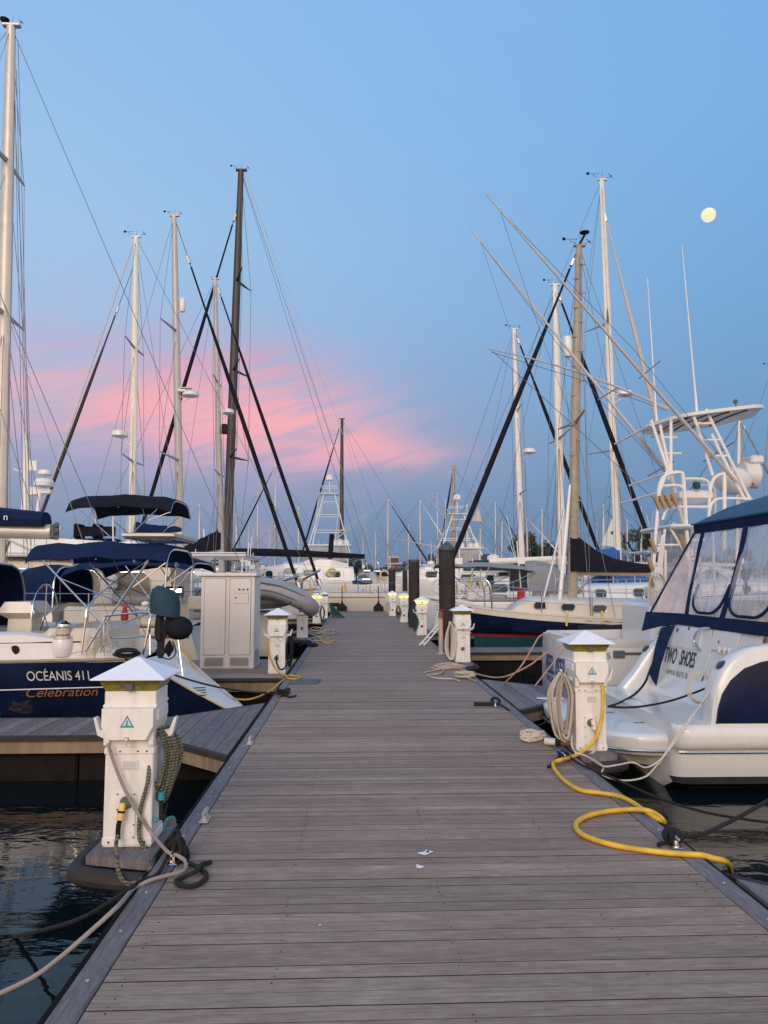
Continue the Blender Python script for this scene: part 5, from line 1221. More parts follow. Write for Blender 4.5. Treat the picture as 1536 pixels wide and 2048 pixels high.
xsn = [2.95, 3.0, 3.08, 3.25, 3.6, 4.2, 5, 6, 7.2, 8.5, 10, 11.5, 13, 14.5, 15.6, 16]
for i, x in enumerate(xsn):
    w = wy(x)*(.93 if i == 0 else .985 if i == 1 else 1); r = []
    for k, z, m_ in sec[1:]:
        zz = z+(.35*((x-8)/8)**2*(1 if z > .1 else .3) if x > 8 else 0)
        kk = 0 if False else k
        if x < 3.9 and z > .16: zz = min(zz, .16+.001*len(r)+max(0, (x-3.0))*.0)
        r.append((x, yc-w*kk, zz))
    rings.append([(x, yc-w*.05, -.9)]+[(x, yc-w*.80, -.46)]+r+[(p_[0], 2*yc-p_[1], p_[2]) for p_ in reversed(r)]+[(x, yc+w*.80, -.46)]+[(x, yc+w*.05, -.9)])
q = MB(); nn = len(rings[0]); vs = [p_ for r in rings for p_ in r]; q.v = vs
ns_ = len(sec)-1
def mi(i): j = i if i < nn/2 else nn-2-i; return 1 if j <= 2 else 0
for k in range(len(rings)-1):
    for i in range(nn-1): q.f.append((k*nn+i, k*nn+i+1, (k+1)*nn+i+1, (k+1)*nn+i)); q.m.append(mi(i))
q.f.append(tuple(range(nn))); q.m.append(0)
q.build('hull', ['gel_white', 'rubber'], g, smooth=50)
q = MB()      # dark underwater stern
q.box((3.1, yc-1.05, -.8), (5, yc+1.05, -.34), bev=.05); q.build('hull_bottom', 'rubber', g)
q = MB()
for s_ in (-1, 1): q.tube([(x, yc+s_*wy(x)*(.978 if x > 3.05 else .96), -.085) for x in xsn[1:12]], .012, 6)
q.build('rub_strip', 'steel', g)
# quarter wings with the coved top line
def wing_prof(s_):
    pts = [(3.27, .10), (3.29, .21), (3.32, .42), (3.40, .62), (3.52, .77), (3.68, .86), (3.9, .90), (4.3, .94), (4.9, .96), (6.5, 1.0)] if s_ < 0 else [(3.27, .10), (3.31, .20), (3.45, .36), (3.68, .66), (3.92, .86), (4.1, .92), (4.4, .95), (5, .97), (6.5, 1.0)]
    return crom([Vector((x, 0, z)) for x, z in pts], 5)
for s_ in (-1, 1):
    pr = wing_prof(s_); rr = []; th_ = .22 if s_ < 0 else .22
    for p_ in pr:
        yo = yc+s_*wy(p_.x)*.995; yi = yo-s_*th_; e = .05
        rr.append([(p_.x, yo, .1), (p_.x, yo, p_.z-e), (p_.x-.0, yo-s_*.02, p_.z-.012), (p_.x, yo-s_*.07, p_.z), (p_.x, yi+s_*.07, p_.z), (p_.x, yi+s_*.02, p_.z-.012), (p_.x+.02, yi, p_.z-e), (p_.x+.02, yi, .02)])
    q = MB(); q.loft(rr); q.build('quarter_wing', 'gel_white', g, smooth=50)
    q = MB(); c = Vector((3.46 if s_ < 0 else 3.66, yc+s_*(1.15 if s_ < 0 else 1.2), .70 if s_ < 0 else .64)); q.xform(Matrix()); q.lathe((0, 0, 0), [(.055, 0), (.055, .01), (.035, .022), (0, .024)], 16); q.xform(Matrix.Translation(c) @ Matrix.Rotation(rad(-42), 4, 'Y')); q.build('deck_light', 'glass_dark', g)
# navy topside panel
for s_ in (-1, 1):
    edge = [P(1436, 1450, Yn), P(1438, 1425, Yn), P(1446, 1392, Yn), P(1464, 1362, Yn), P(1492, 1337, Yn), P(1536, 1320, Yn)]
    low = edge[0].z; q = MB(); rr = []
    xs_ = [4.3, 4.8, 5, 5.5, 6, 6.5, 7, 8, 9, 10.5, 12] if s_ > 0 else [edge[0].x, 3.355, 3.37, 3.40, 3.44, 3.49, 3.55, 3.62, 3.7, 3.78, 3.9, 4.05, 4.2, 5, 6, 7.5, 9, 10.5, 12]
    def topz(x):
        pr = [(e.x, e.z) for e in edge]+[(4.4, .80), (7, .84), (12, .95)]
        for (a, za), (c, zc) in zip(pr, pr[1:]):
            if a <= x <= c+1e-6: return za+(zc-za)*((x-a)/(c-a) if c > a else 0)
        return pr[-1][1]
    for x in xs_:
        tz = max(topz(x), low+.01); w0 = wy(x)*.99; yo = yc+s_*(w0+.014); rr.append([(x, yo-s_*.02, low), (x, yo, low+.006), (x, yo+s_*.006, (low+tz)/2), (x, yo, tz-.006), (x, yo-s_*.02, tz)])
    q.loft(rr, closed=True); o = q.build('topside_panel', 'navy_gel', g, smooth=60)
    q = MB(); q.tube([(x, yc+s_*(wy(x)*.99+.012), topz(x)+.012) for x in xs_ if x > 3.85], .014, 6); q.build('panel_trim', 'steel', o)
# gunwale, side deck
q = MB(); q.loft([[(x, yc-1.27, z) , (x, yc-1.27, z+.25), (x, yc+1.27, z+.25), (x, yc+1.27, z)] for x, z in ((4.0, .72), (5, .78), (9, .85))]); q.build('cockpit_side', 'gel_white', g)
# swim platform
q = MB()
def plat(z, e, xe=0): return crom([Vector((3.8, yc-1.10+e, z)), Vector((3.0, yc-1.10+e, z)), Vector((2.55+e, yc-1.00+e, z)), Vector((2.30+e, yc-.65, z)), Vector((2.22+e, yc, z)), Vector((2.22+e, yc+.6, z)), Vector((2.32+e, yc+1.0-e, z)), Vector((2.6+e, yc+1.16-e, z)), Vector((3.0, yc+1.2-e, z)), Vector((3.8, yc+1.2-e, z))], 5)
q.loft([plat(-.17, .10), plat(-.15, .04), plat(-.04, .005), plat(.015, 0), plat(.04, .02), plat(.05, .05)]); q.build('swim_platform', 'gel_white', g, smooth=50)
q = MB(); q.loft([plat(-.30, .34), plat(-.28, .2), plat(-.171, .13)]); q.build('platform_underside', 'gel_cream', g)
q = MB(); q.tube([p_+Vector((-.004, 0, 0)) for p_ in plat(-.10, -.01)], .012, 6); q.build('platform_trim', 'steel', g)
q = MB()
for x, y in ((2.9, 7.7), (2.8, 8.3), (2.75, 8.9), (3.2, 7.6), (3.25, 8.5), (2.6, 8.6)): q.box((x-.05, y-.015, .0505), (x+.05, y+.015, .054)); 
q.build('platform_fitting', 'mat_grey', g)
q = MB(); c = P(1090, 1397, 9.0); q.tube([c+Vector((-.10, 0, 0)), c+Vector((.22, 0, .0))], .016, 8); q.tube([c+Vector((.05, .0, -.05)), c+Vector((.2, 0, -.05))], .016, 8); q.tube([c+Vector((.12, 0, 0)), c+Vector((.12, 0, -.06))], .02, 8); q.build('cleat', 'steel', g)
# transom wall
tx = lambda z: 3.71+(z-.05)*.24
q = MB(); rows = []
for z in (.02, .05, .15, .27, .4, .6, .8, .96, 1.02):
    off = .0 if z > .2 else -.10*(1-(z/.2))**2
    rows.append([(tx(z)+off, y, z) for y in (7.2, 7.6, 8.0, 8.4, 8.8, 9.0, 9.2)])
q.sheet(rows, .04); q.build('transom_wall', 'gel_white', g)
def tr(px, py): # point on transom plane by pixel
    r = ray(px, py); k = (3.71-.05*.24+.24*EYE)/(r.x-.24*r.z); return Vector((0, 0, EYE))+r*k
nrm = Vector((-1, 0, .24)).normalized()
def panel(pxs, off, th, m_, name, par):
    q = MB(); pts = [tr(*p_)+nrm*off for p_ in pxs]; q.prism(pts, nrm*th); return q.build(name, m_, par, smooth=0)
gate = panel([(1352, 1249), (1312, 1361), (1398, 1383), (1425, 1300), (1428, 1252)], .004, .012, 'gel_white', 'transom_gate', g)
q = MB(); pts = [tr(*p_)+nrm*.006 for p_ in [(1348, 1249), (1309, 1362), (1400, 1385), (1431, 1252)]]; q.tube(pts, .008, 5); q.build('gate_seam', 'rope_black', gate)
panel([(1350, 1253), (1343, 1292), (1402, 1302), (1408, 1258)], .017, .008, 'gel_white', 'hatch', gate)
o = panel([(1432, 1250), (1424, 1300), (1471, 1304), (1490, 1255)], .004, .014, 'gel_white', 'shower_hatch', g)
for px, py in ((1441, 1303), (1452, 1304), (1461, 1305)): q = MB(); a = tr(px, py); q.box(a+Vector((-.03, -.02, -.02)), a+Vector((.0, .02, .05)), bev=.01); q.build('hinge', 'gel_white', o)
for pts in ([(1343, 1252), (1336, 1258), (1327, 1275), (1332, 1292)], [(1425, 1257), (1411, 1262), (1400, 1285), (1405, 1303)]):
    q = MB(); pp = [tr(*p_)+nrm*(.02 if i in (0, 3) else .07) for i, p_ in enumerate(pts)]; q.tube(crom(pp, 6), .014, 8); q.build('grab_rail', 'steel', g)
q = MB()
for px, py, r_ in ((1359, 1262, .035), (1382, 1259, .03), (1441, 1285, .018)): q = MB(); a = tr(px, py)+nrm*.02; q.ball(a, r_, n=10, sc=(.4, 1, 1)); q.build('transom_fitting', 'mat_grey', g)
for txt, p0, p1, p2, m_, sh_, bo in (('TWO', (1331, 1323), (1353, 1328), (1336, 1293), 'letter_dark', .18, .014), ('SHOES', (1361, 1329), (1391, 1337), (1366, 1299), 'letter_dark', .18, .014), ('VIRGINIA BEACH, VA', (1333, 1357), (1377, 1366), (1336, 1338), 'letter_grey', 0, .01)):
    a, c, u_ = tr(*p0), tr(*p1), tr(*p2); tm = text_mesh(txt, 1, .004, sh_, 1, bo/.1*.1)
    w_ = max(v[0] for v in tm.v)-min(v[0] for v in tm.v); h_ = .72; kx = (c-a).length/w_; ky = (u_-a).length/h_
    x0_ = min(v[0] for v in tm.v); tm.v = [((v[0]-x0_)*kx, v[1]*ky, v[2]*.5) for v in tm.v]
    u = (c-a).normalized(); up = Vector((.24, 0, 1)).normalized(); place(tm, a+nrm*.019, u, up); tm.build('name_lettering', m_, g, smooth=0)
q = MB(); a = tr(1357, 1312)+nrm*.018; q.box(a+Vector((-.004, -.05, -.10)), a+Vector((0, .05, -.085)))
for k in range(3): q.tube([a+Vector((0, .04-.04*k, -.08)), a+Vector((.01, .03-.03*k, .02+.02*(k == 1)))], .006, 4)
q.build('emblem', 'letter_grey', g)
# canvas: skirt, aft curtain, roof, hanging flap
zb0, zb1 = 1.0, 1.10
bot = lambda y: Vector((3.95+max(0, (y-9.0))*-.5, y, 1.1)); top = lambda y: Vector((4.33, y, 2.10))
q = MB(); rows = [[Vector((tx(.97)-.02+max(0, (y-9.0))*-.6-.01, y, .965-max(0, y-9.1)*.3)) for y in (6.95, 7.4, 7.8, 8.2, 8.6, 9.0, 9.2, 9.45)], [Vector((3.95-.03+max(0, (y-9.0))*-.5, y, 1.10)) for y in (6.95, 7.4, 7.8, 8.2, 8.6, 9.0, 9.2, 9.45)]]
q.sheet(rows, .012); cv = q.build('canvas_skirt', 'navy_canvas', g)
q = MB(); rows = [[P(1350, 1252, 9.06), P(1336, 1252, 9.1), P(1322, 1257, 9.14)], [P(1339, 1277, 9.06), P(1325, 1280, 9.1), P(1312, 1290, 9.14)], [P(1322, 1330, 9.04), P(1312, 1335, 9.08), P(1302, 1340, 9.12)], [P(1313, 1372, 9.02), P(1306, 1362, 9.06), P(1299, 1350, 9.1)]]
q.sheet(rows, .015); q.build('hanging_flap', 'navy_canvas', g)
q = MB()
def strip(a, c, w, lean=0, n=8, curve=0):
    rows = []
    for i in range(n+1):
        u = i/n; p_ = a.lerp(c, u); p_ = p_+Vector((-.018, curve*math.sin(PI*u), 0)); rows.append([p_+Vector((0, -w/2, 0)), p_+Vector((0, w/2, 0))])
    q.sheet(rows, .01)
strip(bot(8.82), top(9.12), .085, curve=.03); strip(bot(7.96), top(8.10), .10, curve=-.05); strip(bot(7.02), top(7.02), .09)
strip(bot(9.40), top(9.35), .05)
for y0, y1 in ((7.06, 7.92), (8.0, 8.78)):   # rounded bottom piping of the windows
    rows = []
    pts = crom([bot(y0+.02)+Vector((.15, 0, .35)), bot(y0+.04)+Vector((.05, 0, .14)), bot(y0+.2)+Vector((.02, 0, .04)), bot((y0+y1)/2)+Vector((.02, 0, .03)), bot(y1-.2)+Vector((.02, 0, .04)), bot(y1-.04)+Vector((.06, 0, .14)), bot(y1)+Vector((.15, 0, .35))], 6)
    q.tube([p_+Vector((-.025, 0, 0)) for p_ in pts], .016, 6)
q.sheet([[top(y)+Vector((-.02, 0, -.02)) for y in (6.95, 7.5, 8, 8.5, 9, 9.35)], [top(y)+Vector((-.03, 0, .11)) for y in (6.95, 7.5, 8, 8.5, 9, 9.35)]], .012)
q.build('canvas_frame', 'navy_canvas', g)
for (y0, y1, yt0, yt1, m_) in ((7.05, 7.92, 7.05, 8.06, 'vinyl'), (8.0, 8.80, 8.14, 9.08, 'vinyl'), (8.86, 9.38, 9.16, 9.33, 'vinyl_warm')):
    rows = []
    for i in range(9):
        u = i/8; rows.append([bot(y0+(y1-y0)*j/6).lerp(top(yt0+(yt1-yt0)*j/6), u)+Vector((-.03*math.sin(PI*u)+.012*math.sin(3*u+2*j), 0, 0)) for j in range(7)])
    q = MB(); 
    for i in range(8):
        pass
    vs = [p_ for r in rows for p_ in r]; q.add(vs, [(i*7+j, i*7+j+1, (i+1)*7+j+1, (i+1)*7+j) for i in range(8) for j in range(6)]); q.build('clear_window', m_, g)
q = MB(); rows = []
for i, x in enumerate((4.28, 4.7, 5.3, 6.0, 7.0)):
    rows.append([Vector((x, y, 2.19+[0, .20, .38, .42, .36][i]*(1 if abs(y-8.15) < 1.1 else .25)+.02)) for y in (6.93, 7.05, 7.4, 8.15, 8.9, 9.25, 9.38)])
q.sheet(rows, .02); q.build('canvas_roof', 'blue_canvas', g)
q = MB()
q.sheet([[Vector((x, 6.95, z)) for x in (4.0, 4.8, 5.6, 7)] for z in (1.0, 1.12)], .012); q.sheet([[Vector((x, 6.93, 2.1)) for x in (4.3, 5, 6, 7)], [Vector((x, 6.93, 2.24)) for x in (4.3, 5, 6, 7)]], .012)
q.build('side_canvas', 'navy_canvas', g)
q = MB(); q.add([Vector((4.0, 6.96, 1.12)), Vector((7, 6.96, 1.12)), Vector((7, 6.94, 2.1)), Vector((4.33, 6.94, 2.1))], [(0, 1, 2, 3)]); q.build('side_window', 'vinyl', g, smooth=0)
q = MB(); q.box((7, 6.98, .9), (12.5, 9.4, 1.35), bev=.2); q.box((7, 7.1, 1.3), (8.2, 9.3, 2.1), bev=.1); q.build('foredeck', 'gel_white', g)
q = MB(); q.box((4.6, 8.6, .4), (5.2, 9.3, 1.25), bev=.06); q.box((4.5, 7.1, .4), (4.95, 8.3, .98), bev=.08); q.box((6.1, 7.3, .4), (6.4, 8.1, 1.5), bev=.06); q.box((3.98, 7.0, .3), (7.0, 9.4, .42)); q.build('cockpit_seat', 'gel_cream', g)

# ---- fishing boat with tower and blue lettering
A = P(1092, 1272, 12.9); xs = A.x
b = Boat('fishing_boat', 'white fishing boat with blue lettering on its stern and a tall pipe tower with canopy', 'fishing boat', xs, 1, 9.5, 11.95, 2.3, .60, trk=.06, sr=.93, bowup=.6)
b.hull(['gel_white', 'navy_gel', 'navy_gel'])
q = MB()
for sd in (-1, 1):
    rr = []
    for i in range(12):
        s = .05+i*.36; w = b.hw(s/b.L); z = b.sh(s/b.L); rr.append([b.p(s, sd*w*1.01, z-.08), b.p(s, sd*w*1.02, z+.03), b.p(s, sd*(w-.2), z+.04), b.p(s, sd*(w-.22), z-.5)])
    q.loft(rr)
q.box(b.p(.0, -1.0, .35), b.p(.22, 1.0, .64), bev=.03); q.build('gunwale', 'gel_white', b.g)
q = MB(); q.box(b.p(.1, -1, .0), b.p(4.0, 1, .06)); q.box(b.p(3.4, -.95, 0), b.p(9, .95, .7)); q.build('cockpit_floor', 'gel_cream', b.g)
q = MB(); q.tube([b.p(s*.5, -b.hw(s*.5/b.L)*1.015-.01, b.sh(s*.5/b.L)-.16) for s in range(1, 14)], .016, 6); q.build('rub_rail', 'mat_grey', b.g)
for txt, p0, p1, hpx, bo in (('REEL ISSUES', (1094, 1338), (1144, 1348), 40, .02), ('VIRGINIA BEACH', (1098, 1356), (1141, 1364), 13, .0)):
    Yq0 = 12.9; x_ = xs-.115
    def tq(px, py): r = ray(px, py); return Vector((0, 0, EYE))+r*(x_/r.x)
    a, c, u_ = tq(*p0), tq(*p1), tq(p0[0], p0[1]-hpx*.86); tm = text_mesh(txt, 1, .003, 0, 1, bo); w_ = max(v[0] for v in tm.v)-min(v[0] for v in tm.v)
    tm.v = [(v[0]*abs(c.y-a.y)/w_, v[1]*(u_.z-a.z)/.72, v[2]*.4) for v in tm.v]; densify(tm, .05); place(tm, (x_-.03, a.y, a.z-.01), (0, -1, 0), (0, 0, 1)); wrap(tm, [o_ for o_ in b.g.children if o_.name.startswith('transom')][0], (1, 0, 0), x_-1); tm.build('name_lettering', 'letter_blue', b.g, smooth=0)
q = MB(); a = P(1226, 1304, 10.84); q.box(a+Vector((0, -.02, -.08)), a+Vector((.17, 0, .02)), bev=.005); q.build('registration_plate', 'mat_grey', b.g)
tm = text_mesh("S", .12, .002, 0, 1, 0); place(tm, P(1214, 1317, 10.80), (1, 0, 0), (0, 0, 1)); tm.build('hull_lettering', 'letter_dark', b.g, smooth=0)
# helm console + cabin
q = MB(); c0 = P(1300, 1335, 11.4).x; q.box((c0, 11.3, .1), (c0+1.2, 12.6, 1.15), bev=.06); q.build('helm_console', 'gel_white', b.g)
q = MB(); q.box((c0+1.6, 11.2, .4), (c0+5, 12.7, .95), bev=.1); q.build('cabin', 'gel_white', b.g)
# tower pipes
Ya, Yb = 11.15, 12.75
tw = MB(); r_ = .026
def pp(*a): return [P(x, y, Y) for x, y, Y in a]
legs = [pp((1302, 840, Ya), (1335, 940, Ya), (1318, 985, Ya), (1312, 1060, Ya), (1300, 1240, Ya)), pp((1320, 845, Yb), (1340, 945, Yb), (1336, 960, Yb)),
        pp((1412, 818, Yb), (1442, 880, Yb), (1470, 950, Yb), (1503, 1000, Yb)), pp((1386, 829, Ya), (1400, 870, Ya), (1425, 950, Ya))]
for l in legs: tw.tube(l, r_, 8)
for a, c in (((1320, 850), (1340, 945)), ((1342, 834), (1342, 945)), ((1386, 829), (1425, 950)), ((1415, 826), (1500, 1000))):
    tw.tube(pp((*a, Ya), (*c, Ya)), .024, 8)
for y_, xa, xb in ((847, 1392, 1427), (880, 1408, 1444), (912, 1416, 1458), (875, 1323, 1354), (907, 1328, 1362)): tw.tube(pp((xa, y_, Ya), (xb, y_, Ya)), .018, 6)
rail_path(tw, pp((1320, 1020, Ya), (1318, 980, Ya), (1330, 952, Ya), (1360, 945, Ya), (1367, 960, Ya), (1372, 1040, Ya), (1378, 1130, Ya), (1382, 1180, Ya), (1384, 1300, Ya)), .03)
rail_path(tw, pp((1367, 958, Ya), (1400, 958, Ya), (1417, 965, Ya), (1420, 985, Ya)), .022); rail_path(tw, pp((1325, 972, Ya), (1360, 972, Ya), (1372, 990, Ya)), .022); rail_path(tw, pp((1392, 970, Yb), (1420, 972, Yb), (1430, 985, Yb), (1430, 1040, Yb)), .022)
rail_path(tw, pp((1418, 1040, Ya), (1420, 985, Ya), (1430, 955, Ya), (1455, 946, Ya), (1465, 945, Ya)), .026); tw.tube(pp((1449, 935, Ya), (1449, 1100, Ya)), .03, 8)
rail_path(tw, pp((1418, 1030, Ya), (1425, 1005, Ya), (1445, 997, Ya), (1500, 998, Ya)), .022); tw.tube(pp((1423, 868, Ya), (1440, 905, Ya), (1490, 1000, Ya)), .026, 8)
rail_path(tw, pp((1325, 1040, Ya), (1335, 1018, Ya), (1360, 1014, Ya), (1418, 1014, Ya)), .022); 
for a, c in (((1340, 1055), (1385, 1130)), ((1325, 1070), (1308, 1200)), ((1330, 1058), (1312, 1240)), ((1331, 1100), (1332, 1320)), ((1376, 1080), (1410, 1080)), ((1315, 1090), (1360, 1090)), ((1380, 1118), (1400, 1118))): tw.tube(pp((*a, Ya), (*c, Ya)), .02, 6)
for a, c in (((1400, 1055), (1400, 1250)), ((1425, 1050), (1432, 1250)), ((1360, 1060), (1362, 1250))): tw.tube(pp((*a, Yb), (*c, Yb)), .024, 6)
for x_, y_ in ((1335, 945), (1318, 985), (1425, 950), (1302, 850), (1386, 835)): tw.tube([P(x_, y_, Ya), Vector((P(x_, y_, Ya).x, Yb, P(x_, y_, Ya).z))], .018, 6)
tw.build('tower_pipes', 'white_paint', b.g)
q = MB(); rows = []      # top canopy: a thin oval plate, slightly domed and tilted
xc_ = P(1400, 827, 12.0).x
for i in range(13):
    u = -1+i/6; hw_ = max(.02, (1-abs(u)**3.2))**.5; row = []
    for j in range(9):
        v = -1+j/4; row.append(Vector((xc_+.92*u+.05*v, 12.0+.98*v*hw_, 4.145+.12*u+.03*v*hw_+.05*(1-v*v*hw_*hw_)*(1-u*u))))
    rows.append(row)
q.sheet(rows, .05); o = q.build('tower_canopy', 'white_paint', b.g)
q = MB()
for i in (3, 5, 7, 9): q.tube([p_-Vector((0, 0, .055)) for p_ in rows[i][1:-1]], .015, 5)
q.build('canopy_rib', 'mat_grey', o)
q = MB(); a, c = P(1348, 985, Ya), P(1418, 1003, Ya); q.box((a.x+.1, Ya, c.z+.02), (c.x+.1, Ya+.6, a.z+.04), bev=.04); q.build('tower_seat', 'gel_white', b.g)
q = MB(); a, c = P(1305, 1047, Ya), P(1425, 1058, Ya); q.box((a.x+.25, Ya-.1, c.z), (c.x+.3, Ya+1.2, a.z-.01), bev=.03); q.build('hardtop', 'gel_white', b.g)
q = MB(); q.box((c0+.62, 11.25, 1.15), (c0+.64, 12.3, 2.3)); q.build('clear_curtain', 'vinyl', b.g)
for i, (xa, ya, xb, yb_) in enumerate(((1309, 993, 1320, 1018), (1320, 991, 1331, 1016), (1331, 989, 1343, 1014), (1343, 987, 1355, 1011), (1301, 1077, 1311, 1103), (1296, 1115, 1306, 1141), (1297, 1150, 1306, 1173), (1362, 1070, 1372, 1100), (1362, 1110, 1373, 1138), (1363, 1147, 1372, 1165))):
    q = MB(); q.tube([P(xa, ya, Ya-.06), P(xb, yb_, Ya-.06)], .033, 10); q.build('rod_holder', 'gold', b.g)
q = MB(); q.tube(pp((1308, 1003, Ya-.02), (1350, 998, Ya-.02)), .015, 6); q.build('rod_rack', 'steel', b.g)
c = P(1467, 962, 11.6); q = MB(); q.ball(c, .25, n=16, sc=(1.15, .8, .9)); q.build('bagged_raft', 'white_canvas', b.g)
c = P(1497, 950, 12.0); q = MB(); q.lathe(c, [(.02, -.22), (.22, -.12), (.24, .1), (.1, .2)], 14, axis='X'); q.box(c+Vector((-.05, -.2, .16)), c+Vector((.18, .1, .30)), bev=.03); q.build('spotlight', 'gel_white', b.g)
q = MB(); c = P(1497, 968, 11.7); q.box(c+Vector((-.06, -.02, -.02)), c+Vector((.08, 0, .02))); q.build('red_tag', 'red', b.g)
q = MB(); q.lathe(P(1393, 971, Ya), [(.05, -.05), (.06, 0), (.05, .05)], 10); q.build('tower_horn', 'green_canvas', b.g)
q = MB()
for a, c, Y1_, Y2_ in (((1508, 1005), (972, 388), 11.2, 10.4), ((1335, 945), (940, 457), 12.7, 13.2)):
    q = MB(); A_, C_ = P(*a, Y1_), P(*c, Y2_); n = 10; q.tube([A_.lerp(C_, i/n) for i in range(n+1)], .03, 8, rs=[.029-.019*(i/n)**1.6 for i in range(n+1)]); q.build('outrigger', 'alu', b.g)
q = MB()
A_, C_ = P(1337, 818, 12.7), P(975, 697, 13.5); q.tube([A_.lerp(C_, i/8)-Vector((0, 0, .12*math.sin(PI*i/8)*-1)) for i in range(9)], .02, 6, rs=[.026-.015*i/8 for i in range(9)])
q.build('outrigger', 'alu', b.g)
q = MB()
q.tube([P(1000, 420, 10.5), P(1268, 700, 10.9), P(1480, 960, 11.2)], .005, 4); q.tube(sag(P(1000, 420, 10.5), P(1150, 850, 12), .1), .004, 4); q.tube([P(962, 485, 13.1), P(1020, 660, 13.0)], .004, 4)
q.tube([P(962, 485, 13.1), P(1200, 800, 12.9), P(1330, 945, 12.7)], .005, 4); q.tube([P(982, 704, 13.4), P(1180, 765, 13.1), P(1335, 822, 12.7)], .006, 4); q.tube([P(985, 702, 13.4), P(1310, 1000, 12.8)], .006, 4)
for a, c in (((1278, 757), (1320, 722)), ((1196, 800), (1235, 775)), ((1407, 923), (1468, 884)), ((1296, 952), (1348, 923))): q.tube([P(*a, 11.6), P(*c, 11.6)], .012, 5)
q.build('outrigger_line', 'wire', b.g)
for a, c in (((1393, 812), (1364, 492)), ((1313, 842), (1295, 556))):
    q = MB(); A_, C_ = P(*a, 11.8), P(*c, 11.8); q.tube([A_, A_.lerp(C_, .2), C_], .016, 6, rs=[.02, .014, .006]); q.tube([A_, A_-Vector((0, 0, .12))], .022, 6); q.build('whip_antenna', 'white_paint', b.g)
q = MB(); c = P(1471, 803, 11.9); q.ball(c, .04, n=10); q.tube([c, c-Vector((0, 0, .12))], .012, 6); q.build('anchor_light', 'mat_grey', b.g)
q = MB(); c = P(1310, 1165, 11.1)
for k in range(6): q.tube([c+Vector((.0+.10*math.cos(a*PI/8)*(1+.1*k), -.05-.01*k, -.10*k*.3+(.14+.03*k)*math.sin(a*PI/8))) for a in range(17)], .009, 5)
q.build('hanging_line', 'rope_white', b.g)

# ---- navy hulled sailboat, bow to the dock
A = P(914, 1213, 19.2)
b = Boat('sailing_boat', 'navy sailboat with red and teal waterline, cream cabin and black sail cover', 'sailboat', A.x+11.6, -1, 11.6, 19.2, 3.3, .50, sr=.7, bowup=.36, brk=.45, be=.72, sternup=.1)
b.boot = (.60, .54); b.bp = 5
b.hull(['navy_gel', 'red', 'teal_paint']); b.deck('gel_cream', rail='gel_cream')
q = MB(); 
for sd in (-1, 1):
    q.sheet([[b.p(s*.4, sd*(b.hw(s*.4/b.L)*1.0+.012), b.sh(s*.4/b.L)+z) for s in range(0, 30)] for z in (-.13, .05)], .02)
q.build('bulwark', 'gel_cream', b.g)
q = MB(); q.tube([b.p(s*.4, -(b.hw(s*.4/b.L)*1.0+.03), b.sh(s*.4/b.L)-.30) for s in range(2, 20)], .022, 6); q.build('rub_strake', 'teak', b.g)
q = MB(); q.tube([b.p(11.2, 0, .9), b.p(12.3, 0, 1.06)], .05, 8); q.box(b.p(11.2, -.15, .86), b.p(12.2, .15, .90), bev=.01); q.build('bowsprit', 'gel_cream', b.g)
b.gear(6, 41, s1=3); b.trunk(2.2, 10.35, .66, .50, 'gel_cream', wins=[4.2, 5.3, 6.4, 7.45, 8.2, 8.95, 9.6], wl=.34, wh=.34, wz=.60, front=.6, tumble=.97)
b.trunk(1.8, 3.2, .5, .75, 'gel_white', name='companionway'); b.lifelines(.4, 10.8, .62, 9)
q = MB()
for px in (1120, 1135): pass
rail_path(q, pp((1108, 1205, 19.2), (1110, 1170, 19.2), (1118, 1157, 19.2), (1150, 1155, 19.2), (1164, 1160, 19.2), (1168, 1205, 19.2)), .02); rail_path(q, pp((1125, 1205, 19.4), (1126, 1165, 19.4), (1136, 1155, 19.4), (1158, 1155, 19.4)), .018); q.build('mast_pulpit', 'steel', b.g)
m0, m1 = P(1144, 1200, 19.2), P(1158, 492, 19.2)
b.mast(m0, m1, .13, 'mast_tan', spreaders=(.49,), sw=1.3, sptan=-.1, steps=True, bowpt=P(879, 1182, 19.2), furl='teal_paint' if False else 'black_canvas', furlr=.065, furlrange=(.02, .93), sternpt=P(1395, 1190, 19.2), boom=(P(1147, 1146, 19.2), P(1300, 1148, 19.2), .06), boommat='mast_tan', reflector=(.705, -1), hs=1.1, wr=.008)
q = MB(); q.tube([m1+Vector((.02, 0, .05)), m1+Vector((.18, 0, .35))], .03, 8); q.lathe(m1+Vector((.16, 0, .33)), [(.04, 0), (.13, .04), (.13, .06), (.06, .09), (.01, .10)], 16); q.build('antenna_dome', 'black_canvas', b.g)
q = MB(); rr = []
prof = [(1139, 1068, 1142), (1150, 1068, 1142), (1170, 1084, 1143), (1195, 1102, 1143), (1225, 1116, 1143), (1260, 1124, 1144), (1300, 1129, 1144)]
for i, (x_, yt, yb_) in enumerate(prof):
    t_, l_ = P(x_, yt, 19.2), P(x_, yb_, 19.2); w = .18-.012*i; rr.append([l_+Vector((0, -w, 0)), l_.lerp(t_, .45)+Vector((0, -w*1.1, 0)), l_.lerp(t_, .85)+Vector((0, -w*.6, 0)), t_, l_.lerp(t_, .85)+Vector((0, w*.6, 0)), l_.lerp(t_, .45)+Vector((0, w*1.1, 0)), l_+Vector((0, w, 0))])
q.loft(rr); q.build('sail_cover', 'black_canvas', b.g)
q = MB(); q.tube([P(1117, 1225, 18.6), P(1134, 1040, 18.9), P(1140, 970, 19.1)], .045, 8, rs=[.05, .05, .03]); q.build('spinnaker_pole', 'white_paint', b.g)
q = MB(); q.tube([P(1087, 1195, 18.4), P(1105, 1125, 18.6), P(1128, 1020, 18.9)], .03, 8); q.build('whisker_pole', 'steel', b.g)
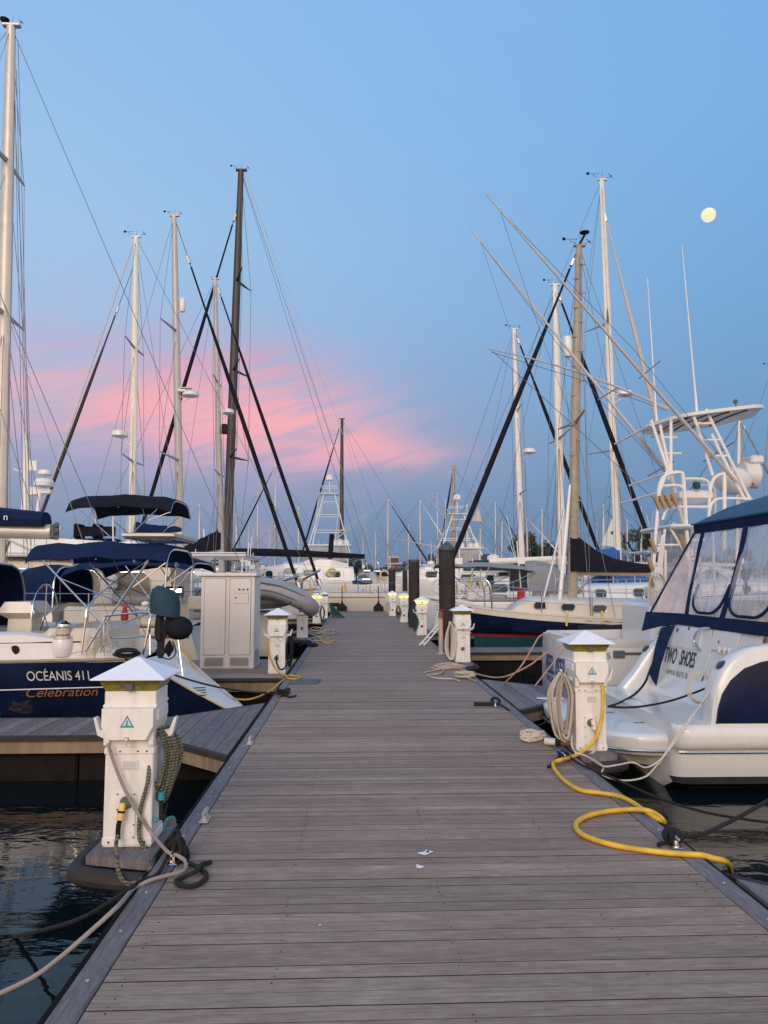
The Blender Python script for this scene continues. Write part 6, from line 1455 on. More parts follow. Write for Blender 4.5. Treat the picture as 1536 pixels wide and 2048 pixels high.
for px in (1180, 1225): q = MB(); c = P(px, 1262, 17.4); q.tube([c+Vector((-.3, 0, 0)), c+Vector((.35, 0, .0))], .16, 12, rs=[.13, .16]); q.build('fender', 'rubber', b.g)
q = MB(); q.tube([P(1255, 1258, 17.4), P(1290, 1262, 17.4)], .11, 12); q.build('fender', 'gel_cream', b.g)
for px in (1133, 1203): 
    q = MB(); q.tube(pp((px, 1252, 17.45), (px+1, 1232, 17.45)), .025, 6); q.ball(P(px+1, 1227, 17.45), .05, n=8, sc=(.8, .8, 1.5)); q.build('fender_hook', 'yellow_plug', b.g)

# ---- boat with grey canopy
b = Boat('sailing_boat', 'white sailing boat with long grey canopy and spray hood behind the navy sailboat', 'sailboat', P(872, 1200, 24).x, 1, 11.5, 24.2, 3.6, .85)
b.hull(['gel_white', 'navy_gel', 'navy_gel']); b.deck('gel_white'); b.trunk(3.4, 9.3, .7, .5, wins=[5, 6.2, 7.4]); b.lifelines(); b.clutter(8, 12)
b.gear(8, 42); b.dodger(2.7, 4.4, 1.35, .95, 'grey_canvas', z0=1.15)
b.bimini(.1, 2.9, 1.45, 2.12, 'grey_canvas', droop=.08, footz=.9, foots=1.2, tilt=-.12, ed=.15, legs=3)
m0, m1 = P(1125, 1185, 24.2), P(1110, 570, 24.2)
b.mast(m0, m1, .13, 'mast_white', spreaders=(.49,), sw=1.4, bowpt=P(1310, 1110, 24.2), furl='black_canvas', furlr=.08, furlrange=(.02, .93), boom=(P(1132, 1117, 24.2), P(978, 1123, 24.2), .10), boommat='mast_white', sternpt=P(890, 1180, 24.2), wr=.008, hs=1.0)
# ---- tall white mast
b = Boat('sailing_boat', 'white sailing boat with the tallest white mast on the right and pale furled sail', 'sailboat', P(1080, 1200, 28.5).x, 1, 13, 28.5, 3.8, .9)
b.hull(['gel_white', 'navy_gel', 'navy_gel']); b.deck('gel_white'); b.trunk(3.6, 10, .7, .5, wins=[5, 6.2, 7.4, 8.6]); b.lifelines(); b.clutter(8, 13); b.dodger(2.4, 4, 1.3, 1.0, 'bright_blue', z0=1.2)
b.gear(9, 43); m0, m1 = P(1239, 1180, 28.5), P(1203, 360, 28.5)
b.mast(m0, m1, .15, 'mast_white', spreaders=(.33, .64), sw=1.6, sptan=.35, frac=.93, bowpt=P(1385, 1120, 28.5), furl='wire_pale', furlr=.085, furlrange=(.02, .95), radar=(.46, 1, .32), boom=(P(1238, 1120, 28.5), P(1090, 1125, 28.5), .1), cover='bright_blue', coverh=.5, sternpt=P(900, 1080, 28.5), hs=1.5, wr=.009)
# ---- mast with radar at 1030
b = Boat('sailing_boat', 'sailing boat with slim cream mast and small radar, left of the navy sailboat\'s mast', 'sailboat', P(900, 1200, 33).x, 1, 11.5, 33, 3.5, .9)
b.hull(['gel_cream', 'green_canvas', 'green_canvas']); b.deck('gel_white'); b.trunk(3.4, 9, .7, .5, wins=[5, 6.2, 7.4]); b.lifelines(); b.clutter(6, 15); b.dodger(2.4, 3.8, 1.25, 1.0, 'green_canvas', z0=1.2)
b.gear(8, 44); m0, m1 = P(1046, 1180, 33), P(1028, 658, 33)
b.mast(m0, m1, .13, 'mast_white', spreaders=(.36, .68), sw=1.3, bowpt=P(1215, 1150, 33), furl='black_canvas', furlr=.09, radar=(.515, 1, .3), boom=(P(1044, 1140, 33), P(925, 1143, 33), .08), cover='green_canvas', coverh=.5, sternpt=P(860, 1150, 33), hs=1.0, wr=.010)
# ---- far right masts and others
b = farsail('sailing boat whose plain pale mast stands behind the fishing tower at the far right', 1474, 1165, 1479, 838, 30, bowdir=1, r=.10, sprd=(.6,), furl='wire', L=9)
b = farsail('sailing boat with fine dark rigging at the right edge of the photo', 1560, 1165, 1545, 735, 33, bowdir=-1, r=.10, sprd=(.5,), L=9)
b = farsail('sailing boat showing a white triangular sail beside the tall white mast', 1236, 1170, 1229, 1000, 44, bowdir=-1, r=.09, L=9)
q = MB(); q.prism([P(1227, 1030, 43.8), P(1203, 1090, 43.8), P(1230, 1094, 43.8)], (0, .03, 0)); o = q.build('sail', 'white_canvas', b.g, smooth=0)
q = MB(); a = P(1222, 1068, 43.76); q.box(a, a+Vector((.2, -.02, .16))); q.build('sail_emblem', 'green_canvas', o)
q = MB(); q.prism([P(956, 1012, 51.6), P(945, 1042, 51.6), P(964, 1043, 51.6)], (0, .03, 0)); solo(q, 'pennant', 'tan_canvas', 'small pale triangular sail hanging by the leaning black sail', 'sail')
towerboat('sportfishing_boat', 'white sportfishing boat with low tower and two long pale outriggers, right of the tallest piles', P(915, 1160, 46).x+5.4, -1, 11, 46, 3.8, 1.1, 0, P(915, 1030, 46).z, seed=9, outrig=[(P(985, 1112, 46), P(800, 926, 45)), (P(900, 1045, 46.5), P(796, 935, 46)), (P(880, 1095, 46), P(752, 1070, 45))])
motorboat('white motor boat with cream deckhouse at the right end of the racing yacht', P(712, 1185, 50).x+8.4, -1, 8.5, 50, 3, 1.0, seed=11, hh=.8)
motorboat('white motor boat under bright blue canvas behind the grey canopy', P(1045, 1180, 38).x, 1, 9, 38, 3.2, 1.0, seed=12, canvas='bright_blue', hh=.9)
motorboat('white motor yacht with dark windows between the tall white mast and the fishing tower', P(1165, 1180, 37).x, 1, 10, 37, 3.3, 1.2, seed=14, hh=1.0, mast=1.5)
motorboat('white motor boat with green canvas top behind the tallest brown pile', P(838, 1180, 30).x, 1, 7.5, 30, 2.9, .8, seed=15, canvas='green_canvas', hh=.75)
motorboat('white motor cruiser half hidden behind the cabinet roof, farther back', P(500, 1180, 52).x, -1, 12, 52, 4, 1.3, seed=16, hh=1.1, mast=1.2)
motorboat('low white boat with grey top just beyond the tower of the lattice sportfisher', P(740, 1180, 64).x, -1, 11, 64, 4, 1.4, seed=18, hh=1.3)
q = MB(); c = P(1105, 1142, 36.0); rr = []
for i in range(9):
    u = i/8; w = .9*math.sin(PI*min(.97, max(.03, u)))**.5; x = c.x-1.0+2.0*u; rr.append([(x, 36-w, c.z-.4), (x, 36-w*.9, c.z+.1+.3*w), (x, 36, c.z+.3+.4*w), (x, 36+w*.9, c.z+.1+.3*w), (x, 36+w, c.z-.4)])
q.loft(rr); solo(q, 'boat_cover', 'bright_blue', 'bright blue humped cover on a boat between the pale mast and the tan mast', 'cover')

# ================================================================== shore: buildings and trees
def house(label, x0, x1, y0, Y, h, roofm='roof_dark', wallm='brick_red', rh=1.6, wins=4):
    a, c = P(x0, 1160, Y).x, P(x1, 1160, Y).x; z0 = .8; g = thing('building', label, 'building', ((a+c)/2, Y+4, z0))
    q = MB(); q.box((a, Y, z0), (c, Y+9, z0+h)); q.build('wall', wallm, g, smooth=0)
    q = MB(); q.prism([(a-.4, Y-.5, z0+h), (a-.4, Y+4.5, z0+h+rh), (a-.4, Y+9.5, z0+h), (a-.4, Y+9.5, z0+h-.15), (a-.4, Y-.5, z0+h-.15)], (c-a+.8, 0, 0)); q.build('roof', roofm, g, smooth=0)
    for i in range(wins):
        xm = a+(c-a)*(i+.5)/wins; q = MB(); q.box((xm-.5, Y-.06, z0+h*.35), (xm+.5, Y-.01, z0+h*.75)); q.build('window', 'glass_warm', g, smooth=0)
house('long low building with dark roof and brick red wall behind the tallest pile', 862, 990, 1100, 190, 4.8, rh=2.6, wins=5)
house('low dark roofed building at the far left of the red watch tower', 826, 860, 1100, 200, 2.6, wallm='wall_beige', rh=1.2, wins=2)
house('low building with dark roof at the left, behind the boats', 5, 75, 1100, 150, 6.0, wallm='roof_dark', rh=2.2, wins=3)
a = P(787, 1160, 150); g = thing('watch_tower', 'small red and white square tower on the far shore right of the thin far mast', 'tower', (a.x, 150, .8))
q = MB(); q.box((a.x-1.5, 150, .8), (a.x+1.5, 153, 4.6)); q.build('wall', 'brick_red', g, smooth=0)
q = MB(); q.box((a.x-1.8, 149.7, 4.6), (a.x+1.8, 153.3, 4.9)); q.box((a.x-1.1, 150.3, 5.9), (a.x+1.1, 152.6, 6.2)); q.build('gallery', 'wall_beige', g, smooth=0)
q = MB(); q.box((a.x-1.0, 150.4, 4.9), (a.x+1.0, 152.5, 5.9)); q.build('lantern', 'glass_dark', g, smooth=0)
def make_tree(kind, seed):
    rr = random.Random(seed); g = thing('tree', '', 'tree', (0, 0, 0), group='trees on the far shore')
    H, Wd = (9, 4.0) if kind else (7, 5.0)
    q = MB(); q.tube([(0, 0, 0), (.1, 0, H*.35), (-.1, .1, H*.7)], .28, 8, rs=[.32, .22, .1])
    for k in range(5): a_ = k*1.26; z = H*(.35+.07*k); q.tube([(0, 0, z), (Wd*.35*math.cos(a_), Wd*.35*math.sin(a_), z+1.2)], .1, 5, rs=[.11, .04])
    q.build('trunk', 'bark', g); q = MB()
    cl = [(rr.uniform(-.6, .6)*Wd, rr.uniform(-.6, .6)*Wd, H*rr.uniform(.42, .95), rr.uniform(.16, .32)*Wd) for _ in range(15)]
    for cx, cy, cz, cr0 in cl:
        for _ in range(130):
            d = Vector((rr.gauss(0, 1), rr.gauss(0, 1), rr.gauss(0, .8))).normalized()*cr0*rr.uniform(.5, 1.08); p_ = Vector((cx, cy, cz))+d; s_ = rr.uniform(.13, .30)
            u = Vector((rr.gauss(0, 1), rr.gauss(0, 1), rr.gauss(0, 1))).normalized(); v = u.orthogonal().normalized()
            q.add([p_-u*s_, p_+v*s_*.6, p_+u*s_, p_-v*s_*.6], [(0, 1, 2, 3)])
    q.build('crown', 'leaf_light' if kind else 'leaf', g, smooth=0); return g
tp = [make_tree(0, 3), make_tree(1, 4)]; used = set()
tl = [(838, 205, 0, .8, 'dark bushy tree left of the dark roofed building'), (1050, 170, 1, 1.25, 'upright dark tree left of the tree clump behind the white masts'), (1073, 160, 0, 1.2, 'spreading dark tree behind the blue boat cover'), (1098, 158, 0, 1.15, 'dark round tree just left of the tan mast'),
      (1120, 170, 0, .9, 'dark tree directly behind the tan mast'), (1262, 165, 0, .9, 'dark tree right of the tall white mast'), (1280, 158, 1, 1.3, 'lighter green taller tree right of the tall white mast'), (1330, 165, 0, .95, 'dark tree behind the pipe tower'), (1352, 170, 0, .9, 'second dark tree behind the pipe tower'), (1378, 165, 0, .9, 'dark tree seen through the tower beside the canvas enclosure'),
      (704, 200, 0, .95, 'dark tree right of the lattice tower, beyond the racing yacht'), (722, 220, 0, .7, 'small dark tree above the tiny far pile'), (1425, 180, 0, .9, 'dark tree behind the white cruiser canopy'), (1480, 175, 1, .9, 'lighter tree behind the white cruiser canopy'), (1165, 190, 0, .7, 'low dark tree between the tan mast and the tall white mast'), (1215, 190, 0, .65, 'low dark tree under the white triangular sail')]
for px, Y, k, s_, lab in tl:
    x = P(px, 1160, Y).x
    if k in used: t = copy_tree(tp[k], (x, Y, .8), lab)
    else: t = tp[k]; t.location = (x, Y, .8); t['label'] = lab; used.add(k)
    t.scale = (s_, s_, s_); t.rotation_euler = (0, 0, R.uniform(0, 6))
q = MB(); rr = random.Random(5)      # far low tree line
for i in range(5200):
    x = rr.uniform(-160, 330); h = 2.2+1.8*math.sin(x*.11)+1.2*math.sin(x*.37+1)+(4.0 if x > 45 else 1)
    p_ = Vector((x, rr.uniform(268, 285), .6+rr.uniform(0, 1)**.7*max(1.2, h+1.5))); s_ = rr.uniform(.5, 1.2); u = Vector((rr.gauss(0, 1), rr.gauss(0, 1), rr.gauss(0, 1))).normalized(); v = u.orthogonal().normalized()
    q.add([p_-u*s_, p_+v*s_*.7, p_+u*s_, p_-v*s_*.7], [(0, 1, 2, 3)])
o = q.build('distant_woods', 'leaf', smooth=0); o['kind'] = 'stuff'; o['label'] = 'low dark woods along the far shore'; o['category'] = 'woods'
# moon
r = ray(1417, 430).normalized(); Dm = 2500.0; c = Vector((0, 0, EYE))+r*Dm
q = MB(); q.ball((0, 0, 0), Dm*12.2/FPX*.985, n=40); o = q.build('moon', 'moon_mat'); o.location = c; tag(o, 'pale yellow nearly full moon in the blue sky at the upper right', 'moon')

# ================================================================== ropes, hoses and small things on the dock
def rope(name, pts, r_, m_, label, cat='rope', k=8, smoothp=True, n=8, group=None):
    q = MB(); q.tube(crom(pts, k) if smoothp else pts, r_, n); return solo(q, name, m_, label, cat, group)
def D(px, py, z=.02): return G(px, py, z)
# -- left pedestal
X1, Y1_ = PED[0]
fy = Y1_-.125
def F(px, py, off=.02): return P(px, py, fy-off)
q = MB(); q.tube(crom([F(216, 1487, .06), F(226, 1520, .05), F(250, 1580, .05), F(278, 1630, .04), F(305, 1668, .02), D(335, 1703, .06), D(357, 1712, .05), D(372, 1725, .03), D(366, 1742, .02), D(330, 1752, .02), D(297, 1762, .02), D(265, 1780, .0), P(240, 1808, 3.45), P(195, 1850, 3.35), P(120, 1915, 3.25), P(60, 1958, 3.2), P(-30, 2000, 3.15)], 8), .0100, 8)
solo(q, 'water_hose', 'hose_grey', 'grey brown hose from the nearest left pedestal, round the cleat and down to the water', 'hose')
g = thing('coiled_hose', 'green checked hose with teal spray nozzle, coiled on the nearest left pedestal', 'hose', (X1+.25, Y1_, .2))
q = MB(); cx = X1+.205
rr = random.Random(3)
hk = P(328, 1462, fy+.10)
for k in range(9):
    w = .035+.008*k*(.7+rr.random()*.3); zb = hk.z-.24-.10*rr.random()-.012*k; yo = fy+.06+.012*k
    c = Vector((hk.x-.015+rr.uniform(-.02, .02), yo, 0))
    q.tube(crom([Vector((c.x, yo, hk.z+.02)), Vector((c.x+w*.9, yo, hk.z-.06)), Vector((c.x+w, yo+.02, (hk.z+zb)/2)), Vector((c.x+w*.3, yo, zb)), Vector((c.x-w*.6, yo-.01, zb+.03)), Vector((c.x-w*1.1, yo, (hk.z+zb)/2)), Vector((c.x-w*.7, yo, hk.z-.05)), Vector((c.x, yo, hk.z+.02))], 6), .0100, 7)
q.tube(crom([F(300, 1500, -.05), F(296, 1560, .02), F(283, 1610, .02), F(278, 1650, .02), F(280, 1680, .03), F(297, 1708, .05), P(308, 1716, fy-.16), P(300, 1738, fy-.30), P(285, 1758, fy-.34), P(258, 1768, fy-.34), P(240, 1752, fy-.33), P(234, 1720, fy-.28), P(232, 1690, fy-.10), P(236, 1668, fy-.05)], 8), .0115, 7)
q.build('hose', 'hose_check', g)
q = MB(); a = P(323, 1592, fy+.02); q.tube([a+Vector((0, 0, .02)), a-Vector((0, 0, .02))], .018, 10); q.build('nozzle_collar', 'sign_teal', g)
q = MB(); q.tube([a-Vector((0, 0, .02)), a-Vector((-.003, 0, .13))], .014, 10); c = P(337, 1642, fy+.0); q.tube([a-Vector((0, 0, .10)), c], .014, 8); q.tube([P(335, 1607, fy), P(330, 1625, fy), P(328, 1640, fy)], .006, 6); q.build('nozzle_handle', 'rubber', g)
q = MB(); q.tube([c, c+Vector((.015, -.015, -.005))], .034, 14, rs=[.022, .033]); q.build('nozzle_head', 'steel', g)
q = MB(); q.tube([c+Vector((.0100, -.0100, -.004)), c+Vector((.014, -.014, -.005))], .037, 14); q.ball(P(313, 1640, fy), .014, n=8); q.build('nozzle_ring', 'sign_teal', g)
g = thing('shore_power_plug', 'yellow and black power plug in the socket of the nearest left pedestal', 'plug', F(240, 1690))
q = MB(); q.tube([F(246, 1606, .035), F(240, 1640, .05)], .019, 12, rs=[.017, .021]); q.build('plug_body', 'yellow_plug', g)
q = MB(); q.tube([F(243, 1621, .043), F(242.3, 1625, .044)], .0215, 12); q.tube(crom([F(239, 1642, .05), F(236, 1660, .05), F(236, 1678, .05)], 4), .014, 10); q.build('plug_boot', 'rubber', g)
# black rope on the cleat
def cleat(px, py, label, m_='steel', rot=0, L_=.16, group='cleats bolted to the dock'):
    c = G(px, py, .004); g = thing('dock_cleat', label, 'cleat', c, group=group)
    q = MB(); d = Vector((math.sin(rot), math.cos(rot), 0))
    for s_ in (-.035, .035): q.tube([c+d*s_, c+d*s_+Vector((0, 0, .045))], .014, 8, rs=[.02, .012])
    q.tube([c-d*L_*.5+Vector((0, 0, .055)), c-d*.04+Vector((0, 0, .05)), c+d*.04+Vector((0, 0, .05)), c+d*L_*.5+Vector((0, 0, .055))], .012, 8, rs=[.006, .015, .015, .006]); q.build('horns', m_, g)
    q = MB(); q.box(c-Vector((.03, .07, 0)), c+Vector((.03, .07, .008)), bev=.004); q.build('base', m_, g); return c
cleat(349, 1722, 'cleat hidden in black rope by the nearest left pedestal'); cleat(410, 1640, 'bare grey metal cleat on the left edge, just behind the nearest left pedestal', 'mat_grey' if False else 'mast_grey'); cleat(500, 1487, 'small bare cleat on the left edge by the finger dock corner', 'mast_grey', L_=.12)
cleat(1125, 1520, 'cleat with yellow hose running over it at the nearest right pedestal'); cleat(1347, 1690, 'cleat wrapped in black rope beside the yellow hose loop'); cleat(566, 1390, 'cleat under black rope at the left edge before the cabinet platform'); cleat(990, 1412, 'cleat with flat black rope at the right edge')
cleat(38, 1421, 'cleat with dark rope coil on the left finger dock beside the navy boat'); cleat(-8, 1441, 'pale cleat at the very left edge on the finger dock', 'alu')
c = G(349, 1722, .0); q = MB(); rr = random.Random(8)
for k in range(8):
    rx, rz = .022+.034*rr.random(), .035+.035*rr.random(); yaw_ = rr.uniform(-1.1, 1.1); off = Vector((rr.uniform(-.035, .045), rr.uniform(-.04, .04), rz*.85))
    q.tube([c+off+Vector((rx*math.cos(a*PI/7)*math.cos(yaw_), rx*math.cos(a*PI/7)*math.sin(yaw_)+.01*k, rz*math.sin(a*PI/7))) for a in range(15)], .0115, 7)
q.tube(crom([D(372, 1725, .03), D(392, 1733, .015), D(412, 1748, .015), D(406, 1762, .015), D(385, 1772, .015), D(362, 1770, .015), D(352, 1762, .015), D(372, 1752, .02), D(393, 1742, .035), D(402, 1730, .02), D(422, 1724, .015)], 8), .0125, 8)
q.tube(crom([c+Vector((-.03, 0, .04)), D(315, 1748, .02), D(280, 1763, .01), P(225, 1800, 3.7), P(140, 1845, 4.0), P(0, 1880, 4.5), P(-40, 1885, 4.7)], 8), .0105, 8)
solo(q, 'mooring_line', 'rope_black', 'black rope knotted on the cleat by the nearest left pedestal, loose tail on the boards', 'rope')
q = MB(); c = G(42, 1421, .02)
for k in range(8): q.tube([c+Vector((.13*math.cos(a*PI/8)*(1-.05*k), .07*math.sin(a*PI/8)+rr.uniform(-.01, .01), .012*k+.02*math.sin(a*PI/4+k))) for a in range(17)], .010, 6)
solo(q, 'rope_coil', 'rope_black', 'dark rope coiled on the finger dock cleat beside the navy hull', 'rope')
# -- middle left
rope('mooring_line', [P(250, 1318, 9.0), P(320, 1340, 9.2), P(380, 1360, 9.4), P(440, 1375, 9.6), P(500, 1384, 9.7), D(560, 1388, .03)], .011, 'rope_black', 'thin black line from the navy boat\'s stern to the cleat before the cabinet platform', k=6)
q = MB(); c = G(567, 1388, .03)
for k in range(5): q.tube([c+Vector((.08*math.cos(a*PI/7+k), .05*math.sin(a*PI/7), .01+.02*k*.5+.015*math.sin(a+k))) for a in range(15)], .012, 6)
q.tube(crom([c, D(580, 1394, .015), D(592, 1391, .015)], 6), .012, 6); solo(q, 'rope_coil', 'rope_black', 'small black rope heap at the left dock edge before the cabinet platform', 'rope')
X2, Y2 = PED[2]; f2 = Y2-.125
rope('electric_cable', [P(536, 1277, f2-.05), P(537, 1300, f2-.04), P(543, 1322, f2-.04), P(552, 1338, f2-.04), D(566, 1350, .02), D(590, 1352, .02), D(602, 1354, .02), D(590, 1358, .02), D(572, 1355, .02), D(585, 1349, .02), D(576, 1353, .0), P(560, 1365, 11.2), P(540, 1382, 10.9), P(510, 1396, 10.6), P(480, 1399, 10.5), P(445, 1390, 10.4), P(415, 1368, 10.4), P(392, 1340, 10.5), P(370, 1305, 10.8), P(352, 1280, 11)], .013, 'cord_yellow', 'thin yellow cord from the pedestal before the cabinet, drooping to the navy boat', 'cord')
q = MB()
for k in range(5): w = .03+.008*k; q.tube(crom([Vector((X2+.19+.01*k, f2+.02*k+.03, .60)), Vector((X2+.19+w, f2+.02*k+.03, .4)), Vector((X2+.20, f2+.02*k+.03, .14-.01*k)), Vector((X2+.19-w, f2+.02*k+.03, .4)), Vector((X2+.19+.01*k, f2+.02*k+.03, .60))], 6), .012, 6)
q.tube(crom([Vector((X2+.01, f2-.04, .31)), Vector((X2, f2-.05, .2)), Vector((X2+.06, f2-.04, .08)), Vector((X2+.15, f2-.02, .12)), Vector((X2+.19, f2+.02, .3))], 6), .012, 6)
solo(q, 'electric_cable', 'rubber', 'dark cable coiled on the pedestal in front of the white cabinet', 'cord')
q = MB(); a, c, d_, e = G(577, 1368, .006), G(634, 1368, .006), G(642, 1359, .006), G(588, 1359, .006); q.prism([a, c, d_, e], (0, 0, .010)); solo(q, 'hatch_plate', 'mat_grey', 'flat grey green plate lying on the boards near the left edge', 'plate')
q = MB(); 
for px, py, s_ in ((850, 1706, 17), (838, 1733, 12), (857, 1703, 11), (720, 1316, 4), (640, 1850, 3)):
    c = G(px, py, .0065); a0 = rr.uniform(0, 6); pts = [c+Vector((s_*.0016*(1+.5*math.sin(3*a+a0))*math.cos(a), s_*.0019*(1+.4*math.cos(2*a+a0))*math.sin(a), 0)) for a in [k*PI/7 for k in range(14)]]
    q.prism(pts, (0, 0, .0012))
solo(q, 'bird_dropping', 'dropping', 'white splash marks on the middle of the boards', 'mark')
q = MB()
for k in range(10):
    px, py = 640+rr.uniform(-35, 25), 1268+rr.uniform(-14, 14)
    q.tube(crom([D(px, py, .02), D(px+14, py-2, .03), D(px+20, py+4, .02), D(px+4, py+5, .02), D(px-8, py+1, .02)], 5), .016, 6, m=k % 3)
solo(q, 'cord_pile', ['hose_beige', 'cord_yellow', 'pink_line'], 'loose cords lying along the left dock edge by the inflatable boat', 'cord')
rope('rope_tail', [D(600, 1291, .02), D(612, 1288, .02), D(622, 1292, .03), D(634, 1290, .02), D(618, 1287, .02)], .03, 'navy_canvas', 'short navy rope bundle on the left edge below the inflatable boat')
q = MB()
for k in range(6): x, y = PED[8]; q.tube(crom([Vector((x+.2, y-.1, .6)), Vector((x+.3+.04*k, y-.1, .3)), Vector((x+.35+.09*k, y-.12, .02))], 5), .03, 5)
solo(q, 'green_hose', 'green_canvas', 'green hose draped beside the farthest left pedestals', 'hose')
for i, lb, m_ in ((6, 'dark hose hanging on the lit left pedestal', 'mat_grey'), (7, 'dark hose coiled on the second lit right pedestal', 'mat_grey'), (9, 'pale hose hanging on the farthest right pedestal', 'hose_beige'), (5, 'green hose coil hanging beside the nearest lit right pedestal', 'green_canvas')):
    x, y = PED[i]; s_ = 1 if i == 6 else -1; q = MB()
    for k in range(5): w = .05+.012*k; xx = x+s_*.2; q.tube(crom([Vector((xx, y-.1-.02*k, .62)), Vector((xx+w, y-.1-.02*k, .38)), Vector((xx, y-.1-.02*k, .12)), Vector((xx-w, y-.1-.02*k, .38)), Vector((xx, y-.1-.02*k, .62))], 5), .014, 6)
    solo(q, 'hose_coil', m_, lb, 'hose', 'hose coils on the far pedestals')
# -- right pedestal 1
X3, Y3 = PED[1]; f3 = Y3-.125
rope('water_hose', [P(1205, 1368, f3-.05), P(1206, 1400, f3-.06), P(1203, 1440, f3-.07), P(1190, 1478, f3-.10), P(1165, 1503, f3-.14), D(1140, 1515, .03), D(1120, 1520, .07), D(1107, 1526, .03), D(1110, 1540, .018), D(1130, 1562, .018), D(1160, 1580, .018), D(1200, 1586, .018), D(1235, 1592, .018), D(1262, 1603, .02), D(1290, 1622, .02), D(1315, 1638, .01), D(1328, 1644, -.03), D(1318, 1632, .0), D(1295, 1621, .035), D(1260, 1619, .022), D(1215, 1623, .018), D(1175, 1632, .018), D(1153, 1646, .018), D(1158, 1664, .018), D(1190, 1680, .018), D(1240, 1693, .018), D(1300, 1702, .018), D(1350, 1707, .018), D(1400, 1710, .018), D(1425, 1716, .018), D(1448, 1722, .0), D(1458, 1730, -.08), D(1462, 1745, -.25)], .0155, 'hose_yellow', 'thick yellow hose winding over the right dock edge from the nearest right pedestal', 'hose', k=8, n=12)
q = MB(); hx = X3-.215; rr = random.Random(12)
for k in range(11):
    w = .045+.010*k*rr.uniform(.6, 1); zt_ = .68-rr.uniform(0, .02); zb = .10+rr.uniform(0, .14); yo = f3-.03+.013*k; xo = hx-.02+rr.uniform(-.025, .01)
    q.tube(crom([Vector((xo, yo, zt_)), Vector((xo+w, yo, zt_-.14)), Vector((xo+w*1.1, yo, (zt_+zb)/2)), Vector((xo+w*.4, yo, zb)), Vector((xo-w*.5, yo, zb+.02)), Vector((xo-w*.9, yo, (zt_+zb)/2)), Vector((xo-w*.7, yo, zt_-.12)), Vector((xo, yo, zt_))], 6), .0115, 7, m=0 if k % 3 else 1)
solo(q, 'hose_coil', ['hose_beige', 'hose_grey'], 'beige hose coiled on the left hook of the nearest right pedestal', 'hose')
rope('electric_cable', [P(1186, 1450, f3-.06), P(1192, 1470, f3-.06), P(1193, 1492, f3-.06), P(1182, 1508, f3-.07), P(1160, 1511, f3-.06), P(1145, 1495, f3-.0), P(1143, 1470, f3+.05)], .011, 'hose_beige', 'cream power cord plugged into the nearest right pedestal', 'cord')
q = MB(); q.tube([P(1186, 1440, f3-.03), P(1189, 1460, f3-.06)], .022, 12); solo(q, 'power_plug', 'gel_cream', 'cream plug in the socket of the nearest right pedestal', 'plug')
q = MB(); rr = random.Random(22); c = G(1066, 1480, .02)
for k in range(9): q.tube([c+Vector((.12*math.cos(a*PI/8+k*.4)*rr.uniform(.8, 1), .055*math.sin(a*PI/8+k*.4)+rr.uniform(-.012, .012), .008*k+.01+.012*math.sin(a+k))) for a in range(17)], .009, 6)
solo(q, 'rope_coil', 'rope_white', 'cream rope bundle lying on the boards before the nearest right pedestal', 'rope')
q = MB(); q.tube([D(1090, 1482, .05), D(1112, 1484, .05)], .032, 12); q.tube([D(1112, 1484, .05), D(1122, 1485, .05)], .036, 12, m=1); q.tube([D(1122, 1485, .05), D(1145, 1488, .045)], .026, 12, m=2); solo(q, 'cord_connector', ['gel_cream', 'rubber', 'teak'], 'cord connector of cream, black and brown pieces by the nearest right pedestal', 'connector')
q = MB(); c = G(1127, 1520, .0)
for k in range(4): q.tube([c+Vector((.035*math.cos(a*PI/6), .05*math.sin(a*PI/6)+.02*k-.03, .05+.012*math.sin(a*2+k))) for a in range(13)], .011, 6)
q.tube([c+Vector((-.03, 0, .03)), D(1100, 1532, .012), D(1096, 1534, .012)], .012, 6)
q.tube(crom([c+Vector((.03, 0, .05)), D(1160, 1528, .02), P(1235, 1560, 5.6), P(1314, 1595, 5.4), P(1400, 1622, 5.2), P(1480, 1637, 5.1), P(1580, 1650, 5.0)], 8), .009, 6)
solo(q, 'mooring_line', 'rope_black', 'thin black line from the cleat at the nearest right pedestal out low over the water', 'rope')
q = MB(); c = G(1347, 1690, .0); rr = random.Random(31)
for k in range(7):
    yw = rr.uniform(0, 3); q.tube([c+Vector((.05*math.cos(a*PI/7)*math.cos(yw), .05*math.cos(a*PI/7)*math.sin(yw)+rr.uniform(-.0, .01), .05+.035*math.sin(a*PI/7))) for a in range(15)], .012, 7)
q.tube(crom([c+Vector((0, 0, .02)), c+Vector((-.08, -.01, .012)), c+Vector((-.10, -.04, .012))], 5), .012, 7)
q.tube(crom([c+Vector((.02, 0, .05)), P(1400, 1670, 4.35), P(1450, 1648, 4.55), P(1500, 1622, 4.8), P(1580, 1575, 5.2)], 8), .0125, 8)
solo(q, 'mooring_line', 'rope_black', 'thick black mooring line rising from the right edge cleat out of the photo', 'rope')
q = MB(); q.tube(crom([D(948, 1409, .02), D(965, 1409, .02), D(988, 1409, .02)], 6), .03, 8, flat=.6)
c = G(992, 1411, .0)
for k in range(3): q.tube([c+Vector((.05*math.cos(a*PI/6), .04*math.sin(a*PI/6)+.02*k, .05+.03*math.sin(a*PI/6))) for a in range(13)], .013, 6)
q.tube(crom([c+Vector((0, 0, .04)), D(1010, 1415, .03), P(1040, 1435, 8.7), P(1065, 1450, 8.6), P(1085, 1448, 8.5), P(1105, 1430, 8.6), P(1120, 1415, 8.7)], 6), .012, 6)
solo(q, 'mooring_line', 'rope_black', 'black rope laid flat by a cleat and drooping to the white swim platform', 'rope')
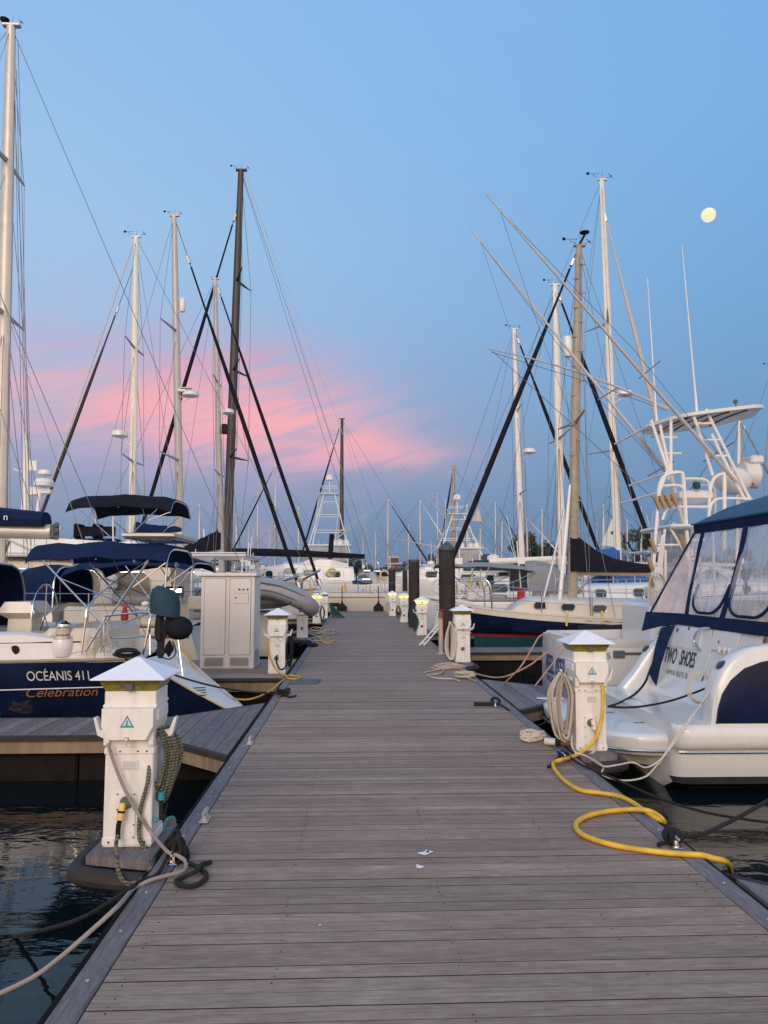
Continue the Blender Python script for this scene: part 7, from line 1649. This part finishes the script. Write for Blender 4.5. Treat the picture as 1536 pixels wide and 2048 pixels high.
# lines from the cruiser
rope('mooring_line', [P(1216, 1413, 7.4), P(1250, 1415, 7.5), P(1290, 1412, 7.6), P(1340, 1402, 7.7), P(1385, 1387, 7.75), P(1410, 1377, 7.6)], .011, 'rope_black', 'black line sagging over the swim platform to the cruiser\'s near quarter', k=6)
rope('mooring_line', [P(1310, 1318, 8.9), P(1300, 1340, 8.9), P(1290, 1365, 8.8), P(1270, 1388, 8.6), P(1240, 1405, 8.2), P(1218, 1413, 7.6)], .013, 'rope_black', 'black line down the cruiser\'s far quarter to the platform', k=6)
q = MB()
for o_ in (0, 1):
    q.tube(crom([tr(1442+10*o_, 1305), P(1440+8*o_, 1330, 7.7), P(1425+5*o_, 1368, 7.2), P(1400, 1410, 6.85), P(1362+6*o_, 1460, 6.6), P(1340+4*o_, 1492, 6.5), P(1320-10*o_, 1520+15*o_, 6.4), P(1292-5*o_, 1535+20*o_, 6.35), P(1265-20*o_, 1525+36*o_, 6.3), P(1235-30*o_, 1530+20*o_, 6.35), P(1205, 1532, 6.35), P(1172, 1512, 6.2), P(1150, 1506, 6.2)], 8), .0075, 6)
c = P(1400, 1375, 7.3)
for k in range(3): q.tube([c+Vector((.10*math.cos(a*PI/8)*(1+.1*k), .02*k, .14*math.sin(a*PI/8)*(1+.06*k))) for a in range(17)], .0065, 6)
solo(q, 'electric_cable', 'rope_white', 'pair of cream cords looping from the cruiser\'s transom down to the dock edge', 'cord')
# -- right pedestal 2 hoses and the pipe
X4, Y4 = PED[3]; f4 = Y4-.125; q = MB(); rr = random.Random(40)
for k in range(9):
    w = .05+.014*k*rr.uniform(.6, 1); xo = X4-.23; yo = f4-.02-.015*k+.1; q.tube(crom([Vector((xo, yo, .74)), Vector((xo+w*.6, yo, .5)), Vector((xo+w*.5, yo, .18)), Vector((xo, yo-.02, .06)), Vector((xo-w*.6, yo, .22)), Vector((xo-w*.5, yo, .5)), Vector((xo, yo, .74))], 6), .014, 6)
solo(q, 'hose_coil', 'rope_white', 'pale hose coiled on the pedestal in front of the tallest pile', 'hose')
q = MB(); rr = random.Random(41)
for k in range(6): px, py = 860+rr.uniform(0, 35), 1330+rr.uniform(-3, 5); q.tube(crom([D(px, py, .02), D(px+25, py-3, .03), D(px+45, py+1, .02), D(px+20, py+4, .02), D(px-5, py+2, .02)], 6), .014, 6, m=k % 2)
q.tube(crom([D(850, 1345, .02), D(885, 1338, .02), D(880, 1347, .02), D(855, 1350, .02), D(870, 1356, .02), D(905, 1358, .02), D(918, 1362, .03)], 6), .013, 6)
for k in range(4): c = G(930, 1352, .04); q.tube([c+Vector((.14*math.cos(a*PI/6+k), .10*math.sin(a*PI/6), .03*k*.6)) for a in range(13)], .014, 6)
q.tube(crom([D(930, 1354, .03), D(945, 1360, .02), D(952, 1362, .02)], 4), .014, 6, m=1)
solo(q, 'cord_pile', ['hose_beige', 'pink_line'], 'tangle of tan cords at the foot of the pedestal in front of the tallest pile', 'cord')
rope('mooring_line', [D(905, 1333, .03), P(950, 1347, 12.2), P(990, 1355, 11.6), P(1020, 1350, 11.3), P(1060, 1330, 11.2), P(1090, 1308, 11.2), P(1130, 1288, 11.2)], .012, 'pink_line', 'tan line from the cord tangle across to the fishing boat', k=8)
rope('mooring_line', [D(1007, 1368, .0), P(1040, 1335, 10.6), P(1065, 1295, 10.9), P(1080, 1272, 11), P(1100, 1266, 11)], .011, 'pink_line', 'tan line from the finger dock up to the fishing boat\'s corner', k=6)
rope('mooring_line', [P(1070, 1372, 10.5), P(1095, 1340, 10.6), P(1130, 1295, 10.7)], .010, 'pink_line', 'pink line crossing the stern of the fishing boat', k=6)
g = thing('dock_standpipe', 'slim orange and white standpipe with red handle at the foot of the tallest pile', 'pipe', G(882, 1308))
c = G(882, 1308); q = MB(); q.lathe(c, [(.10, 0), (.10, .02), (.05, .03), (.05, .32)], 14); q.build('base', 'mast_grey', g)
q = MB(); q.lathe(c+Vector((0, 0, .32)), [(.045, 0), (.045, .40)], 14); q.build('pipe', 'orange_pipe', g)
q = MB(); q.lathe(c+Vector((0, 0, .72)), [(.05, 0), (.05, .12), (.03, .14)], 12); q.build('valve', 'teak', g)
q = MB(); q.box(c+Vector((-.08, -.02, .88)), c+Vector((.07, .02, .90)), bev=.004); q.tube([c+Vector((0, 0, .85)), c+Vector((0, 0, .9))], .012, 6); q.build('handle', 'red', g)
q = MB(); c = G(866, 1283); 
for o_ in (-.05, .05): q.tube([G(843, 1291, .02)+Vector((o_, 0, 0)), G(843, 1291, .02)+Vector((.5+o_, .3, .5))], .018, 6)
for k in range(4): a = G(843, 1291, .02)+Vector((.5, .3, .5))*(k/4+.1); q.tube([a-Vector((.05, 0, 0)), a+Vector((.05, 0, 0))], .012, 6)
solo(q, 'boarding_step', 'white_paint', 'small white folded boarding steps leaning between the piles', 'steps')
